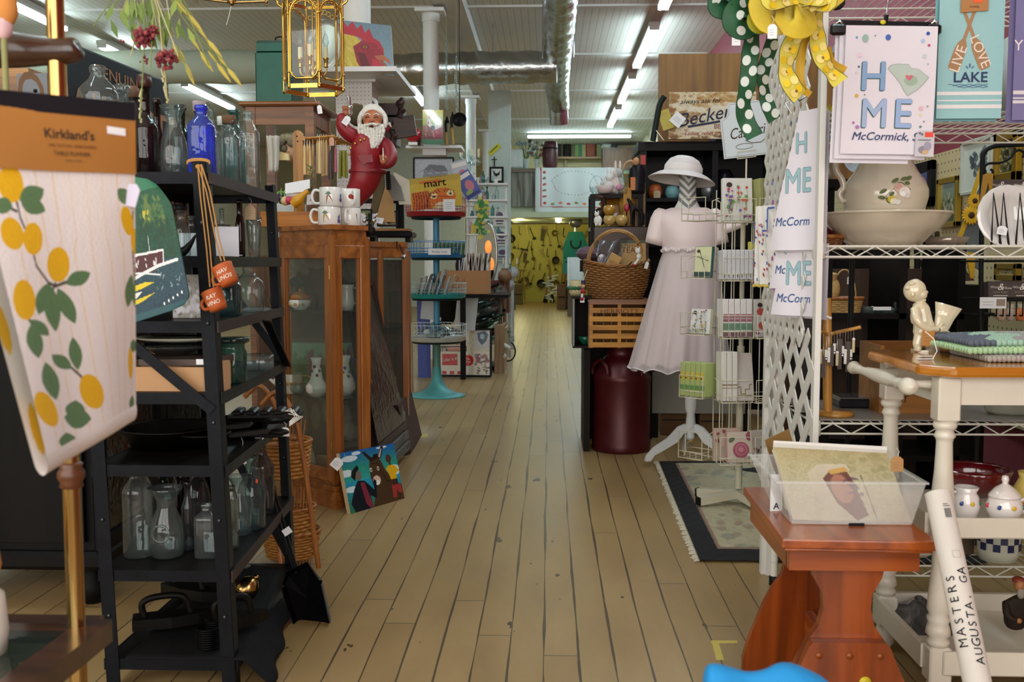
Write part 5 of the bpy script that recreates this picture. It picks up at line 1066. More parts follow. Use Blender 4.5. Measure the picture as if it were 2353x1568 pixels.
for i,(x0_,y0_,x1_,y1_,D2,c,lab,nm,cat)in enumerate(((818,480,854,508,5.25,'6a7a4a','small picture in a dark frame lying behind the tomato mug','framed_picture','picture'),(866,484,912,520,5.62,'8a7a68','small picture in a black frame behind the black tray','framed_picture','picture'))):
 b=MB();a,d=at(x0_,y1_,D2),at(x1_,y0_,D2);w_,h_=d.x-a.x,d.z-a.z;M=T(a)@Rx(-8)
 b.box((w_/2,.006,h_/2),(w_,.012,h_),MBK);b.dr([('R',c,.008,.008,w_-.016,h_-.016),('E','c8c0b0',w_*.5,h_*.4,w_*.15,h_*.3),('E','3a3430',w_*.6,h_*.35,w_*.12,h_*.22)],M=M if False else Matrix.Translation(a),y0=0)
 b2=MB(M);b2.box((w_/2,.006,h_/2),(w_,.012,h_),MBK);b2.dr([('R',c,.008,.008,w_-.016,h_-.016),('E','c8c0b0',w_*.5,h_*.4,w_*.15,h_*.3),('E','3a3430',w_*.6,h_*.35,w_*.12,h_*.22)],y0=0);b2.put(nm,lab,cat)
for i,(x,y,w_,h_,ro,D2)in enumerate(((826,498,26,20,30,5.2),(850,492,26,26,45,5.28),(866,506,30,14,10,5.3))):
 b=MB(T(at(x,y,D2))@Rx(-20)@Ry(ro));a,c=m_(w_,D2),m_(h_,D2);b.box((0,0,0),(a,.001,c),MPP);b.dr([('L','7a7a88',[(-a*.3,c*.1),(a*.3,c*.12)],.001),('L','7a7a88',[(-a*.3,-c*.1),(a*.2,-c*.08)],.001)],y0=-.0005);b.put('paper_note',['white price note nearest the tomato mug','square white price note tilted on its corner','flat white price note next to the iron tray'][i],'note')
b=MB();b.pl_([(a,c)for a,c in[(at(x,y,5.3).x,at(x,y,5.3).z)for x,y in((868,378),(876,372),(882,380),(884,430),(872,470),(858,520),(846,520),(862,430))]],5.28,5.31,mat('5a4a28'));b.put('leather_strap','olive brown leather strap hanging below the santa figurine sleeve','strap')
b=MB();b.pl_([(at(x,y,5.36).x,at(x,y,5.36).z)for x,y in((890,400),(906,404),(922,430),(930,462),(905,462),(894,440))],5.34,5.37,mat('6e6a66',.5,.3));b.put('grey_shovel','grey shovel shape behind the black raised frame','shovel')
b=MB()
for k in range(9):b.box(at(891+k*.3,396+k*4.6,5.3),(.026,.02,.009),MBK,bev=.003)
b.box(at(892,415,5.3),(.015,.015,.1),MBK);b.put('ribbed_grip','black ribbed rubber grip under the santa figurine sleeve','grip')
b=MB();b.pl_([(at(x,y,5.6).x,at(x,y,5.6).z)for x,y in((872,430),(900,430),(908,510),(866,510))],5.59,5.6,mat('b48a58',.7));b.put('brown_paper_bag','tan paper bag standing behind the raised black frame','bag',solid=.004)
b=MB();b.pl_([(at(x,y,5.5).x,at(x,y,5.5).z)for x,y in((905,396),(940,415),(944,470),(918,470),(912,440))],5.49,5.5,mat('cfc8b8',.7));b.put('book_page','open cream book page between the grey blade and the tiger paper','page',solid=.003)
t=thg('window_sash','old dark window sash with dusty glass leaning beside the curio cabinet','window sash',fl(920,1025))
a,b_,c,d=at(838,560,5.25),at(852,1040,4.55),at(927,930,5.3),at(850,575,5.8)
def strip(p,q,w_,th,m,nm,par):MB().bar(p,q,w_,th,m,up=(1,-.4,0)).put(nm,par)
tl,bl,br,tr=V((-1.0,4.95,.98)),V((-.83,4.78,.02)),V((-.80,5.53,.02)),V((-.99,5.52,1.0))
DKW=wood('3a2420','241410','Z',.5)
strip(tl,bl,.04,.03,DKW,'stile',t);strip(tr+UZ(.0),br+UZ(.0),.04,.03,DKW,'stile',t);strip(tl,tr,.04,.03,DKW,'rail',t)
GREYW=wood('6a6660','3e3a36','X',.6)
bl2,br2=bl+UZ(.02),br+UZ(.02)
for k in range(4):q=(.04+.055*k);b=MB();b.bar(bl2+V((-.012*k,.02*k,q)),br2+V((-.012*k,.02*k,q)),.05,.045 if k<3 else.03,GREYW if k!=2 else DKW,up=(0,0,1));b.put('rail',t)
MB().add([tl,bl+UZ(.2),br+UZ(.2),tr],[(0,1,2,3)],glass('9aa09a',.6,.8,.15)).put('glass_pane',t,solid=.004)
for i,(x0_,y0_,x1_,y1_)in enumerate(((936,560,945,905),(925,600,932,880))):
 b=MB();p,q=at(x0_,y0_,8.5),on(x1_,8.42-.03*i,0);b.bar(p,q,.035,.05,wood('b08a5c','8a6640'),up=(0,1,0));b.put('wooden_board',['light wooden board standing at the right edge of the display cabinet','second light board just left of the lightest board'][i],'board')
b=MB();x,y=870,930;rr=RND(9);cc=on(868,5.85,.45)
for k in range(30):b.ell(cc+V((rr.uniform(-.07,.09),rr.uniform(-.03,.03),rr.uniform(-.05,.05))),rr.uniform(.015,.035),mat('a8aaa8',.7),8,6)
b.box(cc-UZ(.06),(.2,.12,.06),mat('8a8a86',.7));b.box(cc-UZ(.27),(.12,.1,.38),mat('5a4a40',.7));b.put('cotton_stand','white fluffy cotton bolls seen through the dusty window sash','cotton')
A=Art(130,140,'1c6c9c');A.grad('1a5aa0','2a8a78',0,.3);A.grad('2a8a78','2a9a9a',.3,.5);A.grad('2090b8','2a6a48',.5,1);A.noise(.02,2)
for x,y,a_,b_ in((.15,.12,.14,.05),(.05,.35,.12,.06),(.28,.05,.08,.03),(.62,.2,.09,.04),(.1,.62,.12,.05),(.92,.45,.1,.09),(.75,.03,.1,.02)):A.ell('dfe6ec',x,y,a_,b_,0,.9)
A.po('46301c',[(.47,.3),(.5,.18),(.6,.14),(.68,.2),(.74,.4),(.86,.62),(1,.72),(1,1),(.42,1),(.5,.72),(.46,.5)]);A.po('2a1c12',[(.52,.25),(.38,.06),(.42,.04),(.56,.2)]);A.po('2a1c12',[(.64,.2),(.74,.0),(.79,.02),(.7,.22)]);A.po('c8b4a8',[(.66,.18),(.73,.05),(.75,.05),(.69,.19)]);A.po('20140e',[(.54,.22),(.58,.12),(.66,.12),(.66,.2)])
A.ell('d8b4a4',.56,.56,.07,.08);A.ell('f0e8e4',.56,.6,.05,.04);A.ell('e8dcc8',.49,.37,.02,.035);A.ell('181210',.49,.37,.01,.02);A.ell('e8dcc8',.62,.37,.02,.035);A.ell('181210',.62,.37,.01,.02);A.ln_('1a120c',[(.5,.28),(.62,.27),(.7,.5),(.75,.62),(.85,.58)],.015)
A.po('0e1420',[(.14,.62),(.22,.5),(.34,.52),(.42,.62),(.48,.7),(.5,.52),(.55,.56),(.5,.85),(.4,.78),(.42,1),(.1,1),(.04,.85)]);A.po('7c2838',[(.26,.54),(.33,.54),(.42,.95),(.38,1),(.3,.9)]);A.ell('6e6258',.25,.42,.06,.08);A.po('101418',[(.12,.42),(.14,.33),(.26,.24),(.28,.32),(.22,.36),(.18,.5)])
A.po('d8a818',[(.76,.4),(.84,.34),(.95,.38),(1,.48),(.94,.5),(.93,.62),(.82,.6),(.8,.5)]);A.ell('4a2c1c',.84,.24,.05,.075);A.rect('4a2c1c',.83,.3,.87,.36);A.po('9a3030',[(.82,.68),(.98,.7),(.99,.86),(.92,.84),(.9,.76),(.87,.92),(.8,.9)]);A.rect('3a241c',.83,.6,.94,.7)
def slb(name,A,pts,lb,cat,th=.022,m=None,edge='c8b088'):
 a,b_,c=[Vector(p)for p in pts];d=b_+c-a;n=(b_-a).cross(c-a).normalized();n=n if n.y<0 else-n
 t=thg(name,lb,cat,c.lerp(d,.5));pnt('painted_face',A,pnl(a,b_,c),m or vc(.35,.3),t)
 e=.0008;q=[a-n*e,b_-n*e,d-n*e,c-n*e];q+=[p-n*th for p in q];MB().add(q,[(3,2,1,0),(4,5,6,7),(0,1,5,4),(1,2,6,5),(2,3,7,6),(3,0,4,7)],mat(edge,.7)).put('panel_board',t);return t
bl,br=fl(806,1182),fl(924,1146);w_=(br-bl);hgt=.345
upv=V((-w_.y,w_.x,0)).normalized()*.09+UZ(hgt);tl=at(780,1042,(bl+upv).y);trr=at(905,1019,(br+upv).y)
dk=slb('donkey_painting',A,(tl,trr,bl),'painting of a brown donkey with two figures leaning on the curio cabinet base','painting');ptag(at(785,1060,bl.y-.0)+V((0,-.02,.012)),.045,.05,0,dk,ry=40)
A=Art(60,100,'4a1c18');A.noise(.02,2);A.po('7c3a38',[(.3,.4),(.55,.35),(.7,.6),(.5,.7)]);A.po('c8b828',[(.2,.7),(.5,.6),(.85,.55),(.9,.75),(.6,.85),(.3,.95)]);A.po('8a8420',[(.05,.6),(.2,.55),(.3,.75),(.1,.9)]);A.spl('b8b028',8,.1,.6,.5,.95,.05,.7)
for k in range(3):A.ln_('d8d0c8',[(.15+.2*k,.22-.04*k),(.3+.2*k,.18-.04*k)],.02);A.ln_('d8d0c8',[(.2+.2*k,.12),(.2+.2*k,.2)],.02)
tl,trr,bl=at(905,932,5.35),at(937,902,6.0),fl(935,1044);slb('maroon_painting',A,(tl,trr,bl),'narrow maroon painting with yellow shapes leaning past the window sash','painting',edge='3a1814')
TW=wood('8a5528','5c3414','X',.4,8);D_=5.6
t=thg('side_table','brown wooden table standing high behind the curio cabinet with a green tin on it','table',on(650,5.75,0));xa_,xb_=at(550,235,D_).x,at(738,235,D_).x;zt4=at(640,234,D_).z
MB().box(((xa_+xb_)/2,5.82,zt4-.012),(xb_-xa_,.5,.024),TW,bev=.008).put('tabletop',t);MB().box(((xa_+xb_)/2-.02,5.62,zt4-.075),(xb_-xa_-.1,.02,.1),TW).box((xb_-.06,5.82,zt4-.075),(.02,.4,.1),TW).put('apron',t)
for x in(xa_+.06,xb_-.07):
 for y in(5.63,6.02):MB().box((x,y,(zt4-.02)/2),(.05,.05,zt4-.03),TW).put('leg',t)
D_=5.75;t=thg('green_tin_box','dark green metal tin trunk with a wire handle on the high table','trunk',on(633,D_,zt4));GT=mat('16493c',.4,.4,.35,12)
x0_,x1_=at(587,150,D_).x,at(672,150,D_).x;h_=at(630,118,D_).z-zt4;cx_=(x0_+x1_)/2;w_=x1_-x0_
MB().box((cx_,D_+.12,zt4+h_/2),(w_,.26,h_),GT,bev=.01).put('box_body',t)
b=MB();b.pri([(0,0)]*0 or[(-.13,0),(.13,0),(.13,.045),(.1,.066),(-.1,.066),(-.13,.045)],-w_*.46,w_*.46,GT,M=T(cx_,D_+.12,zt4+h_)@Rz(90)@Rx(90));b.put('lid',t)
MB().tu([(cx_-.01,D_+.1,zt4+h_+.066),(cx_-.01,D_+.1,zt4+h_+.1),(cx_+.07,D_+.1,zt4+h_+.1),(cx_+.07,D_+.1,zt4+h_+.066)],.004,MIR,8).put('wire_handle',t)
b=MB();b.la([(.0001,0),(.1,.0),(.12,.012),(.118,.016),(.09,.008),(.0001,.006)],mat('a8a8a0',.3,.7),32,M=T(at(745,108,6.4))@Ry(12)@Rx(82)@Matrix.Diagonal((1,1.5,1,1)));b.put('oval_plate','oval pewter plate leaning behind the brass lantern','plate')
t=thg('doll_bust','doll bust with curly grey hair and a pale blouse behind the candle rack','doll',on(664,5.5,1.3));D_=5.35
b=MB();b.ell(at(668,350,D_),(.045,.05,.055),mat('c89a7c'),18,12);b.ell(at(664,349,D_-.045),(.007,.008,.006),mat('c08c70'),8,6);b.put('head',t)
b=MB();rr=RND(6)
for k in range(70):
 d=V((rr.gauss(0,1),rr.gauss(0,1),abs(rr.gauss(0,1))*.8-.1)).normalized();b.ell(at(666,335,D_)+V((d.x*.062,d.y*.05,d.z*.05)),.02,mat(['7a7058','8c8468','6a6250'][k%3],.9),8,5)
b.put('hair',t,'curly grey brown hair');b=MB();b.la([(.03,.2),(.05,.17),(.085,.12),(.09,.04),(.08,0),(.08,-.12)],mat('c4cac8',.8),c=on(668,D_,1.29),ax=.7);b.put('blouse',t)
b=MB();b.pl_([(at(x,y,D_).x,at(x,y,D_).z)for x,y in((642,368),(652,352),(672,358),(674,372),(650,372))],D_-.09,D_-.06,mat('f0dca0',.7));b.put('cream_collar',t)
b=MB();b.box((on(660,5.4,1).x,5.36,.57),(.24,.3,1.14),wood('6a4a2c','48301a'));b.box((on(660,5.4,1).x,5.2,.7),(.2,.02,.3),wood('5a3c22','3c2614'));b.put('pedestal_cupboard','dark wooden cupboard under the doll bust, mostly hidden','cupboard')
def towel_strip(px0,py0,px1,py1,D2,c,name,lb,cat):
 a,d=at(px0,py0,D2),at(px1,py1,D2);b=MB();b.sht(lambda u,v:V((a.x+(d.x-a.x)*(u*(1-.3*v)+.15*v),D2+.012*sin(u*14)+.01*sin(v*3),a.z+(d.z-a.z)*v)),14,10,mat(c,.85));b.put(name,lb,cat,solid=.003)
towel_strip(612,312,642,395,5.2,'c8c4ba','cotton_bag','cream cotton cloth bag hanging left of the doll bust','bag')
t=thg('brass_lantern','hexagonal brass lantern with four candle bulbs hanging in front of the pillar','lantern',at(717,212,3.9));D_=3.9;cl=at(719,110,D_);r6=m_(70,D_)/1.0;H0,H1=at(719,205,D_).z,at(719,2,D_).z
corners=[(cl.x+r6*cos(a),D_+r6*sin(a))for a in[R(-60-6+60*k)for k in range(6)]]
LG=mat('d0a850',.2,1,.1)
for i in range(6):
 x,y=corners[i];x2,y2=corners[(i+1)%6]
 b=MB();b.tu([(x,y,H0),(x,y,H1)],.0045,LG,8);b.ell((x,y,H0-.004),(.007,.007,.012),LG,10,6);b.ell((x,y,H0+.05),.007,LG,10,6);b.ell((x,y,H1-.07),.007,LG,10,6)
 b.tu([(x,y,H1-.02),(cl.x+(x-cl.x)*1.18,D_+(y-D_)*1.18,H1+.0),(cl.x+(x-cl.x)*1.1,D_+(y-D_)*1.1,H1+.05),(cl.x+(x-cl.x)*.7,D_+(y-D_)*.7,H1+.1)],.0045,LG,8);b.put('corner_post',t)
 pts=[];k=.9
 P0,P1=V((x,y,0)).lerp(V((x2,y2,0)),.06),V((x,y,0)).lerp(V((x2,y2,0)),.94);rc=.022
 L=(P1-P0).length
 outline=[(0,.05),(rc*.3,.03+.006),(rc,.024),(L-rc,.024),(L-rc*.3,.036),(L,.05)]+[(L,H1-H0-.07)]+[(L/2+L/2*cos(a),H1-H0-.07+.055*sin(a))for a in lsp(.3,pi-.3,8)]+[(0,H1-H0-.07)]
 dd=(P1-P0).normalized()
 pts=[P0+dd*u+UZ(H0+v)for u,v in outline]
 if i in(0,1,5,3,4):
  f=MB();f.tu(pts,.0045,LG,8,cls=True);o=f.put('door_frame',t)
  if i in(0,3,5):MB().add([P0+UZ(H0+.03),P1+UZ(H0+.03),P1+UZ(H1-.05),P0+UZ(H1-.05)],[(0,1,2,3)],GPN).put('glass_pane',o)
 b=MB();n=7
 for k in range(n):
  u=(k+.5)/n;c=P0.lerp(P1,u)+V((0,0,H1-.045+.028*sin(pi*u)));b.tu([c+dd*(.009*cos(a))+V((0,0,.009*sin(a)))for a in lsp(0,6.2,9)],.0022,LG,5)
 b.bar(P0+UZ(H1),P1+UZ(H1),.006,.012,LG);b.put('filigree',t)
 MB().bar(P0+UZ(H0-.004),P1+UZ(H0-.004),.006,.016,LG).put('bottom_rim',t)
b=MB();b.cyl((cl.x,D_,H0+.05),(cl.x,D_,H1+.25),.0035,LG,8);b.la([(.0001,0),(.01,.004),(.018,.02),(.01,.035),(.014,.045),(.004,.05)],LG,c=(cl.x,D_,H0+.035));b.put('center_rod',t)
b=MB();b.cyl((cl.x,D_,H1+.25),(cl.x,D_,ZC),.003,LG,6);b.put('hanging_chain',t)
CW_=mat('e8d8b0',.5,var=.03)
for k in range(4):
 a=R(200+90*k-20);q=V((cos(a)*.05,sin(a)*.05,0));c=V((cl.x,D_,H0+.075))
 b=MB();b.tu([c+UZ(-.02),c+q*.6+UZ(-.028),c+q+UZ(-.012),c+q+UZ(.01)],.0032,LG,8);b.la([(.004,.005),(.01,.01),(.006,.016),(.009,.022),(.009,.036),(.012,.04),(.011,.044)],LG,14,c=c+q);o=b.put('candle_arm',t)
 MB().cyl(c+q+UZ(.042),c+q+UZ(.085),.0085,CW_,14).put('candle_sleeve',o);MB().la([(.006,0),(.012,.014),(.013,.024),(.009,.04),(.003,.055),(.0008,.062)],glass('f0f4f4',.55,1),14,c=c+q+UZ(.085)).put('flame_bulb',o)
ptag(at(733,242,D_-.06),.018,.032,0,t,ry=-8);MB().tu([at(720,218,D_-.06),at(727,236,D_-.06)],.0008,MSR,4).put('tag_string',t)
t=thg('brass_chandelier','thin brass hanging lamp arms cut by the top of the photo above the green tin','chandelier',at(525,0,4.2));D_=4.2
c=at(533,6,D_);BR2=mat('9a7a4a',.3,1,.1)
for q in(at(452,-4,D_),at(612,3,D_-.02),at(500,-25,D_+.1)):
 b=MB();b.tu([c,q],.005,BR2,8);b.ell(q,(.007,.007,.012),BR2,8,6);b.ell(q-UZ(.014),.005,BR2,8,6);b.put('arm',t)
b=MB();b.ell(c,(.012,.012,.014),BR2);b.cyl(c,c+UZ(.02),.02,BR2,12);b.cyl(c,V((c.x,c.y,ZC)),.003,BR2,6);b.tu([c,at(524,45,D_),at(520,58,D_)],.0012,MSR,4);b.put('hub',t)
PGW=peg_mat('dfdddc','6a6a6a',.0254,(0,2),.12);DP=6.6;xa_,xb_=at(772,250,DP).x,at(855,250,DP).x
t=thg('pegboard_pillar','square white pegboard casing round the column with a wide white shelf on top','display pillar',((xa_+xb_)/2,DP+.2,0));zs=at(815,186,DP).z;M_SH=mat('e0dede',.4,var=.02)
MB().box(((xa_+xb_)/2,DP+.12,zs/2),(xb_-xa_,.24,zs),PGW).put('pegboard_casing',t);MB().box((at(820,175,DP).x,DP+.12,zs+.04),(m_(88,DP),.3,.1),M_SH).put('cap_box',t)
zs2=at(810,158,6.3).z;MB().box(((at(702,155,6.3).x+at(905,155,6.3).x)/2,6.78,zs2),(m_(212,6.3),.95,.03),M_SH).put('shelf',t)
MB().tu([(at(857+q[0],q[1],DP-.04).x,DP-.02+q[2],at(857,q[1],DP).z)for q in((-2,228,0),(6,235,-.02),(8,245,-.02),(3,256,0))],.012,M_SH,8).put('paper_roll',t)
A=Art(130,120,'6e8698');A.grad('66808f','7e98a8',0,1);A.noise(.012,3)
A.po('c8b040',[(0,.3),(.3,.25),(.5,.45),(.42,.75),(.3,1),(0,1)])
for k in range(70):x,y=A.rng.uniform(0,.4),A.rng.uniform(.3,1);A.ln_(['e6d470','8a7420','b89a30','f0e498'][k%4],[(x,y),(x+.02+.04*y,y+.1)],.008,.8)
A.po('a81830',[(.04,.08),(.13,0),(.2,.12),(.3,0),(.38,.14),(.46,.04),(.52,.2),(.6,.1),(.66,.28),(.78,.35),(.84,.5),(.84,.62),(.7,.55),(.4,.3),(.12,.26)]);A.po('8c1428',[(.28,.5),(.45,.36),(.7,.4),(.84,.58),(.82,.72),(.82,1),(.45,1),(.33,.8)]);A.po('5c0c18',[(.35,.6),(.5,.62),(.58,.9),(.5,1),(.42,.9)]);A.po('b02038',[(.62,.7),(.8,.72),(.83,.98),(.6,.98)])
A.ell('601018',.5,.48,.07,.05);A.ell('a87820',.5,.48,.035,.03);A.ell('100808',.5,.48,.018,.018);A.po('a86038',[(.66,.64),(.82,.6),(.93,.68),(.96,.78),(.86,.72),(.7,.7)]);A.po('8c4a2c',[(.72,.7),(.85,.76),(.93,.88),(.84,.82),(.74,.76)]);A.spl('d04050',40,.4,.3,.8,.7,.01,.6)
a,c=at(772,45,6.42),at(780,152,6.42);c.z=zs2+.016;b_=at(898,59,6.42)
slb('rooster_painting',A,(a,b_,c),'canvas painting of a rooster head on the white shelf','painting',.02,vc(.5))
CD=wood('3c2018','20100c','X',.5);D_=6.9;t=thg('carved_shelf','dark carved wooden hanging shelf between the pegboard pillar and rooster tile','shelf',at(890,300,D_))
MB().box((at(888,252,D_).x,D_+.1,at(888,252,D_).z),(m_(70,D_),.25,m_(26,D_)),CD).put('shelf_box',t);MB().box((at(880,300,D_).x,D_+.12,at(880,300,D_).z),(m_(60,D_),.2,m_(62,D_)),CD).put('lower_box',t)
for x0_,ys in((921,(225,240,262,280)),(904,(280,310,335,345))):
 b=MB();b.tu([at(x0_+3*sin(k*2),y,D_-.03)for k,y in enumerate(lsp(ys[0],ys[-1],9))],[.012,.02,.03,.018,.03,.016,.026,.018,.006],CD,8);b.put('carved_scroll',t)
b=MB();b.bar(at(908,296,D_-.02),at(955,288,D_-.02),.05,.14,CD,up=(0,0,1));b.ell(at(943,277,D_),(.02,.02,.035),CD,8,6);b.put('carved_arm',t)
b=MB();D2=11.0;b.ell(at(950,310,D2),(.09,.07,.085),mat('a01420',.3,coat=.5));b.ell(at(944,290,D2),(.03,.03,.07),mat('b04030'));b.pl_([(at(x,y,D2).x,at(x,y,D2).z)for x,y in((955,318),(968,300),(966,335),(950,333))],D2-.01,D2+.02,mat('1c1410'));b.box(at(950,331,D2),(.1,.1,.03),MWH);b.put('rooster_figure','small red and black rooster figure left of the painted rooster tile','figurine')
# CENTRE LEFT: tiered round rack and the stock behind it
DR=8.2;xc=on(1003,DR,1).x
def zat(py,D=DR):return at(1003,py,D).z
t=thg('tiered_rack','round four tier wire rack on a turquoise bell shaped foot','display rack',fl(1003,905));tr_=t
TEALP=mat('4f9a9c',.5,.2,.3,10,.2);LBL=mat('4f94b8',.45,.2,.15)
MB().la([(.235,0),(.235,.006),(.17,.02),(.09,.06),(.055,.11),(.038,.17),(.032,.24)],TEALP,32,c=(xc,DR,0)).put('foot',t)
MB().cyl((xc,DR,.15),(xc,DR,zat(770)),.03,mat('5a8a84',.5,.2,.2),16).put('lower_pole',t);MB().cyl((xc,DR,zat(770)),(xc,DR,zat(500)),.026,LBL,16).put('upper_pole',t)
tiers=[(498,455,.242,'a01c2c','red'),(592,555,.242,'2a78b8','blue'),(684,650,.242,'1f9a9c','turquoise'),(782,745,.242,'c8ccca','white')]
TZ=[]
for yb,yt,r,c,nm in tiers:
 z0,z1=zat(yb),zat(yt);TZ.append(z0);m=mat(c,.45,.2,.25,25);mw=mat(c,.4,.5,.1)if nm!='turquoise' else mat('8aa0a0',.4,.5)
 b=MB();b.la([(.03,0),(r-.02,-.005),(r,.004),(r,.03),(r+.004,.034)],m,36,c=(xc,DR,z0));o=b.put('tray_ring',t,nm+' painted tray ring')
 b=MB();circ=lambda z:[(xc+(r+.004)*cos(a),DR+(r+.004)*sin(a),z)for a in lsp(0,2*pi,36,endpoint=False)]
 for z in(z0+.05,z0+.075,z1):b.tu(circ(z),.0022,mw,4,cls=True)
 for a in lsp(0,2*pi,44,endpoint=False):b.tu([(xc+(r+.004)*cos(a),DR+(r+.004)*sin(a),z0+.03),(xc+(r+.004)*cos(a),DR+(r+.004)*sin(a),z1)],.0016,mw,4,cap=False)
 b.put('wire_basket',t,nm+' wire basket side')
 MB().tu([(xc+r*.8*cos(a),DR+r*.8*sin(a),z0-.012)for a in lsp(0,2*pi,24,endpoint=False)],.012,mat('1e2a30'),6,cls=True).put('underside_ring',t)
A=Art(110,90,'c8a83a');A.noise(.02,2);A.rect('b89a3c',0,0,1,.18);A.po('cc6a14',[(.2,.12),(.6,.1),(.65,.22),(.2,.2)]);A.po('c86412',[(.02,.45),(.35,.42),(.4,1),(.02,1)])
for k in range(7):A.ln_('2a1808',[(.05+.05*k,.45),(.07+.05*k,.7),(.04+.055*k,1)],.014)
A.ell('d06c14',.62,.68,.26,.3);A.ell('e8d8a0',.46,.62,.07,.09);A.ell('e8d8a0',.78,.58,.07,.09);A.ell('1c1408',.46,.64,.03,.03);A.ell('1c1408',.78,.6,.03,.03);A.ell('e8dcb8',.62,.92,.16,.1)
for s_ in(-1,1):
 for k in range(4):A.ln_('2a1808',[(.62+s_*(.08+.05*k),.42+.03*k),(.62+s_*(.04+.06*k),.52+.02*k)],.014)
for k in range(6):A.ln_('2a1808',[(.4-.02*k,.5+.07*k),(.36-.01*k,.6+.07*k)],.016)
D1=DR-.2;a,b_,c=at(940,412,D1),at(1057,398,D1),at(946,492,D1);c.z=TZ[0]+.036
tg=slb('tiger_magazine',A,(a,b_,c),'yellow paper with an orange tiger and the word mart in the red top tier','magazine',.003,vc(.6),'c8b070')
b=MB(T(a.lerp(b_,.42)+(c-a)*.18)@Ry(-math.degrees(math.atan2((b_-a).z,(b_-a).x))));b.dr([('T','1a1612','mart',0.03,-.035,.085,0,0,.012,CEN,1.1),('T','3a3020','NOV. 24, 1960   15c',.06,.035,.016)],y0=-.001);b.put('printed_word',tg)
for i,(x,y,ro,c1,lab)in enumerate(((1075,425,-32,'4a5aa0','blue and pink comic leaning out of the right of the red top tier'),(1060,400,-14,'b8bcc8','pale magazine between the tiger paper and the blue comic'))):
 M=T(at(x,y,DR-.06+.05*i))@Ry(ro);b=MB(M);b.box((0,0,0),(.14,.004,.22),mat(c1,.5));b.dr([('R','e8e4e0',-.06,.06,.12,.035),('E','c87a8a',.01,-.01,.035,.045),('E','8aa85a',-.02,-.06,.03,.02),('R','3c3c78',-.06,-.1,.12,.025)],y0=-.002);b.put('comic_book',lab,'comic')
b=MB();p=at(1032,472,DR-.28);b.box(p,(m_(26,DR),.001,m_(27,DR)),MPP);b.dr([('L','8a8a98',[(-.03,.02-.016*k),(.025,.021-.016*k)],.0025)for k in range(4)],M=T(p-V((0,.001,0))));b.put('paper_sign','handwritten white note taped to the red top tier','note')
b=MB();rr=RND(3);
for k in range(26):
 x=xc-.1+.0105*k;b.box((x,DR-.08,TZ[1]+.075),(.004,.1,.1),mat(['4a7a50','c8c4b0','6a9060'][k%3],.7),M=T(x,0,0)@Ry(4)@T(-x,0,0))
b.put('green_card_row','row of green edged cards filed in the blue tier','cards',kind='stuff')
b=MB();p=on(1010,DR-.255,TZ[1]+.045);b.box(p+UZ(.0),(.18,.002,.05),MPP);b.dr([('T','2a3a6a','Birthday Cards',0,-.008,.02)],M=T(p-V((0,.0015,0))));b.put('tier_label','white label strip on the blue tier','label')
b=MB();b.bar(at(958,585,DR-.12),at(978,550,DR-.12),.02,.006,mat('d0bc88'));b.put('wooden_stick','flat wooden craft stick leaning in the blue tier','stick')
for k in range(9):
 x=xc-.15+.032*k;M=T(x,DR-.06+.01*sin(k*2),TZ[2]+.03)@Rx(6)@Ry(14+3*(k%3));h_=.13+.02*(k%3)+(.04 if 4<=k<=6 else 0);b=MB(M);b.box((0,0,h_/2),(.014,.12,h_),mat(['b8a890','c8ccd4','6a5a50','d8d8e0'][k%4],.5));b.box((0,-.003,h_/2),(.016,.124,h_*1.02),glass('f0f4f4',.8));b.put('packaged_card','plastic sleeved card packs leaning in the turquoise tier','card pack','sleeved card packs in the turquoise tier')
b=MB();rr=RND(4)
for k in range(16):a=rr.uniform(0,6.28);q=rr.uniform(0,.14);b.ell((xc+q*cos(a),DR+q*sin(a)-.02,TZ[3]+.045+rr.uniform(0,.03)),(.03,.03,.028),mat(['8a9a98','b8c4c8','4a5a58'][k%3],.5),10,6)
b.put('wrapped_trinkets','loose wrapped trinkets filling the white bottom tier','trinkets',kind='stuff')
b=MB();b.sht(lambda u,v:V((xc-.17+.32*u,DR-.14+.26*v,TZ[3]+.06+.085*sin(pi*u)*sin(pi*v)+.014*sin(17*u)*sin(13*v))),26,20,glass('cfdfe8',.75,1,.08));b.put('plastic_bag','clear plastic bag over the goods in the white bottom tier','bag')
D_=11.25;xs0,xs1=at(936,338,D_).x,at(1062,338,D_).x;zs=at(1000,340,D_).z;xm=(xs0+xs1)/2
t=thg('column_shelf','small white shelf on the round white column below the rooster tile','shelf',(xm,D_+.1,0));MB().box((xm,D_+.1,zs),(xs1-xs0,.45,.03),M_SH).put('shelf',t);MB().box((xm,D_+.1,zs-.05),(.26,.32,.07),M_SH).put('bracket_box',t)
A=Art(70,100,'c8b81c');A.grad('d8c41c','8a9a30',0,.45);A.grad('8a5a4a','6a2c38',.45,.85);A.grad('4a7058','3a6a50',.85,1);A.noise(.02,2)
A.po('e8e4e0',[(.25,.25),(.35,.22),(.42,.4),(.6,.45),(.65,.25),(.8,.18),(.95,.3),(.9,.5),(.55,.6),(.35,.5),(.2,.4)]);A.ell('b01c2c',.33,.22,.06,.05);A.ell('b01c2c',.28,.38,.04,.05);A.ell('1c3048',.5,.52,.12,.07);A.po('8a1c34',[(.5,.6),(.9,.5),(.95,.75),(.6,.85)]);A.spl('d8a0a8',14,.1,.5,.9,.8,.02,.5,3)
D2=11.02;a,b_,c=at(971,252,D2),at(1018,253,D2),at(971,330,D2);c.z=zs+.016
slb('rooster_tile',A,(a,b_,c),'small glossy painted tile of a white and red rooster on the white shelf','painting',.02,vc(.1,.8),'8aa0a0')
p0=V((xs0+.06,D_-.05,zs+.016))
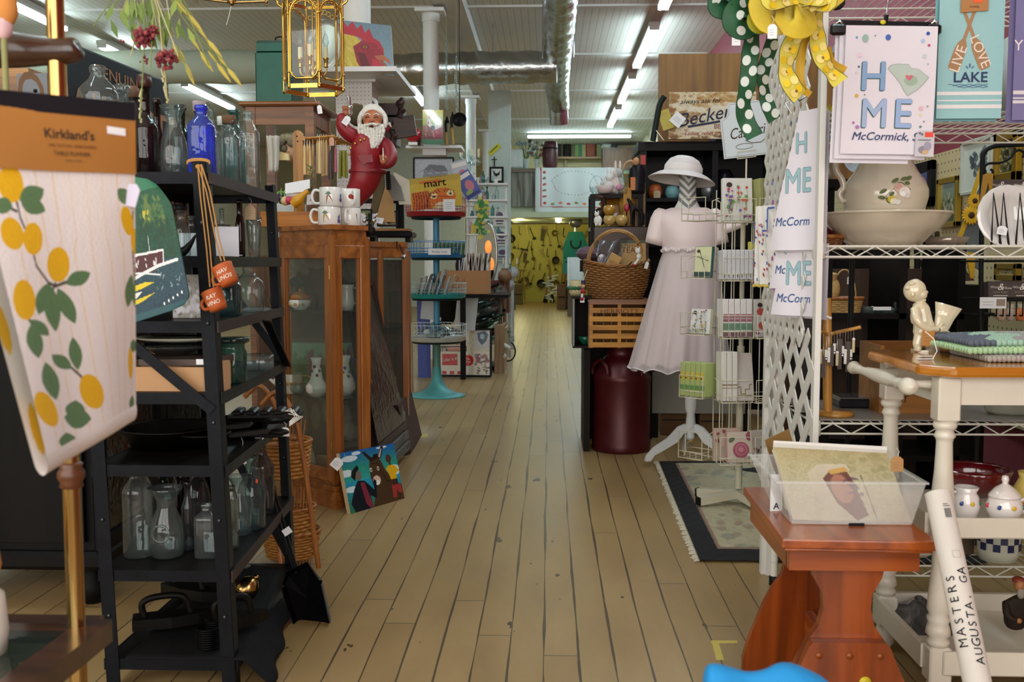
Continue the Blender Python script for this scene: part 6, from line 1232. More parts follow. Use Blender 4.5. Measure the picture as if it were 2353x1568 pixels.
A=Art(90,64,'8a8a90');A.noise(.06,1);A.po('5a5a60',[(.25,.45),(.4,.25),(.75,.3),(.85,.5),(.85,1),(.2,1)]);A.po('3a3a40',[(.28,.42),(.4,.24),(.76,.28),(.86,.48),(.55,.5),(.45,.38),(.38,.5)]);A.ln_('4a4a50',[(.05,.6),(.25,.45),(.4,.25)],.015);A.ln_('b0b0b4',[(0,.55),(.3,.58),(1,.52)],.01)
D3=10.95;a,b_,c=at(951,363,D3),at(1042,363,D3),at(951,425,D3);bp_=slb('barn_photograph',A,(a,b_,c),'black and white barn photograph in a thin black frame above the tiger paper','photograph',.012,vc(.3),'101010')
b=MB();
for p,q in((a,b_),(a,c),(b_,b_+c-a),(c,b_+c-a)):b.bar(p-V((0,.004,0)),q-V((0,.004,0)),.018,.016,MBK,up=(0,1,0))
b.put('frame',bp_)
b=MB();c=at(1056,277,8.89);b.la([(.0001,0),(.05,0),(.062,.03),(.064,.03),(.054,-.006)],MIR,M=T(c)@Rx(80));b.cyl(c,V((c.x,c.y,ZC)),.004,MIR,6);b.put('small_pan','small round black pan hanging right of the rooster tile','pan')
for i,(x,ya,yb)in enumerate(((1027,268,325),(1040,258,325))):
 t=thg('tongs',['left','right'][i]+' of two black tongs with wooden handles standing behind the rooster tile','tongs',at(x,yb,11.1));MB().tu([at(x-2,ya+38,11.1),at(x-3,ya+15,11.1),at(x,ya,11.1),at(x+3,ya+15,11.1)],.016,MIR,6).put('iron_hook',t);MB().tu([at(x-2,ya+36,11.1),at(x+3*i,yb+8,11.1)],.022,wood('a08038','6a5020'),6).put('wooden_grip',t)
GCR=glass('e8f4f4',.6,1)
def cry(px,y0,y1,D_,lab):
 t=thg('crystal_string',lab,'crystal',at(px,y1,D_));b=MB();rr=RND(px)
 for y in np.arange(y0,y1,5.5):b.ell(at(px+rr.uniform(-1.5,1.5),y,D_),(.012,.012,.016),GCR,6,4)
 b.put('crystal_beads',t);MB().tu([V((at(px,y0,D_).x,D_,ZC)),at(px,y1,D_)],.002,MCH,4).put('wire',t)
cry(1026,95,250,9.59,'left string of clear crystal beads hanging beside the white column');cry(1049,130,262,9.71,'right string of clear crystal beads hanging beside the small black pan')
def cdl(px,py,D_,lab,s_=1.0,n=5):
 c=at(px,py,D_);t=thg('crystal_candelabra',lab,'candelabra',c);k=m_(1,D_)*s_;b=MB(T(c));b.la([(12*k,0),(10*k,4*k),(3*k,10*k),(5*k,22*k),(2*k,40*k),(5*k,52*k),(1.5*k,66*k)],GCR,14);b.put('stem',t)
 for i in range(n):
  a=6.28*i/n;dx,dy=22*k*cos(a),22*k*sin(a);b=MB(T(c));b.tu([(0,0,36*k),(dx*.6,dy*.6,30*k),(dx,dy,44*k)],1.6*k,GCR,6);b.la([(1*k,0),(7*k,4*k),(6*k,5*k)],GCR,10,c=(dx,dy,44*k));b.cyl((dx,dy,47*k),(dx,dy,66*k),2.2*k,mat('e8e0c8'),8)
  for q in range(3):b.ell((dx+3*k*cos(q*2),dy+3*k*sin(q*2),34*k),(1.4*k,1.4*k,6*k),GCR,6,4)
  b.put('arm',t)
cdl(1078,410,16.8,'crystal candelabra with a cream candle right of the barn photograph');cdl(1094,470,16.8,'crystal candelabra behind the rack, lower than the first',.9)
for x,y,w_,D_,lab in((1090,412,70,16.8,'small white shelf on the second column behind the candelabra'),(1094,472,60,16.8,'small white shelf under the lower candelabra'),(1110,440,60,21.2,'small white shelf behind the silk ivy')):
 b=MB();b.box(at(x,y,D_),(m_(w_,D_),.3,.03),M_SH);b.box(at(x,y,D_)-V((0,-.1,.08)),(.04,.1,.14),M_SH);b.put('bracket_shelf',lab,'shelf')
D_=9.36;t=thg('record_box','cardboard box full of record sleeves behind the rack','box',at(1075,675,D_));x0_,x1_=at(1020,650,D_).x,at(1122,650,D_).x;zb_,z1_=at(1050,676,D_).z,at(1050,622,D_).z
KB2=mat('a87850',.8,var=.08);yc=D_+.2
for c,d in(((0,-.17,0),(x1_-x0_,.006,z1_-zb_)),((0,.17,0),(x1_-x0_,.006,z1_-zb_)),(((x1_-x0_)/2,0,0),(.006,.34,z1_-zb_)),((-(x1_-x0_)/2,0,0),(.006,.34,z1_-zb_))):MB().box(((x0_+x1_)/2+c[0],yc+c[1],(zb_+z1_)/2),d,KB2).put('box_wall',t)
b=MB(T((x0_+x1_)/2,yc-.174,(zb_+z1_)/2));b.dr([('L','7a3c28',[(-.12,.02),(-.1,.06),(-.07,.04),(-.1,0),(-.13,-.04),(-.09,-.06),(-.05,-.03)],.008),('L','7a3c28',[(-.05,-.02),(-.02,.03),(.0,-.03)],.007)]);b.put('scribble',t)
rr=RND(12)
for k in range(20):
 x=x0_+.09+.0165*k;M=T(x,yc,zb_+.01)@Ry(rr.uniform(-2,9));c=['8a6a5a','b8a898','6a5048','a89080','4a4a50','9a7868','c8bca8','3a5a80'][rr.randrange(8)]
 b=MB(M);b.box((0,0,.19),(.009,.3,.37),mat(c,.6));b.box((0,0,.19),(.004,.304,.372),MPP);b.put('record_sleeve','thin record sleeves standing in a row in the cardboard box','record','record sleeves in the cardboard box')
b=MB();b.box(((x0_+x1_)/2-.3,D_+.25,zb_-.02),(1.4,.6,.03),DK);
t=thg('dark_table','low dark table under the box of records','table',((x0_+x1_)/2-.3,D_+.25,0));b.put('tabletop',t)
for x in(-.95,.1):
 for y in(0,.5):MB().box(((x0_+x1_)/2-.3+x*.7+.2,D_+y,(zb_-.03)/2),(.05,.05,zb_-.035),DK).put('leg',t)
b=MB();a=at(1042,750,D_);b.la([(.06,0),(.12,.1),(.15,.24),(.16,.3)],mat('16140f'),c=(at(1020,740,D_).x,D_+.2,at(1,745,D_).z));b.put('black_pot','black flared pot under the dark table','pot')
for x,y,c,lab in((1068,738,'c8ccd0','white card folder standing under the record table'),(990,715,'b8bcc4','pale grey folder behind the rack pole')):
 b=MB(T(at(x,y+15,9.48))@Ry(6));b.box((0,0,.17),(.2,.02,.38),mat(c,.6));b.box((0,-.011,.3),(.14,.002,.04),mat('9aa4b4'));b.put('folder',lab,'folder')
b=MB();b.bar(fl(972,868),at(969,690,fl(972,868).y),.09,.03,mat('3c4a90'),up=(0,1,0));b.bar(fl(984,868),at(981,690,fl(984,868).y),.05,.03,mat('2c3a80'),up=(0,1,0));b.put('blue_post','blue painted steel post standing behind the rack','post')
A=Art(150,130,'d4cbb8');A.noise(.02,2);A.rect('2a3048',0,0,.55,.12);A.rect('c8c0ac',0,.12,.55,.34);A.rect('26221f',0,.36,.58,.48);A.rect('c87a70',.24,.385,.55,.465);A.rect('c8c4c8',.72,.02,.98,.4);A.po('4a6078',[(.76,.08),(.9,.04),(.96,.12),(.92,.26),(.84,.34),(.78,.24)]);A.ell('a8b8c8',.85,.16,.04,.06)
A.rect('ddd6c6',0,.5,.6,1)
for i in range(4):
 A.rect('b0242c',.02,.53+.11*i,.1,.6+.11*i);A.rect('b0242c',.48,.53+.11*i,.56,.6+.11*i)
 A.rect('b0242c',.02+.13*i,.9,.1+.13*i,.97)
A.rect('b82028',.15,.53,.42,.78);A.ell('c02c28',.6,.67,.1,.12);A.rect('e0d8c8',.7,.48,1,1);A.spl('5a4448',40,.72,.52,.98,.95,.02,.7);A.spl('8a5a60',16,.74,.55,.95,.7,.03,.6)
A.spl('6a6458',30,.58,.04,.7,.46,.01,.6,.4)
bl,br=fl(997,866),fl(1128,870);D4=br.y;tl=V((bl.x,bl.y+.02,at(997,757,bl.y).z));bl2=V((bl.x,bl.y,.012));trr=V((br.x,br.y+.02,at(1128,757,br.y).z))
adp=slb('advert_poster',A,(tl,trr,bl2),'black framed collage of old drink adverts standing on the floor','poster',.015,vc(.25,.3),'101010')
b=MB();q=[tl,trr,trr+bl2-tl,bl2]
for i in range(4):b.bar(q[i]-V((0,.006,0)),q[(i+1)%4]-V((0,.006,0)),.02,.02,MBK,up=(0,1,0))
b.put('frame',adp);wv=(trr-tl);hv=(bl2-tl);Mx=Matrix(((*wv.normalized(),0),(0,1,0,0),(0,0,1,0),(0,0,0,1))).transposed();Mx=T(bl2+V((0,-.003,0)))@Rz(math.degrees(math.atan2(wv.y,wv.x)));W_,H_=wv.length,-hv.z
def tx(s_,u,v,sz,c,xs=1,ro=0):return('T',c,s_,u*W_,(1-v)*H_,sz*H_,ro,0,.01,CEN,xs)
b=MB(Mx);b.dr([tx("DON'T SAY",.3,.22,.1,'a03838'),tx("THE 'P' WORD",.3,.32,.1,'a03838'),tx('If you must drink & drive...',.3,.41,.05,'e8e4d8',.9),tx('DRINK',.12,.47,.09,'f0ece0'),tx('Coke is it!',.285,.67,.1,'f4ece0',.9,8),tx('The',.6,.64,.06,'f0e0d8'),tx('Great',.6,.7,.06,'f0e0d8'),tx('Beauty',.3,.08,.1,'d8dce8')],y0=0,step=.0002);b.put('poster_lettering',adp)
b=MB();bl=fl(1133,860);b.box((bl.x+.06,bl.y+.4,.24),(.1,.7,.48),wood('a8845c','7a5c3c'));b.box((bl.x+.12,bl.y+.4,.3),(.02,.5,.3),mat('a89878',.7));b.put('board_stack','stack of wooden boards standing behind the advert collage','boards')
BC=[G_GREEN,glass('8aa890',.5),GCL,glass('6a3c1c',.4),G_AQUA,GCL,glass('2c5a30',.4)]
t=thg('bottle_rack','dark rack holding many glass bottles lying on a slant along the aisle','bottle rack',fl(1135,800));MB().box((at(1120,740,10.3).x-.05,10.47,.5),(.06,.5,.98),MIR).put('upright',t);MB().box((at(1120,740,10.3).x-.05,10.47,.02),(.4,.6,.04),MIR).put('base',t)
bdesc=['dark green','pale green','clear','brown','aqua','clear','bottle green']
for k in range(13):
 y=665+k*9.95;x=1112+6*sin(k*1.3)+k*1.2;p=at(x,y,10.24-.05*(k%3));M=T(p)@Rz(-25+8*(k%4))@Ry(72)
 MB(M).la([(.035,-.16),(.04,-.15),(.04,.03),(.03,.07),(.014,.1),(.013,.16),(.017,.165),(.016,.175)],BC[k%7],12).put('glass_bottle','%s bottle lying slanted in the bottle rack, %s'%(bdesc[k%7],'upper half' if k<7 else'lower half'),'bottle','slanted bottles in the bottle rack, '+('upper half' if k<7 else'lower half')+' '+bdesc[k%7])
for k,(x,y)in enumerate(((1150,752),(1158,770),(1166,782),(1160,762))):
 M=T(at(x,y,10.41))@Rz(-15)@Ry(75);MB(M).la([(.03,-.08),(.034,-.07),(.034,.03),(.028,.07),(.03,.075)],GCL,12).put('glass_jar','clear jars sticking out low over the aisle beside the bottle rack','jar','clear jars low beside the aisle')
for k,(x0_,y0_,x1_,y1_)in enumerate(((1143,800,1162,822),(1150,788,1172,802))):
 MB().cyl(at(x0_,y0_,9.95),at(x1_,y1_,9.89),.022,MWH,10).cyl(at(x0_,y0_,9.95),at(x0_-2,y0_-3,9.95),.026,MWH,10).put('white_tube',['lower white cardboard tube sticking out over the aisle','upper white cardboard tube sticking out over the aisle'][k],'tube')
b=MB();b.tu([at(1168+16*cos(a),808-22*sin(a),9.95)for a in lsp(-1.8,1.2,14)],.008,MIR,6);b.put('wire_loop','curved dark wire loop beside the white tubes','wire')
t=thg('swing_mirror','oval dresser mirror with two glowing lamps showing in it','mirror',at(1130,640,10.76));M=T(at(1118,585,10.76))@Rz(-28)
b=MB(M);b.tu([(.13*cos(a),0,.34*sin(a))for a in lsp(0,2*pi,32,endpoint=False)],.014,mat('c8c8c4',.25,.8),8,cls=True);b.put('mirror_frame',t)
MB(M).pri([(0,0)]*0 or[(.12*cos(a),.33*sin(a))for a in lsp(0,2*pi,28,endpoint=False)],-.004,.004,mat('d8dcd8',.04,1,0),M=Rx(90)).put('mirror_glass',t);MB().box(at(1118,660,10.82)+UZ(-.1),(.5,.3,.35),wood('6a2c20','3c1810')).put('mirror_base',t)
for x,y in((1122,568),(1128,607)):
 t=thg('amber_lamp','small lit amber lamp at the dresser mirror, %s of the two'%('upper' if y<600 else'lower'),'lamp',at(x,y+16,10.41));MB().ell(at(x,y,10.41),(.035,.035,.07),mat((1,.55,.25),emis=.8,var=0)).put('lamp_shade',t,'glowing amber shade');MB().cyl(at(x,y+14,10.41),at(x,y+24,10.41),.03,MBK,10).put('lamp_base',t)
t=thg('silk_ivy','hanging green silk ivy with yellow buds right of the candelabra','plant',at(1110,440,9.83));b=MB();rr=RND(1)
for k in range(60):p=at(1108+rr.uniform(-12,10)+4*sin(k),455+k*1.4,9.83);d=V((rr.uniform(-1,1),-.3,rr.uniform(-1,.2)))*.05;s_=d.cross(V((0,1,0)))*.5;b.add([p,p+d*.6+s_,p+d*1.3,p+d*.6-s_],[(0,1,2,3)],mat(['2a6a34','3c8040','b8a840'][k%3 if k%5 else 2],.7))
b.put('leaves',t);MB().tu([at(1108,450,9.83),at(1112,490,9.83),at(1106,545,9.83)],.005,mat('3a5a30',.7),5).put('stem',t)
D_=14.0;t=thg('rooster_picture','small black framed rooster silhouette on the pale partition','picture',at(1141,418,D_));p=at(1141,402,D_);w_=m_(32,D_);h_=m_(36,D_)
MB(T(p)).box((0,0,0),(w_,.04,h_),MBK).put('frame',t);b=MB(T(p));b.box((0,-.021,0),(w_*.72,.004,h_*.74),mat('d8e0dc'));b.dr([('E','1c1c1c',0,0,w_*.14,h_*.09),('P','1c1c1c',[(-.01,.02),(-.06,.07),(-.03,-.01)]),('P','1c1c1c',[(.01,.01),(.05,.06),(.04,-.01)]),('L','1c1c1c',[(0,-.02),(0,-.06)],.008)],y0=-.023);b.put('print',t)
stc(MB().box((at(1148,400,14.1).x,14.12,1.75),(.31,.1,3.5),mat('c0d0cc')),'partition_panel')
b=MB(T(at(1136,344,14.05))@Ry(-42));b.box((0,0,0),(m_(32,13.6),.01,m_(12,13.6)),mat('c8c41c'));b.dr([('L','3a3a20',[(-.07,.01),(.07,.01)],.012)],y0=-.005);b.put('yellow_tag','yellow strip tag tilted above the framed rooster silhouette','tag')
b=MB(T(at(1136,360,14.05)));b.bar((0,0,0),(0,0,-.14),.015,.01,MIR);b.bar((-.04,0,-.04),(.04,0,-.04),.012,.01,MIR);b.put('iron_cross','small dark iron cross on the pale partition','cross')
names_=[('sign_board',1148,480,520,30,13.98,'d8d8d4'),('sign_board',1152,525,565,34,13.98,'c8d4d4'),('sign_board',1154,568,600,34,13.98,'b0c4c4')]
for i,(nm,x,y0_,y1_,w_,D2,c)in enumerate(names_):
 a,d=at(x-w_/2,y1_,D2),at(x+w_/2,y0_,D2);b=MB(T(a));W_,H_=d.x-a.x,d.z-a.z
 b.pl_([(0,0),(W_,0),(W_,H_*.8),(W_*.8,H_),(W_*.2,H_),(0,H_*.8)],0,.02,mat(c,.6));b.dr([('E','5a4468',W_*.5,H_*.62,W_*.26,H_*.2),('L','5a4468',[(W_*.2,H_*.3),(W_*.8,H_*.3)],H_*.1),('L','4a4a58',[(W_*.25,H_*.14),(W_*.75,H_*.14)],H_*.07)]);b.put(nm,['cream sign with a purple emblem right of the silk ivy','pale blue grey sign right under the purple emblem sign','lowest bluish sign of the three at the aisle edge'][i],'sign')
def stl(px,py,w_,hpx,c,lab):
 p=fl(px,py);D2=p.y;s_=m_(w_,D2);h_=m_(hpx,D2);t=thg('wooden_stool',lab,'stool',p);m=mat(c,.6)
 MB(T(p)).la([(.0001,h_-.04),(s_*.5,h_-.04),(s_*.54,h_-.02),(s_*.5,h_),(.0001,h_)],m,18).put('seat',t)
 for a in range(4):q=R(45+90*a);MB(T(p)).tu([(s_*.3*cos(q),s_*.3*sin(q),h_-.03),(s_*.5*cos(q),s_*.5*sin(q),0)],.018,m,8).put('leg',t)
stl(1173,712,28,66,'4a4a44','dark stool at the left edge of the aisle before the yellow wall');stl(1196,698,30,80,'9a8a58','pale topped stool farther down the left of the aisle')
for i,(x,y,D2,s_,c)in enumerate(((1160,650,10.5,.075,'7a5a40'),(1170,668,11.5,.065,'9aa0a0'),(1150,690,10.2,.075,'5a5048'),(1178,640,12.5,.075,'b0b8b8'))):
 b=MB(T(at(x,y,D2)));b.la([(s_*.6,0),(s_,s_*.6),(s_*.9,s_*1.4),(s_*.5,s_*1.8),(s_*.55,s_*2)],mat(c,.4));b.cyl((0,0,-at(x,y,D2).z+.01),(0,0,0),.02,mat(c,.5),6);b.put('footed_jar',['brown','bluish grey','dark taupe','pale grey'][i]+' footed jar among the clutter left of the aisle','jar')
cdl(1172,640,11.5,'glass candelabra among the clutter before the pale topped stool',.7,4)
t=thg('glassware_shelf','white open shelf crowded with glassware at the left of the aisle','shelf unit',on(1120,12.2,0))
for y in(425,462,500,540):MB().box(at(1120,y,12.2),(.5,.3,.02),M_SH).put('shelf_board',t)
for x in(1077,1163):MB().box((at(x,600,12.3).x,12.3,1.03),(.02,.03,2.06),M_SH).put('side_post',t)
for k in range(28):
 y=(425,462,500,540)[k%4];x=1082+10*(k//4)+3*sin(k);btl(x,12.12+.05*(k%3),at(x,y,12.2).z+.011,4.5,22+9*sin(k*2.3),(GCR,G_AQUA,MWH,GCL,mat('b88a98',.3))[(k*3)%5],'small glass and china bottles crowded on the white open shelf',('round','jar','carafe','jug')[k%3],gr='glassware on the white open shelf')
 # RIGHT FOREGROUND: pine bench, tub, kitchen cart
PINE=wood('a65016','7c340a','Y',.3,7,.5);PINEZ=wood('984614','6c2c08','Z',.32,7,.5);zt_=.50  # darker pine for the legs, their shade put into the colour
t=thg('pine_bench','orange stained pine bench table with hourglass trestle legs','table',(.68,2.4,0))
f0,f1,b0=on(1795,2.16,zt_),on(2160,2.14,zt_),on(1708,2.66,zt_)
MB().pri([(f0.x,2.15),(f1.x,2.14),(f1.x+.0,2.66),(b0.x,2.66)],zt_-.022,zt_,PINE).pri([(f0.x+.008,2.158),(f1.x-.01,2.15),(f1.x-.008,2.65),(b0.x+.008,2.65)],zt_-.03,zt_-.0219,PINE).put('bench_top',t,bev=.006)
cx0=(f0.x+f1.x)/2
b=MB();
for y in(2.2,2.6):b.box((cx0,y,zt_-.055),(f1.x-f0.x-.05,.03,.05),wood('a8521a','7e360c','X',.32,7,.5))
for x in(f0.x+.04,f1.x-.04):b.box((x,2.4,zt_-.055),(.03,.38,.05),PINE)
b.put('apron',t)
HG=[(.435,.086),(.39,.076),(.353,.056),(.32,.053),(.28,.062),(.25,.083),(.2,.108),(.157,.125),(.1,.147),(.05,.16),(0,.16),(0,.1),(.03,.07),(.05,.03)]
def hourglass(cx_):return[(cx_+w_,z)for z,w_ in HG]+[(cx_-w_,z)for z,w_ in HG[::-1]]
for y in(2.24,2.6):MB().pl_(hourglass(cx0 if y<2.4 else cx0+.0),y-.012,y+.012,PINEZ).put('leg',t)
b=MB();b.pl_([(cx0-.082,.25),(cx0+.082,.25),(cx0+.09,.24),(cx0+.115,.18),(cx0+.17,.06),(cx0+.17,0),(cx0-.17,0),(cx0-.17,.06),(cx0-.115,.18),(cx0-.09,.24)],2.2,2.226,PINEZ)
for x in(-.085,-.0,.085):b.la([(.0001,0),(.008,0),(.008,.002),(.0001,.003)],mat('8a4414',.4),12,M=T(cx0+x*.8,2.2,.22)@Rx(90))
b.put('foot_block',t);MB().box((cx0,2.4,.16),(.02,.3,.08),PINE).put('stretcher',t)
b=MB();b.la([(.0001,0),(.0135,0),(.0135,.001),(.0001,.0012)],mat('c8b41c',.5,var=0),M=T(on(1988,2.199,.16))@Rx(90));b.dr([('L','6a6420',[(-.004,-.003),(.002,.004),(.003,-.003)],.001)],M=T(on(1988,2.196,.16)));b.put('price_sticker',t,'round yellow price sticker')
PLA=bpy.data.materials.new('frosted_plastic');PLA.use_nodes=True
n=PLA.node_tree.nodes;pb=n['Principled BSDF'];iv(pb,'Base Color',(.86,.86,.84,1));iv(pb,'Roughness',.25);iv(pb,'Alpha',.22)
t=thg('plastic_tub','clear frosted plastic tub full of sleeved prints on the pine bench','tub',(.65,2.36,zt_));tb=t
def ring(x0,y0,x1,y1,z):return[V((x0,y0,z)),V((x1,y0,z)),V((x1,y1,z)),V((x0,y1,z))]
lo0,lo1=on(1822,2.26,zt_),on(2098,2.26,zt_);hi0,hi1=at(1790,1110,2.22),at(2130,1110,2.22);hz=hi0.z
def tubwall(inset=0,zz0=zt_+.003):
 A_=ring(lo0.x+inset,2.27+inset,lo1.x-inset,2.50-inset,zz0);B_=ring(hi0.x+inset,2.225+inset,hi1.x-inset,2.545-inset,hz);return A_,B_
A_,B_=tubwall();b=MB();b.add(A_+B_,[(3,2,1,0),(0,1,5,4),(1,2,6,5),(2,3,7,6),(3,0,4,7)],PLA);b.put('tub_shell',t,solid=.0015)
b=MB();pts=[p+UZ(.0)for p in B_];
for i in range(4):b.bar(pts[i]+(pts[i]-pts[(i+1)%4]).normalized()*.004,pts[(i+1)%4]+(pts[(i+1)%4]-pts[i]).normalized()*.004,.012,.004,PLA)
b.put('rim',t);MB().box((lo0.x*.35+lo1.x*.65-.03,2.268,zt_+.003),(.035,.004,.006),MBK).put('latch_slot',t)
A=Art(130,90,'d8cfae');A.grad('b8a878','cfc8a8',0,.5);A.grad('cfc8a8','d8d0b8',.5,1);A.noise(.02,2);A.spl('8a8a50',16,.5,.02,.95,.35,.06,.25,.6);A.po('d8ccb8',[(.24,.35),(.35,.22),(.6,.2),(.62,.3),(.4,.4),(.36,.7),(.5,.92),(.36,.9),(.24,.6)]);A.po('6c2c20',[(.36,.42),(.44,.3),(.58,.28),(.62,.45),(.66,.9),(.55,.98),(.42,.75)]);A.ell('b8745c',.5,.55,.09,.2);A.po('d8a850',[(.42,.3),(.58,.24),(.6,.3),(.44,.36)]);A.spl('4a2c50',8,.55,.4,.66,.7,.03,.6);A.ln_('5a5a50',[(.7,.35),(.72,.95)],.012,.7)
yF=2.30;a,b_,c=at(1806,1028,2.42),at(2070,1040,2.42),V((lo0.x+.01,yF,zt_+.006));a.x=lo0.x-.012;b_.x=lo1.x-.01
pr=slb('sleeved_print',A,(a,b_,c),'sleeved vintage print of a bonneted figure at the front of the plastic tub','print',.004,vc(.15,1),'e8e4d8')
b=MB();q=[a-V((.006,.006,-.012)),b_+V((.008,-.006,.006)),b_+(c-a)+V((.008,-.006,0)),c-V((.004,.006,0))];b.sht(lambda u,v:q[0].lerp(q[1],u).lerp(q[3].lerp(q[2],u),v)+V((0,-.003*abs(sin(13*u+3*v)),0)),40,20,glass('f6f6f2',.9,1,.06));b.bar(a+UZ(.008),b_+UZ(.006),.016,.003,MWH,up=(0,1,0));b.put('plastic_sleeve',pr)
for k in range(9):
 dy=.014+.014*k;b=MB();p=[a+V((.004*k,dy,-.01-.002*(k%3))),b_+V((-.01,dy,-.012)),b_+(c-a)+V((-.004,dy,.0)),c+V((.004,dy,0))];b.add(p,[(0,3,2,1)],mat(['d8d0bc','c8b890','e0dccf'][k%3],.6));b.put('sleeved_print','sleeved prints standing behind the front print in the plastic tub','print','prints standing behind the front print',solid=.003)
ptag(at(2058,1058,2.27)+V((0,-.01,.01)),.028,.034,0,pr,'kraft price tag',m=mat('b08450',.8))
b=MB(T(at(1796,1035,2.6))@Rz(20)@Ry(-20));b.box((0,0,0),(.075,.003,.09),mat('8a6a38',.8));b.box((0,-.001,-.05),(.07,.004,.012),mat('6a4a28',.8));b.put('kraft_envelope','kraft envelope leaning on the lattice behind the plastic tub','envelope')
b=MB(T(on(1783,2.4,zt_))@Rz(10));b.box((0,0,.045),(.03,.002,.09),MPP);b.dr([('T','141414','A',0,.005,.022,0,0,.02)],y0=-.001);b.put('white_card','white card with a black letter A left of the plastic tub','card')
tp,bt=at(2155,1135,2.12),at(2250,1590,1.9);bt.z=bt.z;d=(bt-tp).normalized();bt=tp+d*((tp.z)/(-d.z)*.985);TUBEM=mat('d4ccc4',.75,var=.05)
t=thg('mailing_tube','long white cardboard tube lettered MASTERS AUGUSTA, GA leaning by the kitchen cart','tube',bt);r=m_(29,2.1)
b=MB();b.tu([tp,bt],r,TUBEM,36,cap=False);b.tu([tp+d*.001,tp+d*.1],r*.94,mat('141820'),28);b.put('tube_shell',t)
v_=(-d);xh=Rt-Rt.dot(v_)*v_;xh.normalize();yh=v_.cross(xh)*-1
if yh.y>0:yh=-yh
def wrp(s_,L0,ang0,sz,sp=1.25,jit=0):
 b=MB();rr=RND(len(s_));
 for i,chh in enumerate(s_):
  if chh==' ':continue
  vs,fs=tgeo(chh,sz*(1+rr.uniform(-.06,.06)),0,.0)
  o=[]
  for x,y in vs:
   al=L0+i*sz*sp*.8+x;th=ang0-(y-.0)/r+rr.uniform(-.0,.0);th=-th
   o.append(bt+v_*al+xh*(sin(-th)*(r+.0016))*1.0+yh*(cos(-th)*(r+.0016)))
  b.add(o,fs,mat('1c1c20',.7,var=0))
 return b
Lt=(tp-bt).length
wrp('MASTERS',Lt-.315,-.5,.025,1.06).put('handwriting',t,'handwritten MASTERS');wrp('AUGUSTA, GA',Lt-.35,.4,.0235,.94).put('handwriting',t,'handwritten AUGUSTA, GA')
M=Matrix.Translation(tp+d*.05+yh*(r+.0016)*1.0+xh*.0)@Matrix(((*xh,0),(*(-yh),0),(*v_,0),(0,0,0,1))).transposed()
b=MB(M);b.dr([('R','2a2a30',-.006+.0018*k,-.012,.001,.02)for k in range(7)]+[('R','4a4a50',-.008,.012,.014,.0015),('R','4a4a50',-.008,.016,.01,.0015)],y0=0);b.put('barcode',t,'small printed barcode')
b=MB(M@T(0,0,-.09));b.dr([('L','b0a498',[(-.008,-.006),(.008,-.006),(.008,.008),(-.008,.008),(-.008,-.006)],.001)]);b.put('faint_stamp',t)
CRM=mat('d8d0c0',.35,coat=.3,var=.06);HON=wood('c8821c','a8640e','X',.22,5,.8);X0,Y0,Y1,X1,ZTB=.925,2.40,2.84,1.75,.855
t=thg('kitchen_cart','cream painted kitchen cart with turned legs and a honey wood top','kitchen cart',(1.3,2.7,0));cart=t
c_=.075;MB().pri([(X0-.015+c_*.6,Y0-.03),(X1,Y0-.03),(X1,Y1+.03),(X0-.01+c_*.4,Y1+.03),(X0-.03,Y1-.03),(X0-.03,Y0+.04)],ZTB-.026,ZTB,HON).put('wooden_top',t,bev=.008)
b=MB();b.box(((X0+X1)/2+.02,Y0+.02,ZTB-.06),(X1-X0-.05,.018,.07),CRM);b.box((X0+.035,(Y0+Y1)/2,ZTB-.06),(.018,Y1-Y0-.08,.07),CRM);b.put('apron',t)
LEGP=[(.022,0),(.026,.015),(.026,.05),(.018,.07),(.028,.095),(.02,.115),(.026,.13)]
def cart_leg(x,y,nm='leg'):
 b=MB();s_=.054
 b.box((x,y,ZTB-.082),(s_,s_,.112),CRM,bev=.006);zz=ZTB-.138
 b.la([(.026,0),(.0285,-.008),(.026,-.016),(.02,-.02),(.023,-.03),(.0255,-.036),(.021,-.041),(.019,-.05),(.0215,-.12),(.0265,-.18),(.0275,-.2),(.024,-.208),(.0275,-.214),(.0265,-.228),(.02,-.236),(.027,-.243),(.027,-.256),(.022,-.262)],CRM,c=(x,y,zz))
 b.box((x,y,.445),(.048,.048,.075),CRM,bev=.004)
 b.la([(.02,.41),(.02,.36),(.0265,.28),(.0285,.25),(.022,.238),(.0285,.23),(.024,.216),(.0275,.205),(.03,.19),(.022,.182),(.0285,.172),(.026,.16)][::-1],CRM,24,c=(x,y,0));b.box((x,y,.115),(.055,.055,.09),CRM,bev=.006);b.la([(.012,0),(.026,.02),(.03,.045),(.02,.07)],CRM,c=(x,y,0));b.put('leg',t)
for x,y in((X0+.038,Y0+.03),(X0+.038,Y1-.03),(X1-.05,Y0+.03),(X1-.05,Y1-.03)):cart_leg(x,y)
b=MB();b.box(((X0+X1)/2,(Y0+Y1)/2,.452),(X1-X0-.04,Y1-Y0-.02,.012),CRM);b.box(((X0+X1)/2,Y0+.0,.462),(X1-X0-.08,.016,.05),CRM,bev=.004);b.box((X0+.012,(Y0+Y1)/2,.462),(.014,Y1-Y0-.1,.05),CRM);b.put('middle_shelf',t)
b=MB();b.box(((X0+X1)/2,(Y0+Y1)/2,.1),(X1-X0-.04,Y1-Y0-.02,.012),CRM);b.box(((X0+X1)/2,Y0,.125),(X1-X0-.08,.016,.06),CRM,bev=.004);b.box((X0+.012,(Y0+Y1)/2,.125),(.014,Y1-Y0-.1,.06),CRM);b.box(((X0+X1)/2,Y1,.125),(X1-X0-.08,.016,.06),CRM);b.put('lower_shelf',t)
tz_=at(2040,860,2.6).z-.01;xb_=X0-.055
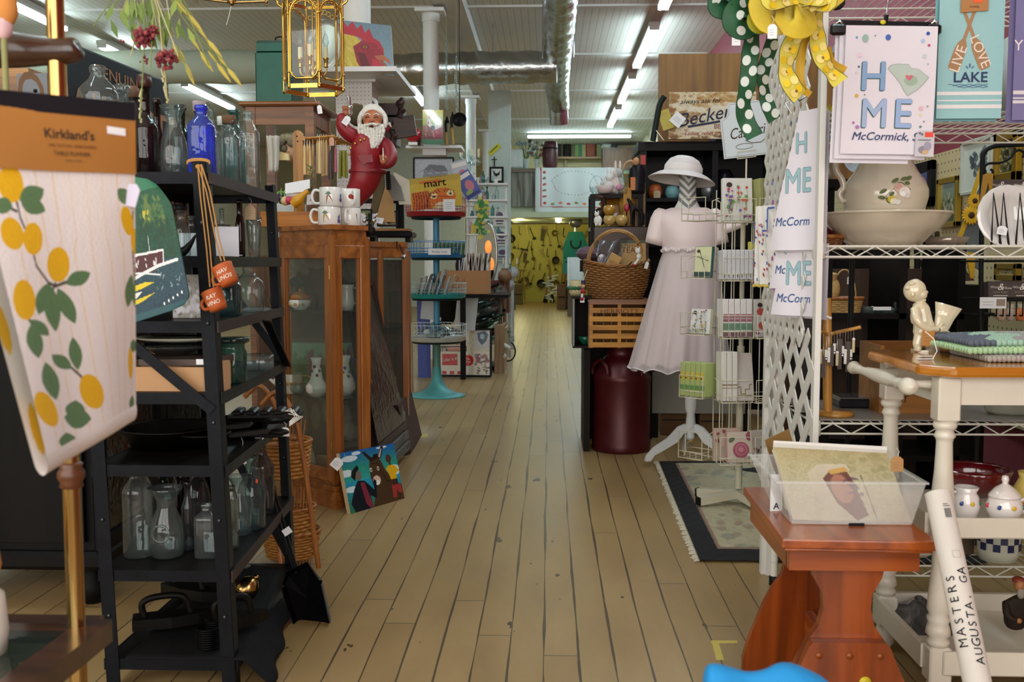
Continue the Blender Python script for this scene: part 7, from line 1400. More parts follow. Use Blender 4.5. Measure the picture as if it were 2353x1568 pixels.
b=MB();prof=[(.0001,-.27),(.012,-.268),(.019,-.255),(.014,-.24),(.011,-.23),(.0145,-.215),(.011,-.2),(.0115,-.15),(.017,-.06),(.0175,0),(.0165,.05),(.011,.1),(.0145,.115),(.01,.13),(.012,.14),(.021,.165),(.0215,.18),(.015,.2),(.0001,.205)]
b.la(prof,CRM,22,M=T(xb_,(Y0+Y1)/2-.02,tz_)@Rx(90));b.put('towel_bar',t)
for y in(Y0+.07,Y1-.1):MB().tu([(xb_,y,tz_),(xb_+.04,y-.01*0,tz_),(X0+.03,y,tz_)],[.014,.009,.014],CRM,14).put('bar_bracket',t)
IV=mat('d8ccae',.12,coat=1,var=.04);D_=2.8;k=m_(1,D_);cb=on(2110,D_,ZTB)
t=thg('cherub_vase','glossy cream ceramic cherub figurine holding a fluted fan vase','figurine',cb)
def C_(x,y,d=0):return at(x,y,D_+d)
b=MB()
for pts,rs in((((2110,694,0),(2115,710,0),(2121,738,0),(2124,762,-.004),(2122,782,0)),(11,20,21,25,19)),(((2115,774,-.008),(2109,792,-.012),(2108,804,-.012)),(15,12,8)),(((2134,774,.012),(2135,790,.015),(2136,804,.015)),(15,11,8)),(((2103,710,-.024),(2108,736,-.045),(2130,755,-.045),(2156,757,-.038)),(11,9,8,6)),(((2160,758,-.036),(2172,752,-.034),(2180,756,-.03)),(6,3,2)),(((2160,760,-.036),(2174,760,-.034),(2181,764,-.03)),(5,3,2)),(((2158,754,-.036),(2164,745,-.034),(2171,742,-.03)),(4,3,2))):b.tu([C_(*p)for p in pts],[r*k for r in rs],IV,14)
for x,y,d,r in((2102,668,0,(25,24,26)),(2117,677,-.012,(13,13,12)),(2129,672,-.012,(4,4,4)),(2124,683,-.014,(6,6,2.6)),(2120,690,-.008,(8,8,5)),(2098,677,-.028,(4,3,6)),(2108,804,-.024,(8,15,5)),(2136,804,0,(8,15,5)),(2112,655,-.017,(7,6,4)),(2096,652,-.02,(8,6,4)),(2086,662,-.016,(7,6,4)),(2104,645,-.006,(9,8,4)),(2120,665,-.022,(3.4,2,2))):b.ell(C_(x,y,d),tuple(q*k for q in r),IV,20,14)
o=b.put('body',t);q=o.modifiers.new('r','REMESH');q.mode='VOXEL';q.voxel_size=.0016;q.use_smooth_shade=True;q=o.modifiers.new('s','SMOOTH');q.factor=.5;q.iterations=4
b=MB();b.ell(C_(2099,727,.02),(7*k,10*k,19*k),IV);b.ell(C_(2101,722,.035),(7*k,8*k,16*k),IV);b.put('wing',t)
b=MB();b.pri([(2104,803)]and[(cb.x+m_(dx,D_),D_+dy)for dx,dy in((-10,-.03),(12,-.035),(32,-.02),(34,.03),(-8,.03))],ZTB+.0002,ZTB+.006,IV);b.ell(C_(2109,799,-.02),(9*k,14*k,5*k),IV,10,6);b.put('base',t)
base_,dirv=C_(2146,806),(C_(2180,702)-C_(2146,806));L=dirv.length;angv=math.degrees(math.atan2(dirv.x,dirv.z))
b=MB(T(base_)@Ry(angv));b.la([(13*k,0),(14*k,L*.2),(16*k,L*.45),(22*k,L*.75),(31*k,L),(30*k,L),(20*k,L*.72),(12*k,L*.3)],IV,48,ax=.5,wav=lambda a,v:1+.045*v*cos(12*a));b.put('fan_vase',t)
ptag(C_(2134,752,-.05),28*k,42*k,0,t,'kraft price tag',m=mat('b87c3c',.8))
rr=RND(6)
def knit(name,lb,z0,x0,x1,y0,y1,cols,gr=None,rows=16):
 b=MB()
 for j in range(rows):
  v=(j+.5)/rows;y=y0+(y1-y0)*v;n=26
  for i in range(n):
   u=(i+.5)/n;x=x0+(x1-x0)*u;sag=.012*sin(pi*u)*sin(pi*v)
   b.ell((x,y,z0+.009+sag),((x1-x0)/n*.72,(y1-y0)/rows*.62,.009),mat(cols[min(len(cols)-1,int(u*len(cols)+.3*sin(j)))],.9,bump=.4,ns=200),6,4,M=T(x,y,0)@Rz(35 if j%2 else-35)@T(-x,-y,0))
 b.put(name,lb,'potholder',gr)
xa_=on(2150,2.62,ZTB).x+.035
knit('knitted_potholder','bottom knitted potholder, brownish grey, on the kitchen cart',ZTB,xa_+.04,xa_+.34,2.48,2.72,['a8a098','8c8084','7a6e76'])
knit('knitted_potholder','middle knitted potholder, pale green, on the kitchen cart',ZTB+.018,xa_-.0,xa_+.32,2.5,2.76,['a8c89c','b0d0a0','a0b890'])
knit('knitted_potholder','top knitted potholder, grey with mint and slate stripes',ZTB+.036,xa_+.01,xa_+.36,2.52,2.8,['5e6472','a0c0ac','9a9a98','a8b0a0','9a989a'])
t=thg('paper_tag','small folded white tag with string lying on the cart before the potholders','price tag',on(2125,2.56,ZTB));p=on(2125,2.56,ZTB+.002);MB(T(p)@Rz(10)).box((0,0,0),(.04,.018,.001),MPP).box((.008,.012,.006),(.036,.016,.001),MPP).put('tag_card',t);MB().tu([p+V((.02,0,0)),p+V((.03,-.0,.02)),p+V((.025,.01,.05)),p+V((.01,.03,.068))],.0014,MSR,5).put('tag_string',t)
zm=.4585
DEC=[(k*.75-1.4,.045,.006,['c02c38','2a4a8a','d8b030','3a6a48'][k%4])for k in range(5)]
CERF=mat('e4dcd8',.12,coat=1,var=.02)
pot(on(2218,2.5,zm),[(.0001,0),(.02,0),(.028,.01),(.034,.035),(.03,.06),(.024,.07),(.03,.082),(.028,.083)],CERF,'white flowered creamer jug left of the sugar bowl','creamer','jug',None,hdl=([(-.026,0,.068),(-.045,0,.074),(-.048,0,.045),(-.03,0,.03)],.004),dco=DEC)
pot(on(2306,2.47,zm),[(.0001,0),(.026,0),(.03,.006),(.042,.03),(.044,.045),(.036,.062),(.034,.066)],CERF,'white flowered sugar bowl with a knobbed lid','sugar_bowl','sugar bowl',None,hdl=([(.038,0,.055),(.06,0,.062),(.064,0,.04),(.042,0,.025)],.0045),lid=([(.038,.064),(.037,.07),(.022,.088),(.008,.097),(.006,.1),(.009,.108),(.007,.117),(.0001,.119)],),dco=DEC)
pot(on(2368,2.6,zm),[(.0001,0),(.03,0),(.04,.03),(.042,.06),(.03,.085),(.034,.1),(.032,.1)],mat('d8c068',.2,coat=.6),'yellow green jug at the right edge of the middle shelf','yellow_jug','jug')
pot(on(2235,2.78,zm),[(.0001,0),(.05,0),(.09,.03),(.1,.07),(.097,.075),(.09,.07)],mat('5c0a12',.15,coat=1),'deep red glazed bowl behind the creamer jug','red_bowl','bowl')
pot(on(2292,2.9,.218+.02),[(.0001,0),(.05,0),(.06,.03),(.062,.09),(.06,.1)],mat('c8c8b8',.3),'blue and white checked pot on the low wire shelf','checked_pot','pot')
b=MB();p=on(2292,2.9,.238)
for i in range(20):
 for j in range(2):
  if(i+j)%2:a0,a1=2*pi*i/20,2*pi*(i+1)/20;z0,z1=.035+.022*j,.057+.022*j;b.add([p+V((.0622*cos(a),.0622*sin(a),z))for a,z in((a0,z0),(a1,z0),(a1,z1),(a0,z1))],[(0,1,2,3)],mat('1c2450',.3))
o=b.put('check_band',None);o.name='check_band'
for q in S.collection.objects:
 if q.get('label','').startswith('blue and white checked'):o.parent=q;o.location=Vector(WL[o])-Vector(q.location)
D_=2.62;p=on(2330,D_,.107);t=thg('bearded_figurine','brown carved bearded old man figurine on the cart lower shelf','figurine',p);k=m_(1,D_)
skb([(p+UZ(.02),.032,.03),(p+V((.0,0,.06)),.034,.03),(p+V((.002,0,.1)),.028,.024),(p+V((.004,0,.125)),.012,.012),(p+V((-.03,-.01,.1)),.012),(p+V((-.035,-.03,.07)),.01),(p+V((-.01,-.04,.06)),.008),(p+V((.035,-.01,.1)),.012),(p+V((.04,-.03,.06)),.01)],[(0,1),(1,2),(2,3),(2,4),(4,5),(5,6),(2,7),(7,8)],mat('2a2018',.6,var=.3),'robe',t)
b=MB();b.ell(p+V((.006,-.008,.145)),(.014,.014,.018),mat('a0683c'));b.ell(p+V((.006,-.022,.143)),(.003,.004,.004),mat('a0683c'),6,4);b.put('head',t);MB().ell(p+V((.006,-.016,.128)),(.011,.008,.016),mat('8a8478',.8)).put('beard',t);MB().ell(p+V((.006,0,.158)),(.017,.017,.01),mat('7a2c1c')).put('cap',t);MB().ell(p+V((-.008,-.04,.062)),(.008,.007,.007),mat('a0683c'),8,6).put('hand',t)
b=MB();p=on(2110,2.75,.107);b.sht(lambda u,v:p+V((-.06+.14*u,-.12+.24*v,.002+.055*sin(pi*u)*sin(pi*v)+.008*sin(14*u)*sin(11*v))),24,24,glass('c8c8cc',.6,1,.06));b.put('plastic_packet','crumpled clear plastic packet on the cart lower shelf','packet',solid=.002)
b=MB();BLU=mat('1484c4',.8,var=.12,ns=40,bump=.4);D_=1.05
def bl_(x,y,d=0):return at(x,y,D_+d)
t=thg('blue_plush','bright blue fuzzy cloth shape at the bottom edge of the photo','plush',bl_(1700,1700))
skb([(bl_(1745,1568),26*m_(1,D_)),(bl_(1790,1562),52*m_(1,D_)),(bl_(1845,1590),60*m_(1,D_)),(bl_(1900,1640),75*m_(1,D_)),(bl_(1700,1572),34*m_(1,D_)),(bl_(1640,1560),40*m_(1,D_)),(bl_(1615,1556),32*m_(1,D_))],[(0,1),(1,2),(2,3),(0,4),(4,5),(5,6)],BLU,'blue_fabric',t)
MB().tu([bl_(1900,1640),bl_(1950,1800),V((bl_(1950,1800).x,D_,0))],[.03,.05,.09],BLU,20).put('plush_body',t)
b=MB();
for q in([(1634,1473),(1694,1473),(1694,1480),(1634,1480)],[(1636,1480),(1652,1480),(1664,1518),(1646,1518)],[(1776,1474),(1818,1474),(1818,1481),(1776,1481)]):pts=[fl(x,y)+UZ(.0008)for x,y in q];b.add(pts,[(0,3,2,1)],mat('c8b45c',.7))
b.put('floor_tape','yellowed strips of tape stuck on the floor by the pine bench','tape')
b=MB();pts=[fl(x,y)+UZ(.0008)for x,y in((960,1000),(982,996),(984,1004),(962,1007))];b.add(pts,[(0,3,2,1)],mat('c8b45c',.7));b.put('floor_tape','small scrap of yellow tape on the floor by the maroon painting','tape')
# WHITE WIRE SHELVING
WW=mat('dcd8cc',.4,var=.04);WX0,WX1,WY0,WY1=.775,2.05,2.90,3.37
WZ=[.215,.635,1.148,1.525,1.90]
t=thg('wire_shelving','white wire shelving unit with zigzag trussed shelf edges','shelf unit',(1.4,3.1,0))
for x in(WX0,WX1):
 for y in(WY0,WY1):
  b=MB();b.cyl((x,y,.03),(x,y,2.05),.0127,WW,16)
  for z in np.arange(.08,2.0,.0508):b.tu([(x+.0129*cos(a),y+.0129*sin(a),z)for a in lsp(0,2*pi,12,endpoint=False)],.0006,mat('a8a49a'),4,cls=True)
  b.la([(.016,0),(.016,.03),(.013,.032)],MBK,14,c=(x,y,0));b.put('post',t)
for z in WZ:
 b=MB();h_=.03
 for(p,q)in(((WX0,WY0),(WX1,WY0)),((WX0,WY1),(WX1,WY1)),((WX0,WY0),(WX0,WY1)),((WX1,WY0),(WX1,WY1))):
  P,Q=V((*p,0)),V((*q,0));L=(Q-P).length;n=max(4,int(L/.052/2)*2);U=UZ(1)
  b.cyl(P+U*z,Q+U*z,.0032,WW,8).cyl(P+U*(z-h_),Q+U*(z-h_),.0032,WW,8)
  b.tu([P.lerp(Q,i/n)+U*(z if i%2 else z-h_)for i in range(n+1)],.0024,WW,6)
 for x in(WX0,WX1):
  for y in(WY0,WY1):b.la([(.016,-.036),(.018,-.034),(.018,.004),(.0155,.01)],WW,14,c=(x,y,z))
 for i in range(1,46):x=WX0+(WX1-WX0)*i/46;b.tu([(x,WY0,z+.003),(x,WY1,z+.003)],.0014,WW,4,cap=False)
 for y in(3.02,3.135,3.25):b.tu([(WX0,y,z),(WX1,y,z)],.0028,WW,6,cap=False)
 b.put('wire_shelf',t)
b=MB();b.box(((WX0+WX1)/2,3.13,.642),(WX1-WX0-.04,.42,.004),mat('8a8680',.3,var=.15));b.put('shelf_liner','grey sheet liner lying on the second wire shelf from the floor','liner')
CP=mat('cdbfaa',.16,coat=.9,var=.05);D_=3.14;pb_=on(2030,D_,1.152)
RB_=m_(146,D_);t=thg('wash_basin','large cream ceramic wash basin under the pitcher','basin',pb_)
b=MB(T(pb_));hb=m_(75,D_);b.la([(RB_*.5,0),(RB_*.52,hb*.02),(RB_*.62,hb*.2),(RB_*.7,hb*.35),(RB_*.73,hb*.4),(RB_*.86,hb*.62),(RB_*.95,hb*.9),(RB_*.97,hb*.93),(RB_,hb*.96),(RB_*1.0,hb),(RB_*.94,hb*.98),(RB_*.85,hb*.8),(RB_*.6,hb*.3),(.0001,hb*.15)],CP,56,wav=lambda a,v:1+(.012*cos(8*a)if v>.5 else 0));b.put('basin_bowl',t)
k=m_(1,D_);pz=pb_+UZ(hb*.3);z_=lambda y:at(2030,y,D_).z-pz.z
t=thg('pitcher','cream ceramic pitcher with a rose decal standing in the wash basin','pitcher',pz)
b=MB(T(pz));b.la([(.0001,0),(70*k,0),(86*k,z_(480)),(92*k,z_(455)),(92*k,z_(438)),(84*k,z_(418)),(70*k,z_(398)),(58*k,z_(375)),(55*k,z_(360)),(58*k,z_(340)),(66*k,z_(322)),(63*k,z_(322)),(52*k,z_(360)),(80*k,z_(430))],CP,56,wav=lambda a,v:1+.006*cos(6*a));b.put('body',t)
b=MB();b.tu([at(x,y,D_-.01)for x,y in((1962,372),(1940,350),(1923,362),(1921,390),(1934,412),(1938,430),(1928,446),(1936,462),(1946,458))],[8*k,8*k,7*k,6.5*k,7*k,7*k,6*k,6*k,3*k],CP,14);b.put('handle',t)
b=MB(T(pz));r_at=lambda z:np.interp(z,[0,z_(480),z_(455),z_(438),z_(418),z_(398)],[70*k,86*k,92*k,92*k,84*k,70*k])
def onp(x,z,y):rr_=r_at(z)+.0006-y;return(rr_*sin(x/.12),-rr_*cos(x/.12),z)
dx=lambda px:(px-2030)*k*1.05
els=[]
for x,y,a_,rot in((2000,446,8,30),(1998,460,8,-10),(2010,466,7,-60),(2016,452,6,45),(2023,422,9,30),(2034,430,8,-20),(2042,418,9,20),(2054,416,10,25),(2047,428,6,0),(2048,444,5,80)):els+=[('E','5c6438',dx(x),z_(y),a_*k,4*k,rot)]
els+=[('L','6a6a48',[(dx(2000),z_(465)),(dx(2012),z_(448)),(dx(2030),z_(430))],1.2*k)]
for x,y,a_,c in((2030,438,11,'d8b4a0'),(2028,434,7,'c89a90'),(2040,448,12,'e4dcd4'),(2036,452,6,'f0ece8'),(2046,456,6,'d8d0c8'),(2016,464,8,'c8b030'),(2020,468,7,'e0d8c0'),(2028,470,6,'dcd8d0')):els+=[('E',c,dx(x),z_(y),a_*k,a_*k*.9)]
b.dr(els,fn=onp,step=.0002);b.put('rose_decal',t)
b=MB();p=on(2173,3.2,1.152);b.la([(.0001,0),(.03,.0),(.055,.008),(.07,.03),(.066,.03),(.03,.008)],mat('9a8c80',.15,.5),36,c=p,wav=lambda a,v:1+.12*v*cos(4*a),ax=.8);b.put('silver_dish','low silvery dish with a wavy rim right of the wash basin','dish')
t=thg('plate_rack','black wire stand holding white dinner plates at the right edge','plate rack',on(2320,3.1,1.15));D_=3.1
for x in(2282,2300,2338,2368):MB().tu([at(x-4,565,D_),at(x+6 if x!=2282 else x+1,445,D_),at(x+18,565,D_)],.0035,MBK,8).put('wire_prong',t)
MB().tu([at(2262,566,D_),at(2375,566,D_)],.004,MBK,8).put('wire_base',t)
for i,(x,y,r_,dd)in enumerate(((2312,500,72,.03),(2330,498,70,.055))):
 M=T(at(x,y,D_+dd))@Rx(82);rr_=m_(r_,D_);b=MB(M);b.la([(.0001,0),(rr_*.55,0),(rr_*.65,.008),(rr_*.98,.018),(rr_,.02),(rr_*.98,.023),(rr_*.64,.012),(rr_*.55,.004),(.0001,.004)],mat('dcd8d4',.12,coat=.9,var=.02),48,wav=lambda a,v:1+.01*cos(20*a));b.put('dinner_plate',['front white dinner plate in the black wire stand','rear white dinner plate in the black wire stand'][i],'plate')
t2=ptag(at(2305,520,D_-.02),.03,.026,0,None,rx=0,ry=10);tag(t2,'small white price tag hanging before the front dinner plate','price tag')
t=thg('scroll_stand','tall black scrolled iron stand with wire shelves of packets at the right edge','stand',on(2320,3.95,0));D_=3.95
MB().tu([at(x,y,D_)for x,y in((2253,790),(2255,560),(2257,380),(2262,350),(2280,338),(2310,334),(2420,330))],.009,MBK,10).put('arched_frame',t)
MB().cyl((at(2253,790,D_).x,D_,0),at(2253,790,D_),.009,MBK,10).put('leg',t)
for pts in(((2265,395),(2262,385),(2272,376),(2300,374),(2325,360),(2332,340)),((2262,392),(2268,402),(2278,402),(2281,394),(2276,389)),((2330,350),(2342,345),(2353,352),(2350,362))):MB().tu([at(x,y,D_)for x,y in pts],.005,MBK,8).put('scroll',t)
for yz in(600,690):
 x0_,x1_=at(2256,yz,D_).x,at(2420,yz,D_).x;z0=at(2300,yz,D_).z;b=MB()
 for y in(D_-.02,D_+.2):b.cyl((x0_,y,z0),(x1_,y,z0),.005,MBK,8)
 for i in range(12):x=x0_+(x1_-x0_)*i/11;b.tu([(x,D_-.02,z0+.0),(x,D_-.02,z0-.06 if yz==690 else z0+.0),(x,D_+.2,z0-.06 if yz==690 else z0)],.003,MBK,5)
 b.put('wire_tray',t)
WLW=mat('4a3c3c')
for i,(x,y,w_,h_)in enumerate(((2300,430,54,34),(2350,430,50,34),(2298,665,54,36),(2348,665,46,36))):
 a=at(x-w_/2,y+h_/2,D_+.02);W_,H_=m_(w_,D_),m_(h_,D_);b=MB(T(a)@Rx(-6));b.box((W_/2,.03,H_/2),(W_,.06,H_),WLW);b.dr([('T','e0d8d0','Wind',W_*.26,H_*.55,H_*.24),('T','f0e8e0','&',W_*.5,H_*.45,H_*.6,0,.3),('T','e0d8d0','Willow',W_*.74,H_*.5,H_*.24),('T','a08c70','home & gifts',W_*.5,H_*.26,H_*.18),('R','c8c0b8',W_*.2,H_*.06,W_*.6,H_*.06)],y0=0);b.put('gift_packet',['upper left dark brown lettered packet on the scrolled iron stand','upper right dark brown lettered packet on the scrolled iron stand','lower left dark brown lettered packet on the scrolled iron stand','lower right dark brown lettered packet on the scrolled iron stand'][i],'packet')
b=MB();a=at(2251,709,D_-.03);W_,H_=m_(58,D_),m_(25,D_);M=T(a);b=MB(M);b.box((W_/2,0,H_/2),(W_,.003,H_),MPP);b.dr([('R','9c8878',W_*.62,H_*.22,W_*.34,H_*.62),('R','b8b8c0',W_*.08,H_*.3,W_*.4,H_*.05),('R','b8b8c0',W_*.08,H_*.55,W_*.44,H_*.05)],y0=-.0015);b.put('shelf_card','white shelf card with a small photo clipped to the scrolled iron stand','card')
for i,(x,c)in enumerate(((2300,'c8a890'),(2322,'b8a498'),(2345,'d07848'))):
 b=MB();p=at(x,722,D_+.02);b.ell(p,(.022,.02,.028),mat(c,.5,var=.3,ns=40));b.tu([p+UZ(.024),p+UZ(.04)],[.012,.016],mat('d8d0c0',.4),8);b.put('small_sachet',['left beige','middle greyish','right orange'][i]+' sachet in the lower tray of the scrolled iron stand','sachet')
zl=.644;t=thg('peg_tree','pale wooden peg tree hung with keyrings on the second wire shelf','mug tree',on(1915,3.0,zl));D_=3.0;PW=wood('c08838','98661e','Z',.35,6,.4)
MB().la([(.0001,0),(.055,0),(.057,.006),(.052,.013),(.0001,.014)],PW,30,c=on(1918,D_,zl)).put('round_base',t);MB().cyl(on(1902,D_,zl+.01),at(1900,685,D_),.0135,PW,18).put('pole',t)
MB().cyl(at(1898,770,D_-.01),at(1978,752,D_-.06),.0055,PW,10).put('peg',t);MB().cyl(at(1900,768,D_-.01),at(1880,760,D_-.08),.0055,PW,10).put('peg',t)
rr=RND(9)
for i in range(13):
 x=1886+i*6.3;y=768-(x-1898)*.22 if x>1898 else 770;L=rr.choice([26,36,48]);k2=m_(1,D_);p=at(x,y+L,D_-.05+.003*(i%3));t3=thg('keyring_charm','keyring charms of dark metal and white beads hanging from the peg tree','keyring',p,'keyring charms on the peg tree');MB().tu([at(x,y-2,D_-.05),p],.0008,MCH,4).put('chain',t3)
 b=MB()
 if i%3==0:b.box(p-UZ(.02),(.008,.004,.04),MWH if i%2 else mat('c8b890'),bev=.002);b.ell(p,(.005,.005,.005),MWH,8,6)
 elif i%3==1:b.box(p-UZ(.035),(.012,.003,.09 if i>4 else.06),mat('4a3e38'))
 else:b.cyl(p,p-UZ(.022),.005,MWH,8);b.ell(p-UZ(.028),.006,MCH,8,6)
 b.put('charm',t3)
b=MB();p=on(1960,3.2,zl);b.box(p+UZ(.015),(.12,.12,.03),mat('1c1c24',.2,coat=.5),bev=.006);b.box(p+UZ(.032),(.11,.11,.004),mat('5a5a60',.2,coat=1));b.put('wrapped_book','dark plastic wrapped book behind the peg tree base','book')
WC=wood('a8702c','805018','X',.4,6);x0_,x1_=on(2020,3.05,zl).x,on(2160,3.05,zl).x;hc=at(2100,795,3.05).z-zl;t=thg('wooden_crate','honey wood crate box with a little drawn bird on its front','crate',((x0_+x1_)/2,3.1,zl))
MB().box(((x0_+x1_)/2+.01,3.05,zl+.05),(x1_-x0_,.012,.1),WC).put('front_board',t);MB().box(((x0_+x1_)/2+.01,3.052,zl+.13),(x1_-x0_,.012,.05),WC).put('front_board',t)
for x in(x0_+.005,x1_+.01):MB().box((x,3.15,zl+hc/2),(.012,.2,hc),WC).put('side_board',t)
MB().box(((x0_+x1_)/2,3.25,zl+hc/2),(x1_-x0_,.012,hc),WC).put('back_board',t);b=MB(T(on(2077,3.043,zl+.062)));b.dr([('L','1c140c',[(.017*cos(a)-.0,.011*sin(a))for a in lsp(0.4,5.9,14)]+[(.026,.003),(.016,.005)],.002),('L','1c140c',[(-.004,-.01),(-.007,-.026),(-.012,-.027)],.0018),('L','1c140c',[(.004,-.01),(.005,-.026),(.0,-.027)],.0018),('L','1c140c',[(-.017,0),(-.012,.003),(-.004,.006),(.004,.004)],.0015)]);b.put('bird_drawing',t)
D_=3.05;p=on(2330,D_,zl);t=thg('soup_tureen','old grey green ironstone dish with a speckled rim on the second wire shelf','dish',p);b=MB(T(p));b.la([(.0001,0),(.07,0),(.085,.01),(.1,.05),(.11,.065),(.112,.072),(.104,.07),(.09,.04)],mat('a8a898',.2,coat=.6,var=.2,ns=30),40,ax=.6,wav=lambda a,v:1+.02*v*cos(10*a));b.put('bowl',t);MB().tu([p+V((-.1,0,.05)),p+V((-.135,0,.07)),p+V((-.105,0,.068))],.007,mat('a8a898',.2),10).put('handle',t);MB().tu([p+V((-.07,-.08,.05)),p+V((.02,-.09,.06))],.003,mat('6a4030'),5).put('rim_wear',t)
D_=4.1;t=thg('dark_bookcase','black open bookcase standing behind the wire shelving','bookcase',(1.15,4.4,0));BKW=mat('0c0a0a',.4,var=.1)
xa2,xb2=at(1880,700,4.15).x,at(2265,700,4.15).x;za2=at(1900,720,4.15).z
for z in(za2,.3,.72):MB().box(((xa2+xb2)/2-.05,4.35,z-.012),(xb2-xa2,.4,.024),BKW).put('shelf_board',t)
for x in(xa2,on(2068,4.15,.5).x,xb2-.1):MB().box((x,4.35,.6),(.03,.4,1.2)if x!=xa2 else(.03,.4,1.0),BKW).put('side_board',t)
MB().box(((xa2+xb2)/2-.05,4.56,.55),(xb2-xa2,.02,1.05),wood('4a2c14','2a180a')).put('back_board',t)
p=on(1938,4.2,za2);t=thg('duck_basket','small pale wicker basket with a duck and a tall handle','basket',p);WKP=mat('c8a468',.6,var=.25,ns=60);b=MB();bgeo(b,p,.075,.055,.06,7,12,WKP,.004);b.put('basket_body',t);MB().tu([p+V((.05*cos(a),0,.05+.13*sin(a)))for a in lsp(0,pi,12)],.003,WKP,6).put('basket_handle',t);b=MB();b.ell(p+V((-.045,-.01,.1)),(.026,.022,.045),WKP);b.ell(p+V((-.055,-.01,.145)),(.022,.02,.022),WKP);b.la([(.028,0),(.02,.01),(.0001,.014)],WKP,12,c=p+V((-.055,-.01,.155)));b.tu([p+V((-.07,-.015,.143)),p+V((-.092,-.02,.14))],[.01,.004],WKP,8);b.put('duck',t)
t2=ptag(p+V((0,-.06,.15)),.012,.03,0,None);tag(t2,'tiny white tag hanging from the duck basket handle','price tag')
for i,(x,w_,h_)in enumerate(((1995,34,14),(2040,40,12),(2062,16,24))):
 p=on(x,4.2,za2);b=MB(T(p));W_,H_=m_(w_,4.2),m_(h_,4.2);b.la([(.0001,0),(W_*.42,0),(W_*.5,H_),(W_*.47,H_),(W_*.38,.01)],GCL,sq=4);b.put('glass_dish',['square clear glass dish right of the duck basket','wide clear glass dish with a white label in front','tall clear glass beside the wide glass dish'][i],'dish')
b=MB();b.box(on(2027,4.1,za2+.022),(m_(40,4.1),.002,m_(8,4.1)),MPP);b.put('shelf_label','blank white label strip in front of the glass dishes','label')
b=MB();D_=4.6;b.tu([at(x,y,D_)for x,y in((2052,730),(2048,660),(2052,610),(2062,580),(2068,560))],.012,MBK,8);b.tu([at(x,y,D_)for x,y in((2110,800),(2108,640),(2107,560))],.014,MBK,8);b.bar(at(2045,638,D_),at(2110,638,D_),.02,.02,MBK);b.put('iron_plant_stand','black iron stand standing behind the cherub figurine','stand')
p=at(2145,645,4.75);t=thg('ribbed_basket','brown ribbed basket holding a glass goblet behind the cherub','basket',p);b=MB(T(p));b.la([(.045,0),(.065,.09),(.07,.1),(.062,.1),(.045,.02)],wood('4a3018','2c1a0c'),24,wav=lambda a,v:1+.04*cos(16*a));b.put('basket_body',t);p2=p+V((-.01,0,.1));MB(T(p2)).la([(.02,0),(.004,.01),(.004,.05),(.025,.07),(.032,.11),(.03,.13)],glass('8a8440',.4),18).put('glass_goblet','olive glass goblet standing in the ribbed basket','goblet')
b=MB();D_=4.9;pts=[(at(x,y,D_).x,at(x,y,D_).z)for x,y in((2120,700),(2140,652),(2165,610),(2172,588),(2200,588),(2215,600),(2222,625),(2240,645),(2190,648),(2185,690),(2175,720),(2155,720),(2150,690))];b.pl_(pts,D_,D_+.05,wood('3c2018','281410'));b.la([(.0001,0),(.024,0),(.024,.004),(.0001,.004)],mat('b8c0c4'),M=T(at(2210,602,D_-.01))@Rx(90));b.put('wooden_carving','brown carved wooden animal silhouette with a round grey tag','carving')
b=MB();b.box((at(2205,760,4.4).x+.06,4.9,.5),(.34,.5,1.0),mat('0a0808',.3,var=.1));b.ell(at(2209,658,4.62),(.018,.01,.01),MBR,10,6);b.put('black_cabinet','black cabinet with a small brass pull behind the scrolled iron stand','cabinet')
b=MB();p=on(1912,3.1,1.53);rr=RND(3);b.ell(p+UZ(.02),(.035,.035,.02),mat('a8940c',.7))
for i in range(80):a,c=rr.uniform(0,6.28),rr.uniform(0,.035);q=p+V((c*cos(a),c*sin(a),.02));b.tu([q,q+V((rr.uniform(-.02,.02),rr.uniform(-.02,.02),rr.uniform(.01,.03)))],.0012,mat('c8b418'),3,cap=False)
b.put('raffia_nest','bright yellow raffia tuft on the upper wire shelf behind the post','raffia')
D_=3.9;
p=at(1901,415,3.9);MB(T(p)).la([(.017,0),(.024,.02),(.024,.1),(.021,.1)],GCR,wav=lambda a,v:1+.04*cos(12*a)).put('cut_glass_vase','cut glass vase left of the pitcher handle','vase')
b=MB();b.box((at(1895,417,D_).x,D_+.05,at(1,417,D_).z-.02),(.18,.2,.03),BKW);b.box((at(1895,417,D_).x+.05,D_+.13,.7),(.04,.04,1.38),BKW);b.put('dark_stand','small black stand under the cut glass vases','stand')
b=MB();p=at(1968,375,3.6);b.la([(.0001,0),(.035,.004),(.05,.02),(.048,.02),(.03,.006)],mat('b8d0dc',.15,coat=.8),M=T(p)@Rx(70));b.cyl((p.x,3.62,1.2),(p.x,3.62,p.z),.004,MBK,6);b.cyl((p.x,3.62,0),(p.x,3.62,1.2),.01,MBK,6);b.put('pale_blue_plate','pale blue plate on a thin stand glimpsed behind the pitcher neck','plate')
b=MB();p=on(1898,3.15,1.152);bgeo(b,p,.05,.04,.03,5,10,mat('7a4a28',.6,var=.3),.004);b.tu([p+V((-.03,0,.03)),p+V((-.02,-.02,.07)),p+V((.02,0,.04)),p+V((.03,.02,.08))],.006,mat('6a1420'),6);b.put('twig_basket','little brown basket of dark red twigs left of the wash basin','basket')
b=MB();p=on(1905,3.28,1.152);b.la([(.0001,.05),(.03,.052),(.055,.062),(.053,.064),(.02,.056)],mat('6a1424',.3,coat=.5),c=p);b.cyl(p,p+UZ(.052),.015,mat('6a1424',.3),12);b.put('maroon_cake_stand','maroon footed dish behind the wash basin rim','dish')
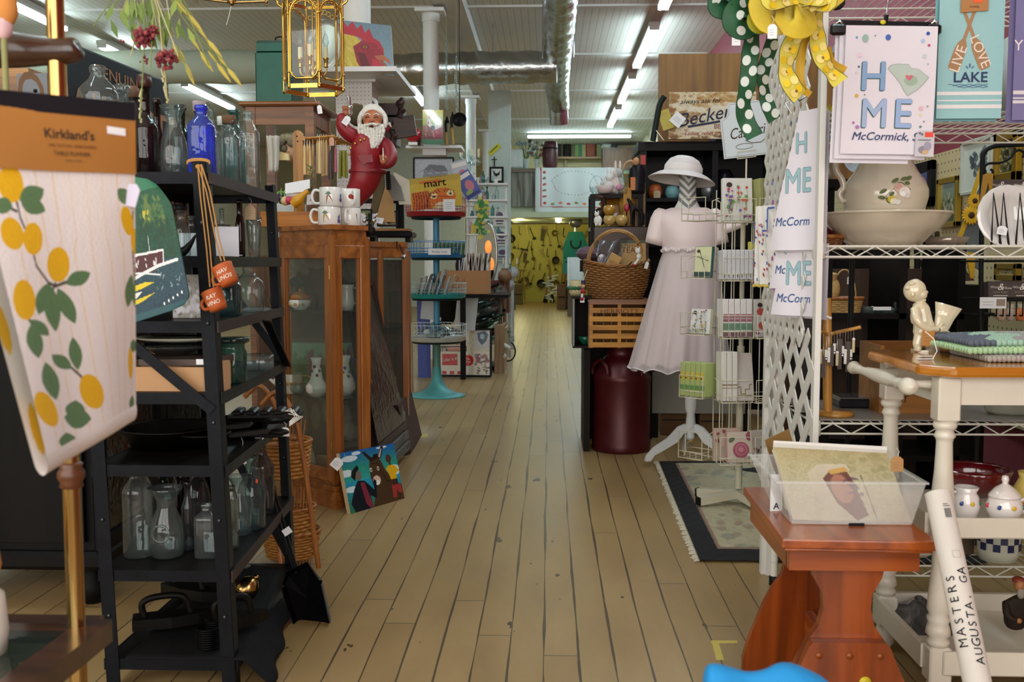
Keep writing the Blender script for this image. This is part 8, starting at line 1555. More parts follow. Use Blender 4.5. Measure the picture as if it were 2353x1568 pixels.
# RIGHT WALL: frames on the pegboard, discs on maroon
XW=XR-.024
def wpc(px0,py0,px1,py1,X,lb,frame,art,name='framed_picture',cat='picture',fw=.03):
 def onw(px,py):d=ray(px,py);k_=X/d.x;return V((X,d.y*k_,CH+d.z*k_))
 a,c=onw(px0,py0),onw(px1,py1);ya,yb2=max(a.y,c.y),min(a.y,c.y);zc2=(a.z+c.z)/2;H_=abs(onw((px0+px1)/2,py0).z-onw((px0+px1)/2,py1).z);W_=ya-yb2;z0=onw((px0+px1)/2,py1).z
 o=V((X-.02,ya,z0));t=thg(name,lb,cat,o);M=T(o)@Rz(-90)
 b=MB(M)
 for c_,d_ in(((W_/2,0,fw/2),(W_,.03,fw)),((W_/2,0,H_-fw/2),(W_,.03,fw)),((fw/2,0,H_/2),(fw,.03,H_)),((W_-fw/2,0,H_/2),(fw,.03,H_))):b.box(c_,d_,frame,bev=.004)
 b.put('frame',t);Mi=M@T(fw,.0,fw);pnt('picture',art,lambda u,v:Mi@V(((W_-2*fw)*u,0,(H_-2*fw)*(1-v))),vc(.2,.4),t);return t
A=Art(50,80,'3a4a8c');A.grad('6a8ac8','4a3c88',0,.6);A.grad('4a3c88','5a6ab0',.6,1);A.spl('8a3a7a',40,.5,.3,1,.8,.06,.6);A.spl('6a9ac0',20,.1,.6,.5,.9,.05,.5);A.spl('d0b8d0',14,.3,.2,.7,.6,.04,.5)
wpc(2095,375,2150,478,XW,'blue and purple landscape in a wide black frame on the pegboard wall',MBK,A,fw=.06)
A=Art(50,80,'7a8a6a');A.grad('98a8a8','6a7450',0,.5);A.grad('5a6440','3c4430',.5,1);A.spl('c8c0a8',30,.2,.3,.8,.8,.03,.6,3);A.spl('3a3a2a',30,.1,.4,.9,.9,.04,.5)
wpc(2166,408,2210,522,XW,'grey green picture of birches in a gold and pale blue frame on the pegboard',mat('a8882c',.3,.6),A)
A=Art(50,80,'d8dcd0');
for x,y in((.35,.3),(.35,.45),(.7,.25),(.7,.4),(.5,.6),(.6,.75)):A.spl('4a5058',8,x-.1,y-.08,x+.1,y+.08,.06,.7)
wpc(2222,318,2290,445,XW-.01,'white print of dark leaves in a thin frame leaning on the pegboard',mat('b8b8ac'),A,fw=.02)
A=Art(50,60,'5a5438');A.spl('b0a878',30,.1,.1,.9,.9,.08,.6);A.spl('2c2c20',20,.1,.3,.9,.9,.08,.6)
wpc(2296,300,2350,420,XW,'dark landscape in a heavy gold frame near the right edge',mat('a07c20',.3,.7),A,fw=.05)
A=Art(40,40,'c8b890');A.spl('6a5a38',14,.1,.2,.9,.9,.08,.6)
wpc(2300,605,2350,645,XW,'small low gold framed picture near the right edge under the packets',mat('8a6c20',.4,.5),A,fw=.03)
for i,(px,py,r_)in enumerate(((2330,180,.2),(1930,150,.17))):
 d=ray(px,py);k_=XR/d.x;c=V((XR-.02,d.y*k_,CH+d.z*k_));MB().la([(.0001,0),(r_,0),(r_,.02),(.0001,.02)],mat('9a9890' if i==0 else'5a3038',.6),36,M=T(c)@Ry(-90)).put('wall_disc',['large grey round disc on the maroon wall right of the lake towel','dark round disc on the maroon wall left of the home towel'][i],'disc')
t=thg('sunflower_banner','yellow and grey hanging banner with two sunflowers by the iron stand','banner',at(2225,520,4.6));D_=4.5
pts=[(at(x,y,D_).x,at(x,y,D_).z)for x,y in((2262,410),(2235,470),(2215,500),(2205,560),(2222,600),(2250,620),(2262,560))];b=MB();b.pl_(pts,D_,D_+.012,mat('5a6064',.7));b.put('grey_panel',t)
b=MB();b.bar(at(2256,385,D_),at(2232,460,D_),.02,.004,mat('c8a018',.7),up=(0,1,0));b.bar(at(2240,455,D_),at(2200,560,D_),.02,.004,mat('c8a018',.7),up=(0,1,0));b.pl_([(at(x,y,D_).x,at(x,y,D_).z)for x,y in((2184,572),(2240,582),(2236,640),(2228,640),(2222,605),(2190,590))],D_-.01,D_,mat('c89c14',.7));b.put('yellow_ribbon',t)
for x,y,r_ in((2232,495,20),(2240,462,16)):
 c=at(x,y,D_-.015);b=MB();rr_=m_(r_,D_)
 for i in range(18):a=6.28*i/18;b.ell((0,0,0),(rr_*.5,.003,rr_*.16),mat('d8a810'),8,5,M=T(c+V((cos(a)*rr_*.62,0,sin(a)*rr_*.62)))@Ry(-math.degrees(a)))
 b.ell(c,(rr_*.38,.012,rr_*.38),mat('3c2410',.8));b.put('sunflower',t)
b=MB();b.pl_([(at(x,y,3.94).x,at(x,y,3.94).z)for x,y in((2258,402),(2268,398),(2280,400),(2278,440),(2272,446),(2268,420),(2256,470),(2250,466))],3.93,3.94,mat('a87c20'));b.put('gold_bow','gold ribbon tied on the scroll of the iron stand','ribbon')
# LATTICE, TOWELS AND RIBBONS
t=thg('lattice_screen','white lattice screen at the end of the wire shelving','lattice',(.745,3.2,0));XLt=.752;LY0,LY1=2.86,3.5;WP=mat('dcdad4',.45,var=.04)
def lat(z0,z1,pitch,wd,x,name,ya=LY0,yb=LY1):
 b=MB();W_,H_=yb-ya,z1-z0
 for s_,dx in((1,0),(-1,.004)):
  n=int((W_+H_)/pitch)+1
  for i in range(n):
   c=(i+.5)*pitch;pts=[]
   u0,v0=(0,c)if c<H_ else((c-H_),H_);u1,v1=(c,0)if c<W_ else(W_,c-W_)
   if s_<0:u0,u1=W_-u0,W_-u1
   if abs(u0-u1)<.03:continue
   P,Q=V((x+dx,ya+u0,z0+v0)),V((x+dx,ya+u1,z0+v1));d=(Q-P).normalized();nn=V((0,-d.z,d.y))*wd/2;e=V((.002,0,0));b.add([P+nn-e,P-nn-e,Q-nn-e,Q+nn-e,P+nn+e,P-nn+e,Q-nn+e,Q+nn+e],[(0,1,2,3),(7,6,5,4),(0,4,5,1),(1,5,6,2),(2,6,7,3),(3,7,4,0)],WP)
 b.put(name,t)
lat(.86,2.02,.078,.027,XLt-.006,'fine_lattice_panel',2.95,LY1);lat(.18,.9,.14,.034,XLt+.004,'open_lattice_panel',LY0,LY1-.02)
for y,w_ in((LY1,.03),(LY0,.03)):MB().box((XLt+.012,y,1.0 if y>3 else 1.02),(.016,.03,2.0 if y>3 else 2.0),WP).put('edge_post',t)
MB().box((XLt+.03,LY1-.02,1.0),(.02,.02,2.0),WP).put('edge_post',t)
t=thg('home_towel','white tea towel with HOME lettering, a green state shape and McCormick, S','towel',at(2040,360,2.76));D_=2.76;a,c=at(1938,58,D_),at(2140,352,D_);W_,H_=c.x-a.x,a.z-c.z;TW_=mat('e6e0ea',.85,var=.02,ns=300,bump=.15)
Mt=T(a.x,D_,c.z)@Ry(1.2)
def tw(x,z,y):return(x,y+.0018*sin(x*26+1)*(1-z/H_)-.004*sin(z*9),z)
b=MB(Mt);b.sht(lambda u,v:tw(W_*u,H_*v,0),24,30,TW_);b.put('front_fold',t)
b=MB(Mt);b.sht(lambda u,v:tw(-.012+W_*u,-.012+(H_+.01)*v,.014),10,10,TW_);b.sht(lambda u,v:tw(-.02+(W_*.87)*u,-.022+(H_+.015)*v,.028),10,10,TW_);b.put('back_fold',t)
X=lambda px:(px-1938)/202*W_
Z=lambda py:(352-py)/294*H_
def block(s_,px,py,sz,c='8aa4c8',d='4c7a68',xs=1.0):return[('T',d,s_,X(px)-.0022,Z(py)-.0022,sz,0,0,.016,CEN,xs),('T','3a4a60',s_,X(px)-.0006,Z(py)-.0006,sz,0,0,.022,CEN,xs),('T',c,s_,X(px),Z(py),sz,0,0,.012,CEN,xs)]
els=block('H',2003,205,.108,'88a8d0','4c7a68',.95)+block('M',2008,290,.108,'a4b8dc','3c6a50',.88)+block('E',2071,290,.108,'9ab4dc','3c6a50',.95)
SC=[(2034,157),(2040,149),(2054,146),(2079,147),(2084,155),(2100,157),(2123,175),(2112,190),(2100,203),(2088,211),(2079,217),(2070,205),(2062,190),(2048,172)]
els+=[('P','8a9a92',[(X(x)*1+(X(x)-X(2078))*.03,Z(y)+(Z(y)-Z(180))*.03)for x,y in SC]),('P','bccac2',[(X(x),Z(y))for x,y in SC]),('E','a2b8a8',X(2085),Z(183),.018,.014),('P','d0707e',[(X(2080),Z(184)),(X(2073),Z(176)),(X(2072),Z(172)),(X(2076),Z(170)),(X(2080),Z(173)),(X(2084),Z(170)),(X(2089),Z(172)),(X(2088),Z(177))])]
els+=[('T','3a4670','McCormick, S',X(2033),Z(320),.030,0,.25,.012,CEN,1.02)]
for x,y,r_,c,r2 in((1962,86,2.6,'6aa0c0',1),(1981,88,7,'9cbab0',1.3),(2031,85,6,'4a68b8',1.1),(2118,75,4,'2c50b0',1),(2107,92,4.5,'b0c8e0',1),(2121,102,3,'c05078',1),(1970,126,5.5,'ecd0e0',.9),(2112,127,5,'c8d4d8',1),(1969,153,2.4,'5a6a8a',1),(1964,167,3,'d8d0c8',1),(1967,219,4,'e0b050',1),(1963,281,3,'b070a8',1),(1972,291,4.4,'b87ac0',1),(2110,246,5,'e4bcc8',1),(2110,261,3.4,'e8d8b8',1),(2111,288,2.8,'6a8a88',1),(2118,276,1.6,'6a6a78',1),(2124,241,1.8,'8a88a0',1),(1984,217,1.6,'7a7a88',1),(2120,145,1.5,'8a8a98',1),(2002,82,1.6,'6a7a88',1)):els.append(('E',c,X(x),Z(y),m_(r_,D_),m_(r_*r2,D_)))
b=MB(Mt);b.dr(els,fn=tw,y0=-.0006,step=.00012);b.put('printed_lettering',t)
b=MB(Mt);x0_=X(2100);b.pl_([(x0_,-.006),(x0_+.05,-.006),(x0_+.05,.055),(x0_+.04,.063),(x0_+.01,.063),(x0_,.05)],-.012,-.01,mat('c8c4cc',.4));b.dr([('R','e84c38',x0_+.024,.046,.022,.013),('E','8a8a98',x0_+.02,.012,.012,.01),('E','a09ab0',x0_+.032,.022,.01,.012),('E','d0a878',x0_+.026,.006,.008,.006),('L','5a5a68',[(x0_+.006,.038),(x0_+.04,.038)],.002),('E','6a6a78',x0_+.01,.056,.003,.003),('E','6a6a78',x0_+.016,.053,.003,.003)],y0=-.0125);b.put('maker_tag',t)
t=thg('clip_hanger','black clip hanger hung from the wire shelf over the home towel','hanger',at(2035,55,D_));zh=at(2035,52,D_).z
MB().bar((at(1925,50,D_).x,D_+.012,zh+.004),(at(2155,50,D_).x,D_+.012,zh-.004),.008,.012,MBK).put('hanger_bar',t)
for x in(1928,2147):b=MB(T(at(x,66,D_)));b.box((0,.01,0),(.042,.018,.03),mat('0c0c0e',.2,coat=.5),bev=.006);b.tu([(-.008,0,.014),(0,-.004,.02),(.008,0,.014)],.004,MCH,6);b.put('clip',t)
p=at(2035,50,D_);MB().tu([p,at(2037,35,D_)],.006,MBK,8).put('hook_base',t);MB().tu([at(2037,40,D_),at(2041,0,D_),V((at(2046,0,D_).x+.004,WY0-.0,1.87)),V((at(2046,0,D_).x,WY0-.006,1.91)),V((at(2046,0,D_).x,WY0+.006,1.906))],.002,MCH,6).put('hook',t);MB().ell(p+V((-.008,-.004,-.002)),(.008,.004,.006),mat('d8c81c'),10,6).put('yellow_dot',t)
t=thg('lake_towel','light blue tea towel with crossed oars LIVE LOVE LAKE','towel',at(2228,280,2.8));D_=2.8;a,c=at(2161,-40,D_),at(2300,272,D_);W_,H_=c.x-a.x,a.z-c.z;LB=mat('9cc8cc',.85,var=.03,ns=300,bump=.2);Mt=T(a.x,D_,c.z)
tw2=lambda x,z,y:(x,y+.0014*sin(x*34)*(.4+.6*z/H_),z)
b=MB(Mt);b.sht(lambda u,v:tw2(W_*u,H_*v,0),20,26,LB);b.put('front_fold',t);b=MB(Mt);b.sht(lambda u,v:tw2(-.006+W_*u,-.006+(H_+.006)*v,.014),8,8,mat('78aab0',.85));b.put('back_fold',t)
X=lambda px:(px-2161)/139*W_
Z=lambda py:(272-py)/312*H_
els=[('R','e8e4e4',0,Z(218),W_,Z(210)-Z(218)),('R','e8e4e4',0,Z(232),W_,Z(229)-Z(232)),('R','e8e4e4',0,Z(249),W_,Z(240)-Z(249))]
def oar(x0,y0,x1,y1):
 p,q=V((X(x0),Z(y0))),V((X(x1),Z(y1)));d=(q-p).normalized();n_=V((-d.y,d.x));L=(q-p).length;w0,w1=.0045,.016
 pr=[(0,w0),(.52,w0),(.6,w1*.8),(.68,w1),(.95,w1),(1,w1*.7)]
 pts=[p+d*L*s_+n_*w_ for s_,w_ in pr]+[p+d*L*s_-n_*w_ for s_,w_ in pr[::-1]];return('P','a8805c',[(v.x,v.y)for v in pts])
els+=[oar(2240,10,2193,162),oar(2208,10,2262,158)]
els+=[('T','e8dcd0','LIVE',X(2214),Z(135)-.004,.04,72,0,0,CEN),('T','e8dcd0','LOVE',X(2241),Z(122),.038,-66,0,0,CEN),('T','2c3a60','LAKE',X(2231),Z(188),.034*1.12,0,0,.02,CEN,1.05)]
for k in range(3):els.append(('L','4a6a90',[(X(2184+10*k+i*5),Z(194+3*k)+.0015*sin(i*1.6))for i in range(18-2*k)],.0014))
els+=[('E','4a6a90',X(2229),Z(150),.0022,.006),('E','4a6a90',X(2223),Z(154),.0015,.005,40),('E','4a6a90',X(2235),Z(154),.0015,.005,-40)]
b=MB(Mt);b.dr(els,fn=tw2,y0=-.0006,step=.00012);b.put('embroidery',t)
b=MB(Mt);b.pl_([(X(2204),Z(30)),(X(2262),Z(26)),(X(2262),Z(-40)),(X(2204),Z(-40))],-.008,-.006,mat('b07c4c',.8));b.dr([('R','f0602c',X(2230),Z(8),.024,.014),('T','4a3020','TOWEL',X(2232),Z(20),.008)],y0=-.0085);b.put('kraft_label',t)
MB().tu([V((a.x+W_/2,D_+.005,a.z-.01)),V((a.x+W_/2,WY0-.006,1.912)),V((a.x+W_/2,WY0+.006,1.905))],.002,MCH,6).put('hook',t)
t=thg('purple_towel','purple tea towel with pale stripes cut by the right edge','towel',at(2345,285,2.78));a,c=at(2322,-40,2.78),at(2440,282,2.78);W_,H_=c.x-a.x,a.z-c.z;Mt=T(a.x,2.78,c.z);b=MB(Mt);b.sht(lambda u,v:tw2(W_*u,H_*v,0),14,20,mat('6c6690',.85,var=.03,ns=300,bump=.2));b.sht(lambda u,v:tw2(.012+W_*u,.006+(H_-.006)*v,-.012),12,12,mat('7a74a0',.85));b.put('cloth_folds',t)
b=MB(Mt);b.dr([('R','d8d0d4',.012,.05,W_,.008),('R','d8d0d4',.012,.062,W_,.004),('R','d8d0d4',.012,.074,W_,.01),('T','e8e0e0','Y',.022,.19,.04)],fn=tw2,y0=-.0128,step=.0001);b.put('stripes',t)
MB().tu([V((a.x+.03,2.785,a.z-.01)),V((a.x+.03,WY0-.006,1.912)),V((a.x+.03,WY0+.006,1.905))],.002,MCH,6).put('hook',t)
def stw(yc_,zb_,H_,lb,xo=0,W_=.19):
 o=V((.715+xo,yc_,zb_));tp_=lambda v:1-.6*v*H_/.4;t=thg('side_home_towel',lb,'towel',o,None);M=T(o)@Rz(-62)
 f=lambda x,z,y:(x,y+.008*sin(x*30)*(.3+.7*(1-z/H_)),z)
 b=MB(M);b.sht(lambda u,v:f(W_/2-W_*(1-u)*tp_(v),H_*v,0),14,14,TW_);b.put('front_fold',t);b=MB(M)
 for q in(1,2):b.sht(lambda u,v:f(W_/2+.012*q-W_*(1-u)*tp_(v),H_*v-.004*q,.012*q),6,6,TW_)
 b.put('back_fold',t)
 els=[('T','5c7890','ME',.02,H_*.42,.1,0,0,.02,CEN,.8),('T','9cc0c8','ME',.02,H_*.42,.1,0,0,.006,CEN,.8),('T','3a5a90','McCorm',.0,H_*.18,.036,0,.2,.008,CEN),('T','5c7890','H',.03,H_*.7,.085,0,0,.02,CEN,.8),('T','9cc0c8','H',.03,H_*.7,.085,0,0,.006,CEN,.8),('E','a05a98',-.08,H_*.36,.006,.008),('E','6a7ab0',-.085,H_*.5,.005,.006)]
 els=[e for e in els if(e[4]if e[0]=='T' else e[3])+.1<H_ or e[0]=='E' or e[4]<H_*.6]
 b=MB(M);b.dr(els,fn=f,y0=-.0006,step=.00012);b.put('printed_lettering',t)
 b=MB(M);b.tu([(-.02,.005,H_),(-.03,-.01,H_+.03),(-.01,.015,H_+.045),(.02,.0,H_+.03),(.04,.02,H_+.05)],.003,MCH,6);b.put('chrome_hook',t);return t
stw(2.97,at(1826,575,2.95).z,.4,'uppermost of the three folded home towels hung on the lattice side');stw(3.0,at(1826,665,2.95).z,.25,'middle of the three folded home towels hung on the lattice side',.008);stw(2.99,at(1840,728,2.93).z,.22,'lowest of the three folded home towels hung on the lattice side',.012)
b=MB();o=V((.705,3.16,at(1790,655,3.15).z));M=T(o)@Rz(-70);H_=.25;b=MB(M);b.sht(lambda u,v:V((-.11+.2*u*(1-.5*v),.01*sin(u*20),H_*v)),16,10,mat('e0dcd8',.85));rr=RND(5)
b.dr([('E',['b04a5a','5a6ab0','c87a8a','4a5a80','a8404c'][i%5],rr.uniform(-.1,.08),rr.uniform(.0,.2),.004,.006,rr.uniform(0,90))for i in range(60)]+[('L','4a6ab8',[(-.05,.17),(-.02,.17),(-.02,.24)],.008),('L','4a6ab8',[(-.02,.24),(.02,.24)],.006)],y0=-.012,step=.0001);b.tu([(-.11+.02*i,-.003,-.006+.004*(i%2))for i in range(11)],.005,mat('d8c060',.8),6);b.put('floral_towel','white floral speckled towel with a yellow fringe hung on the lattice','towel')
b=MB();b.tu([at(x,y,2.95)for x,y in((1868,700),(1880,718),(1896,726),(1910,732))],.004,MWH,8);b.put('white_string','short white cord sticking out from the lattice post','string')
def rib(pts,wd,m,D_,name,parent,dco=None,axis=None):
 P=[at(x,y,D_+d)for x,y,d,*_ in pts];W_=[q[3]if len(q)>3 else 1 for q in pts]
 Q,WW_=[],[]
 for i in range(len(P)-1):
  p0,p1,p2,p3=P[max(i-1,0)],P[i],P[i+1],P[min(i+2,len(P)-1)]
  for s_ in range(6):
   u=s_/6;Q.append(.5*((2*p1)+(p2-p0)*u+(2*p0-5*p1+4*p2-p3)*u*u+(3*p1-p0-3*p2+p3)*u**3));WW_.append(W_[i]*(1-u)+W_[i+1]*u)
 Q.append(P[-1]);WW_.append(W_[-1]);b=MB();vs=[];N=len(Q);side=[]
 for i,q in enumerate(Q):
  tt=(Q[min(i+1,N-1)]-Q[max(i-1,0)]).normalized();s_=tt.cross(Fd).normalized()if tt.cross(Fd).length>.2 else Rt.copy();s_=(s_*cos(.5*sin(i*.35))+Fd*sin(.5*sin(i*.35))*.8)
  if side and s_.dot(side[-1])<0:s_=-s_
  side.append(s_);h=wd/2*WW_[i]
  for k in(-1,-.33,.33,1):vs.append(q+s_*h*k+Fd*(-.004*(1-abs(k))))
 b.add(vs,[(4*i+k,4*i+k+1,4*i+4+k+1,4*i+4+k)for i in range(N-1)for k in range(3)],m,True)
 for sgn in(0,3):b.tu([vs[4*i+sgn]for i in range(N)],.0008,dco[0]if dco else m,4,cap=False)
 if dco:
  L=0;rr=RND(len(pts));nx=.6*wd;alt=0
  for i in range(1,N-1):
   L+=(Q[i]-Q[i-1]).length
   if L>nx:
    L=0;alt+=1
    for mm,r_,o in dco[1](alt,rr):
     c=Q[i]+side[i]*o*wd-Fd*.0055;n=14;tt=(Q[i+1]-Q[i-1]).normalized();b.add([c+side[i]*r_*.85*cos(6.283*k/n)+tt*r_*sin(6.283*k/n)-Fd*.0005*alt*0 for k in range(n)],[tuple(range(n))],mm)
 b.put(name,parent)
GRB=mat('14502e',.6,.0,.15,40);WD_=mat('d8e0dc',.8,var=0);YB_=mat('dcbc30',.7,var=.1);LM=mat('f0c818',.7,var=0);LM2=mat('ecd680',.7,var=0);GING=mat('4a4a52',.7,var=0)
gd=(mat('0c2c1c'),lambda a,r:[(WD_,.012 if a%2 else.0125,.22 if a%2 else-.2)]);yd=(mat('2a2a2a'),lambda a,r:[(LM2,.0105,.22),(LM,.009,-.22)]if a%2 else[(LM,.0095,.18),(LM2,.011,-.16),(GING,.004,.0)])
D_=2.5;t=thg('green_bow','green ribbon bow with white dots and long tails above the lattice','bow',at(1735,60,D_));wd=m_(38,D_)
rib([(1730,30,0),(1728,90,0),(1722,140,-.01),(1718,190,.0),(1708,240,-.01),(1716,280,0),(1735,315,-.01)],wd,GRB,D_,'left_tail',t,gd)
rib([(1768,40,.02),(1774,90,.01),(1764,130,.02),(1752,170,.01),(1757,215,.02),(1768,250,.01),(1780,276,.02)],wd*.8,GRB,D_+.02,'right_tail',t,gd)
for pts in([(1760,20,0,.3),(1720,-20,-.03,1),(1665,-10,-.05,1.2),(1658,15,-.03,1.2),(1700,35,-.02,1),(1755,30,0,.4)],[(1755,30,0,.4),(1700,20,-.05,1.1),(1690,50,-.06,1.2),(1715,62,-.05,1.1),(1760,35,0,.4)],[(1750,20,.01,.4),(1730,-15,-.06,1.4),(1760,-25,-.06,1.4),(1775,20,0,.4)]):rib(pts,wd*1.25,GRB,D_-.02,'loop',t,gd)
PLD=mat('a8a020',.6,var=.3,ns=60);rib([(1755,25,-.06,.5),(1735,45,-.08,1),(1750,55,-.08,1),(1768,30,-.06,.6)],wd*1.1,PLD,D_-.05,'plaid_loop',t,(mat('2a6a30'),lambda a,r:[]))
t2=ptag(at(1692,72,D_-.07),.02,.033,0,t);t2=ptag(at(1775,56,D_-.3),.02,.03,0,None);tag(t2,'white written price tag between the green bow and the yellow bow','price tag')
D_=2.42;t=thg('lemon_bow','yellow mesh and lemon print ribbon bow with long tails at the top','bow',at(1840,40,D_));YM=mat('dcc238',.7,var=.12,ns=90,alpha=.9)
rib([(1858,20,0),(1850,50,-.01),(1826,85,.0),(1812,120,-.01),(1806,160,0),(1818,195,-.01),(1838,222,0)],wd*1.02,mat('d8c850',.7,var=.05),D_,'left_tail',t,yd)
rib([(1872,30,0),(1878,70,-.01),(1880,105,.0),(1892,140,-.01),(1912,170,0),(1932,190,-.01)],wd*.95,mat('d8c850',.7,var=.05),D_+.01,'right_tail',t,yd)
rib([(1862,60,.02),(1845,110,.02),(1838,160,.02),(1842,200,.02),(1862,218,.02)],wd*.5,mat('c89c14'),D_+.02,'gold_under_tail',t,None);rib([(1900,110,.02),(1915,145,.02),(1942,163,.02)],wd*.45,mat('c89c14'),D_+.02,'gold_under_tail',t,None)
for pts in([(1840,0,0,.5),(1790,-20,-.05,1.5),(1765,10,-.07,1.9),(1785,40,-.06,1.7),(1840,10,0,.6)],[(1840,5,0,.6),(1850,40,-.07,1.7),(1815,45,-.08,1.8),(1822,5,0,.6)],[(1850,0,0,.5),(1890,-30,-.05,1.4),(1910,0,-.06,1.2),(1870,15,0,.5)]):rib(pts,wd*1.15,YM,D_-.02,'mesh_loop',t,(mat('c8a818'),lambda a,r:[]))
for pts in([(1850,0,-.06,.6),(1800,-25,-.1,1),(1770,-15,-.12,1),(1775,5,-.12,1),(1830,0,-.08,.7)],[(1850,8,-.05,.6),(1880,0,-.1,1),(1900,-10,-.1,1),(1902,10,-.1,.9),(1860,12,-.06,.6)]):rib(pts,wd*.9,mat('d8c850',.7),D_-.03,'print_loop',t,yd)
b=MB();b.tu([at(x,y,2.6)for x,y in((1896,10),(1916,18),(1930,16),(1937,5),(1933,-12))],.006,MBK,10);b.bar(at(1933,-12,2.6),V((at(1933,-12,2.6).x,WY0,1.9)),.008,.008,MBK);b.put('black_hook','black curved hook at the right of the lemon bow','hook')
# NAPKIN SPINNER, SIGN, RUG
RW=mat('cfc8b0',.4,var=.04);pc=fl(1710,1162);DC=pc.y;XC=on(1706,pc.y,1.1).x
t=thg('spinner_rack','cream wire spinner rack holding paper napkins in four tiers','display rack',pc)
zf_=lambda py:at(1700,py,DC-.1).z
MB().cyl((XC,DC,.08),(XC,DC,zf_(800)),.0165,RW,16).put('lower_pole',t);MB().cyl((XC,DC,zf_(800)),(XC,DC,zf_(420)),.011,RW,14).cyl((XC,DC,zf_(625)),(XC,DC,zf_(590)),.018,RW,14).put('upper_pole',t)
for k,a in enumerate((200,145,290,20)):
 d=V((cos(R(a)),sin(R(a)),0));p,q=V((XC,DC,.055)),V((XC,DC,.035))+d*.2;MB().bar(p,q,.035,.035,RW).put('foot_bar',t);MB().bar(q,q+d*.008,.036,.036,MBK).put('foot_cap',t)
tiers2=[(512,462,420),(645,600,590),(775,720,715),(920,865,860),(1060,1000,1000)]
for x in lsp(-.085,.085,5):
 for y in(-.085,.085):MB().cyl((XC+x-.02,DC+y,zf_(1040)),(XC+x-.02,DC+y,zf_(430)),.0028,RW,6).put('upright_wire',t)
def pkt(cx_,cy_,ang,z0,w_,d_,h_):
 M=T(cx_,cy_,z0)@Rz(ang);b=MB(M);r=.0022
 c=[(-w_/2,0),(w_/2,0),(w_/2,-d_),(-w_/2,-d_)]
 for z in(0,.03):b.tu([(x,y,z)for x,y in c],r,RW,6,cls=True)
 b.tu([(-w_/2,-d_,0),(-w_/2,-d_,h_),(w_/2,-d_,h_),(w_/2,-d_,0)],r,RW,6);b.tu([(-w_/2,0,h_*1.0),(-w_/2,-d_*.5,h_*.85),(-w_/2,-d_*.5,0)],r,RW,6);b.tu([(w_/2,0,h_*1.0),(w_/2,-d_*.5,h_*.85),(w_/2,-d_*.5,0)],r,RW,6)
 for x in lsp(-w_/2,w_/2,5):b.tu([(x,0,0),(x,-d_,0),(x,-d_,.03)],r*.8,RW,5)
 b.put('wire_pocket',t);return M
PK={}
for i,(yb,ym,yt)in enumerate(tiers2):
 z0=zf_(yb);h_=m_(50 if i!=4 else 62,DC)
 PK[(i,'f')]=pkt(XC-.062,DC-.07,6,z0,.135,.12,h_);PK[(i,'l')]=pkt(XC-.165,DC-.02,-40,z0+.01,.12,.11,h_);PK[(i,'r')]=pkt(XC+.05,DC-.06,20,z0,.125,.12,h_)
BR_='3a2620'
def pack(key,x,y,w_,h_,d_,face,side,lb,els=(),gr=None,yaw=0,tilt=6,logo=True,name='napkin_pack',cat='napkins',z=.004):
 M=PK[key]@T(x,y,z)@Rz(yaw)@Rx(-tilt);b=MB(M);b.box((0,0,h_/2),(w_,d_,h_),mat(side,.5),bev=.002);b.dr([('R',face,-w_/2+.002,.002,w_-.004,h_-.004)]+list(els)+([('E',BR_,-w_*.28,h_*.84,w_*.1,w_*.085)]if logo else[]),y0=-d_/2-.0002)
 b.sht(lambda u,v:V((-w_/2+w_*u,-d_/2-.002-.0015*abs(sin(u*9+v*4)),h_*v)),12,8,glass('fafafa',.9,1,.08));b.put(name,lb,cat,gr)
def flow(n,w_,h_,cols,z0=.1,z1=.9,s_=.006,seed=1):
 r=RND(seed);o=[]
 for i in range(n):
  x,z=r.uniform(-w_*.42,w_*.42),r.uniform(h_*z0,h_*z1);o+=[('L','6a8a50',[(x,z),(x+r.uniform(-.01,.01),max(.004,z-h_*.25))],.0014),('E',cols[i%len(cols)],x,z,s_*r.uniform(.7,1.4),s_*r.uniform(.7,1.4),r.uniform(0,90))]
 return o
pack((0,'f'),0,-.075,.13,.185,.025,'eceae4','e4e4dc','wildflower napkin pack at the front of the top tier',flow(34,.13,.185,['a04a8a','c8603c','7a5aa8','6a9a4a','b83a68'],.1,.8))
for k in range(5):pack((0,'r'),-.045+.019*k,-.06,.017,.18,.1,'a0a468','9a9c60','olive green edged napkin packs in the top tier',(),'olive napkin packs in the top tier',0,3,False)
pack((1,'l'),.035,-.08,.085,.135,.02,'e4e4b8','2a5a54','pale green napkin pack with a dragonfly and dark green base in the second tier',[('R','1c4a44',-.04,.003,.08,.02),('L','3a4a3c',[(-.02,.12),(.01,.04)],.003),('L','3a4a3c',[(-.03,.09),(.03,.07)],.003)])
for k in range(7):pack((1,'f'),-.057+.019*k,-.055,.017,.128,.1,'dcdce0','e4e4e8','white edged napkin packs filling the second tier',[('R','3a3a3a',-.004,.006,.004,.02)],'white napkin packs in the second tier',0,2,False)
pack((1,'r'),0,-.085,.12,.135,.025,'e0dcd8','d8d4cc','recipe napkin pack with pumpkin drawings at the right of the second tier',[('E','d07a38',-.02,.09,.014,.018),('E','a87828',.035,.1,.016,.022),('E','6a8a4a',.0,.06,.01,.004,40)]+[('L','6a6a6a',[(-.05,.04-.01*k),(.04,.041-.01*k)],.0016)for k in range(3)])
for k in range(2):pack((1,'r'),-.04+.02*k,-.02,.018,.165,.03,'d8d078','d0c860','yellow napkin packs behind the recipe napkins',(),'yellow napkin packs in the second tier',0,0,False)
pack((2,'l'),.03,-.085,.1,.11,.02,'eeeeee','c8c8a8','small white napkin pack with tiny sprigs at the left of the third tier',flow(30,.1,.11,['6a7a9a','c8a050','7a4a5a'],.05,.95,.0035,3))
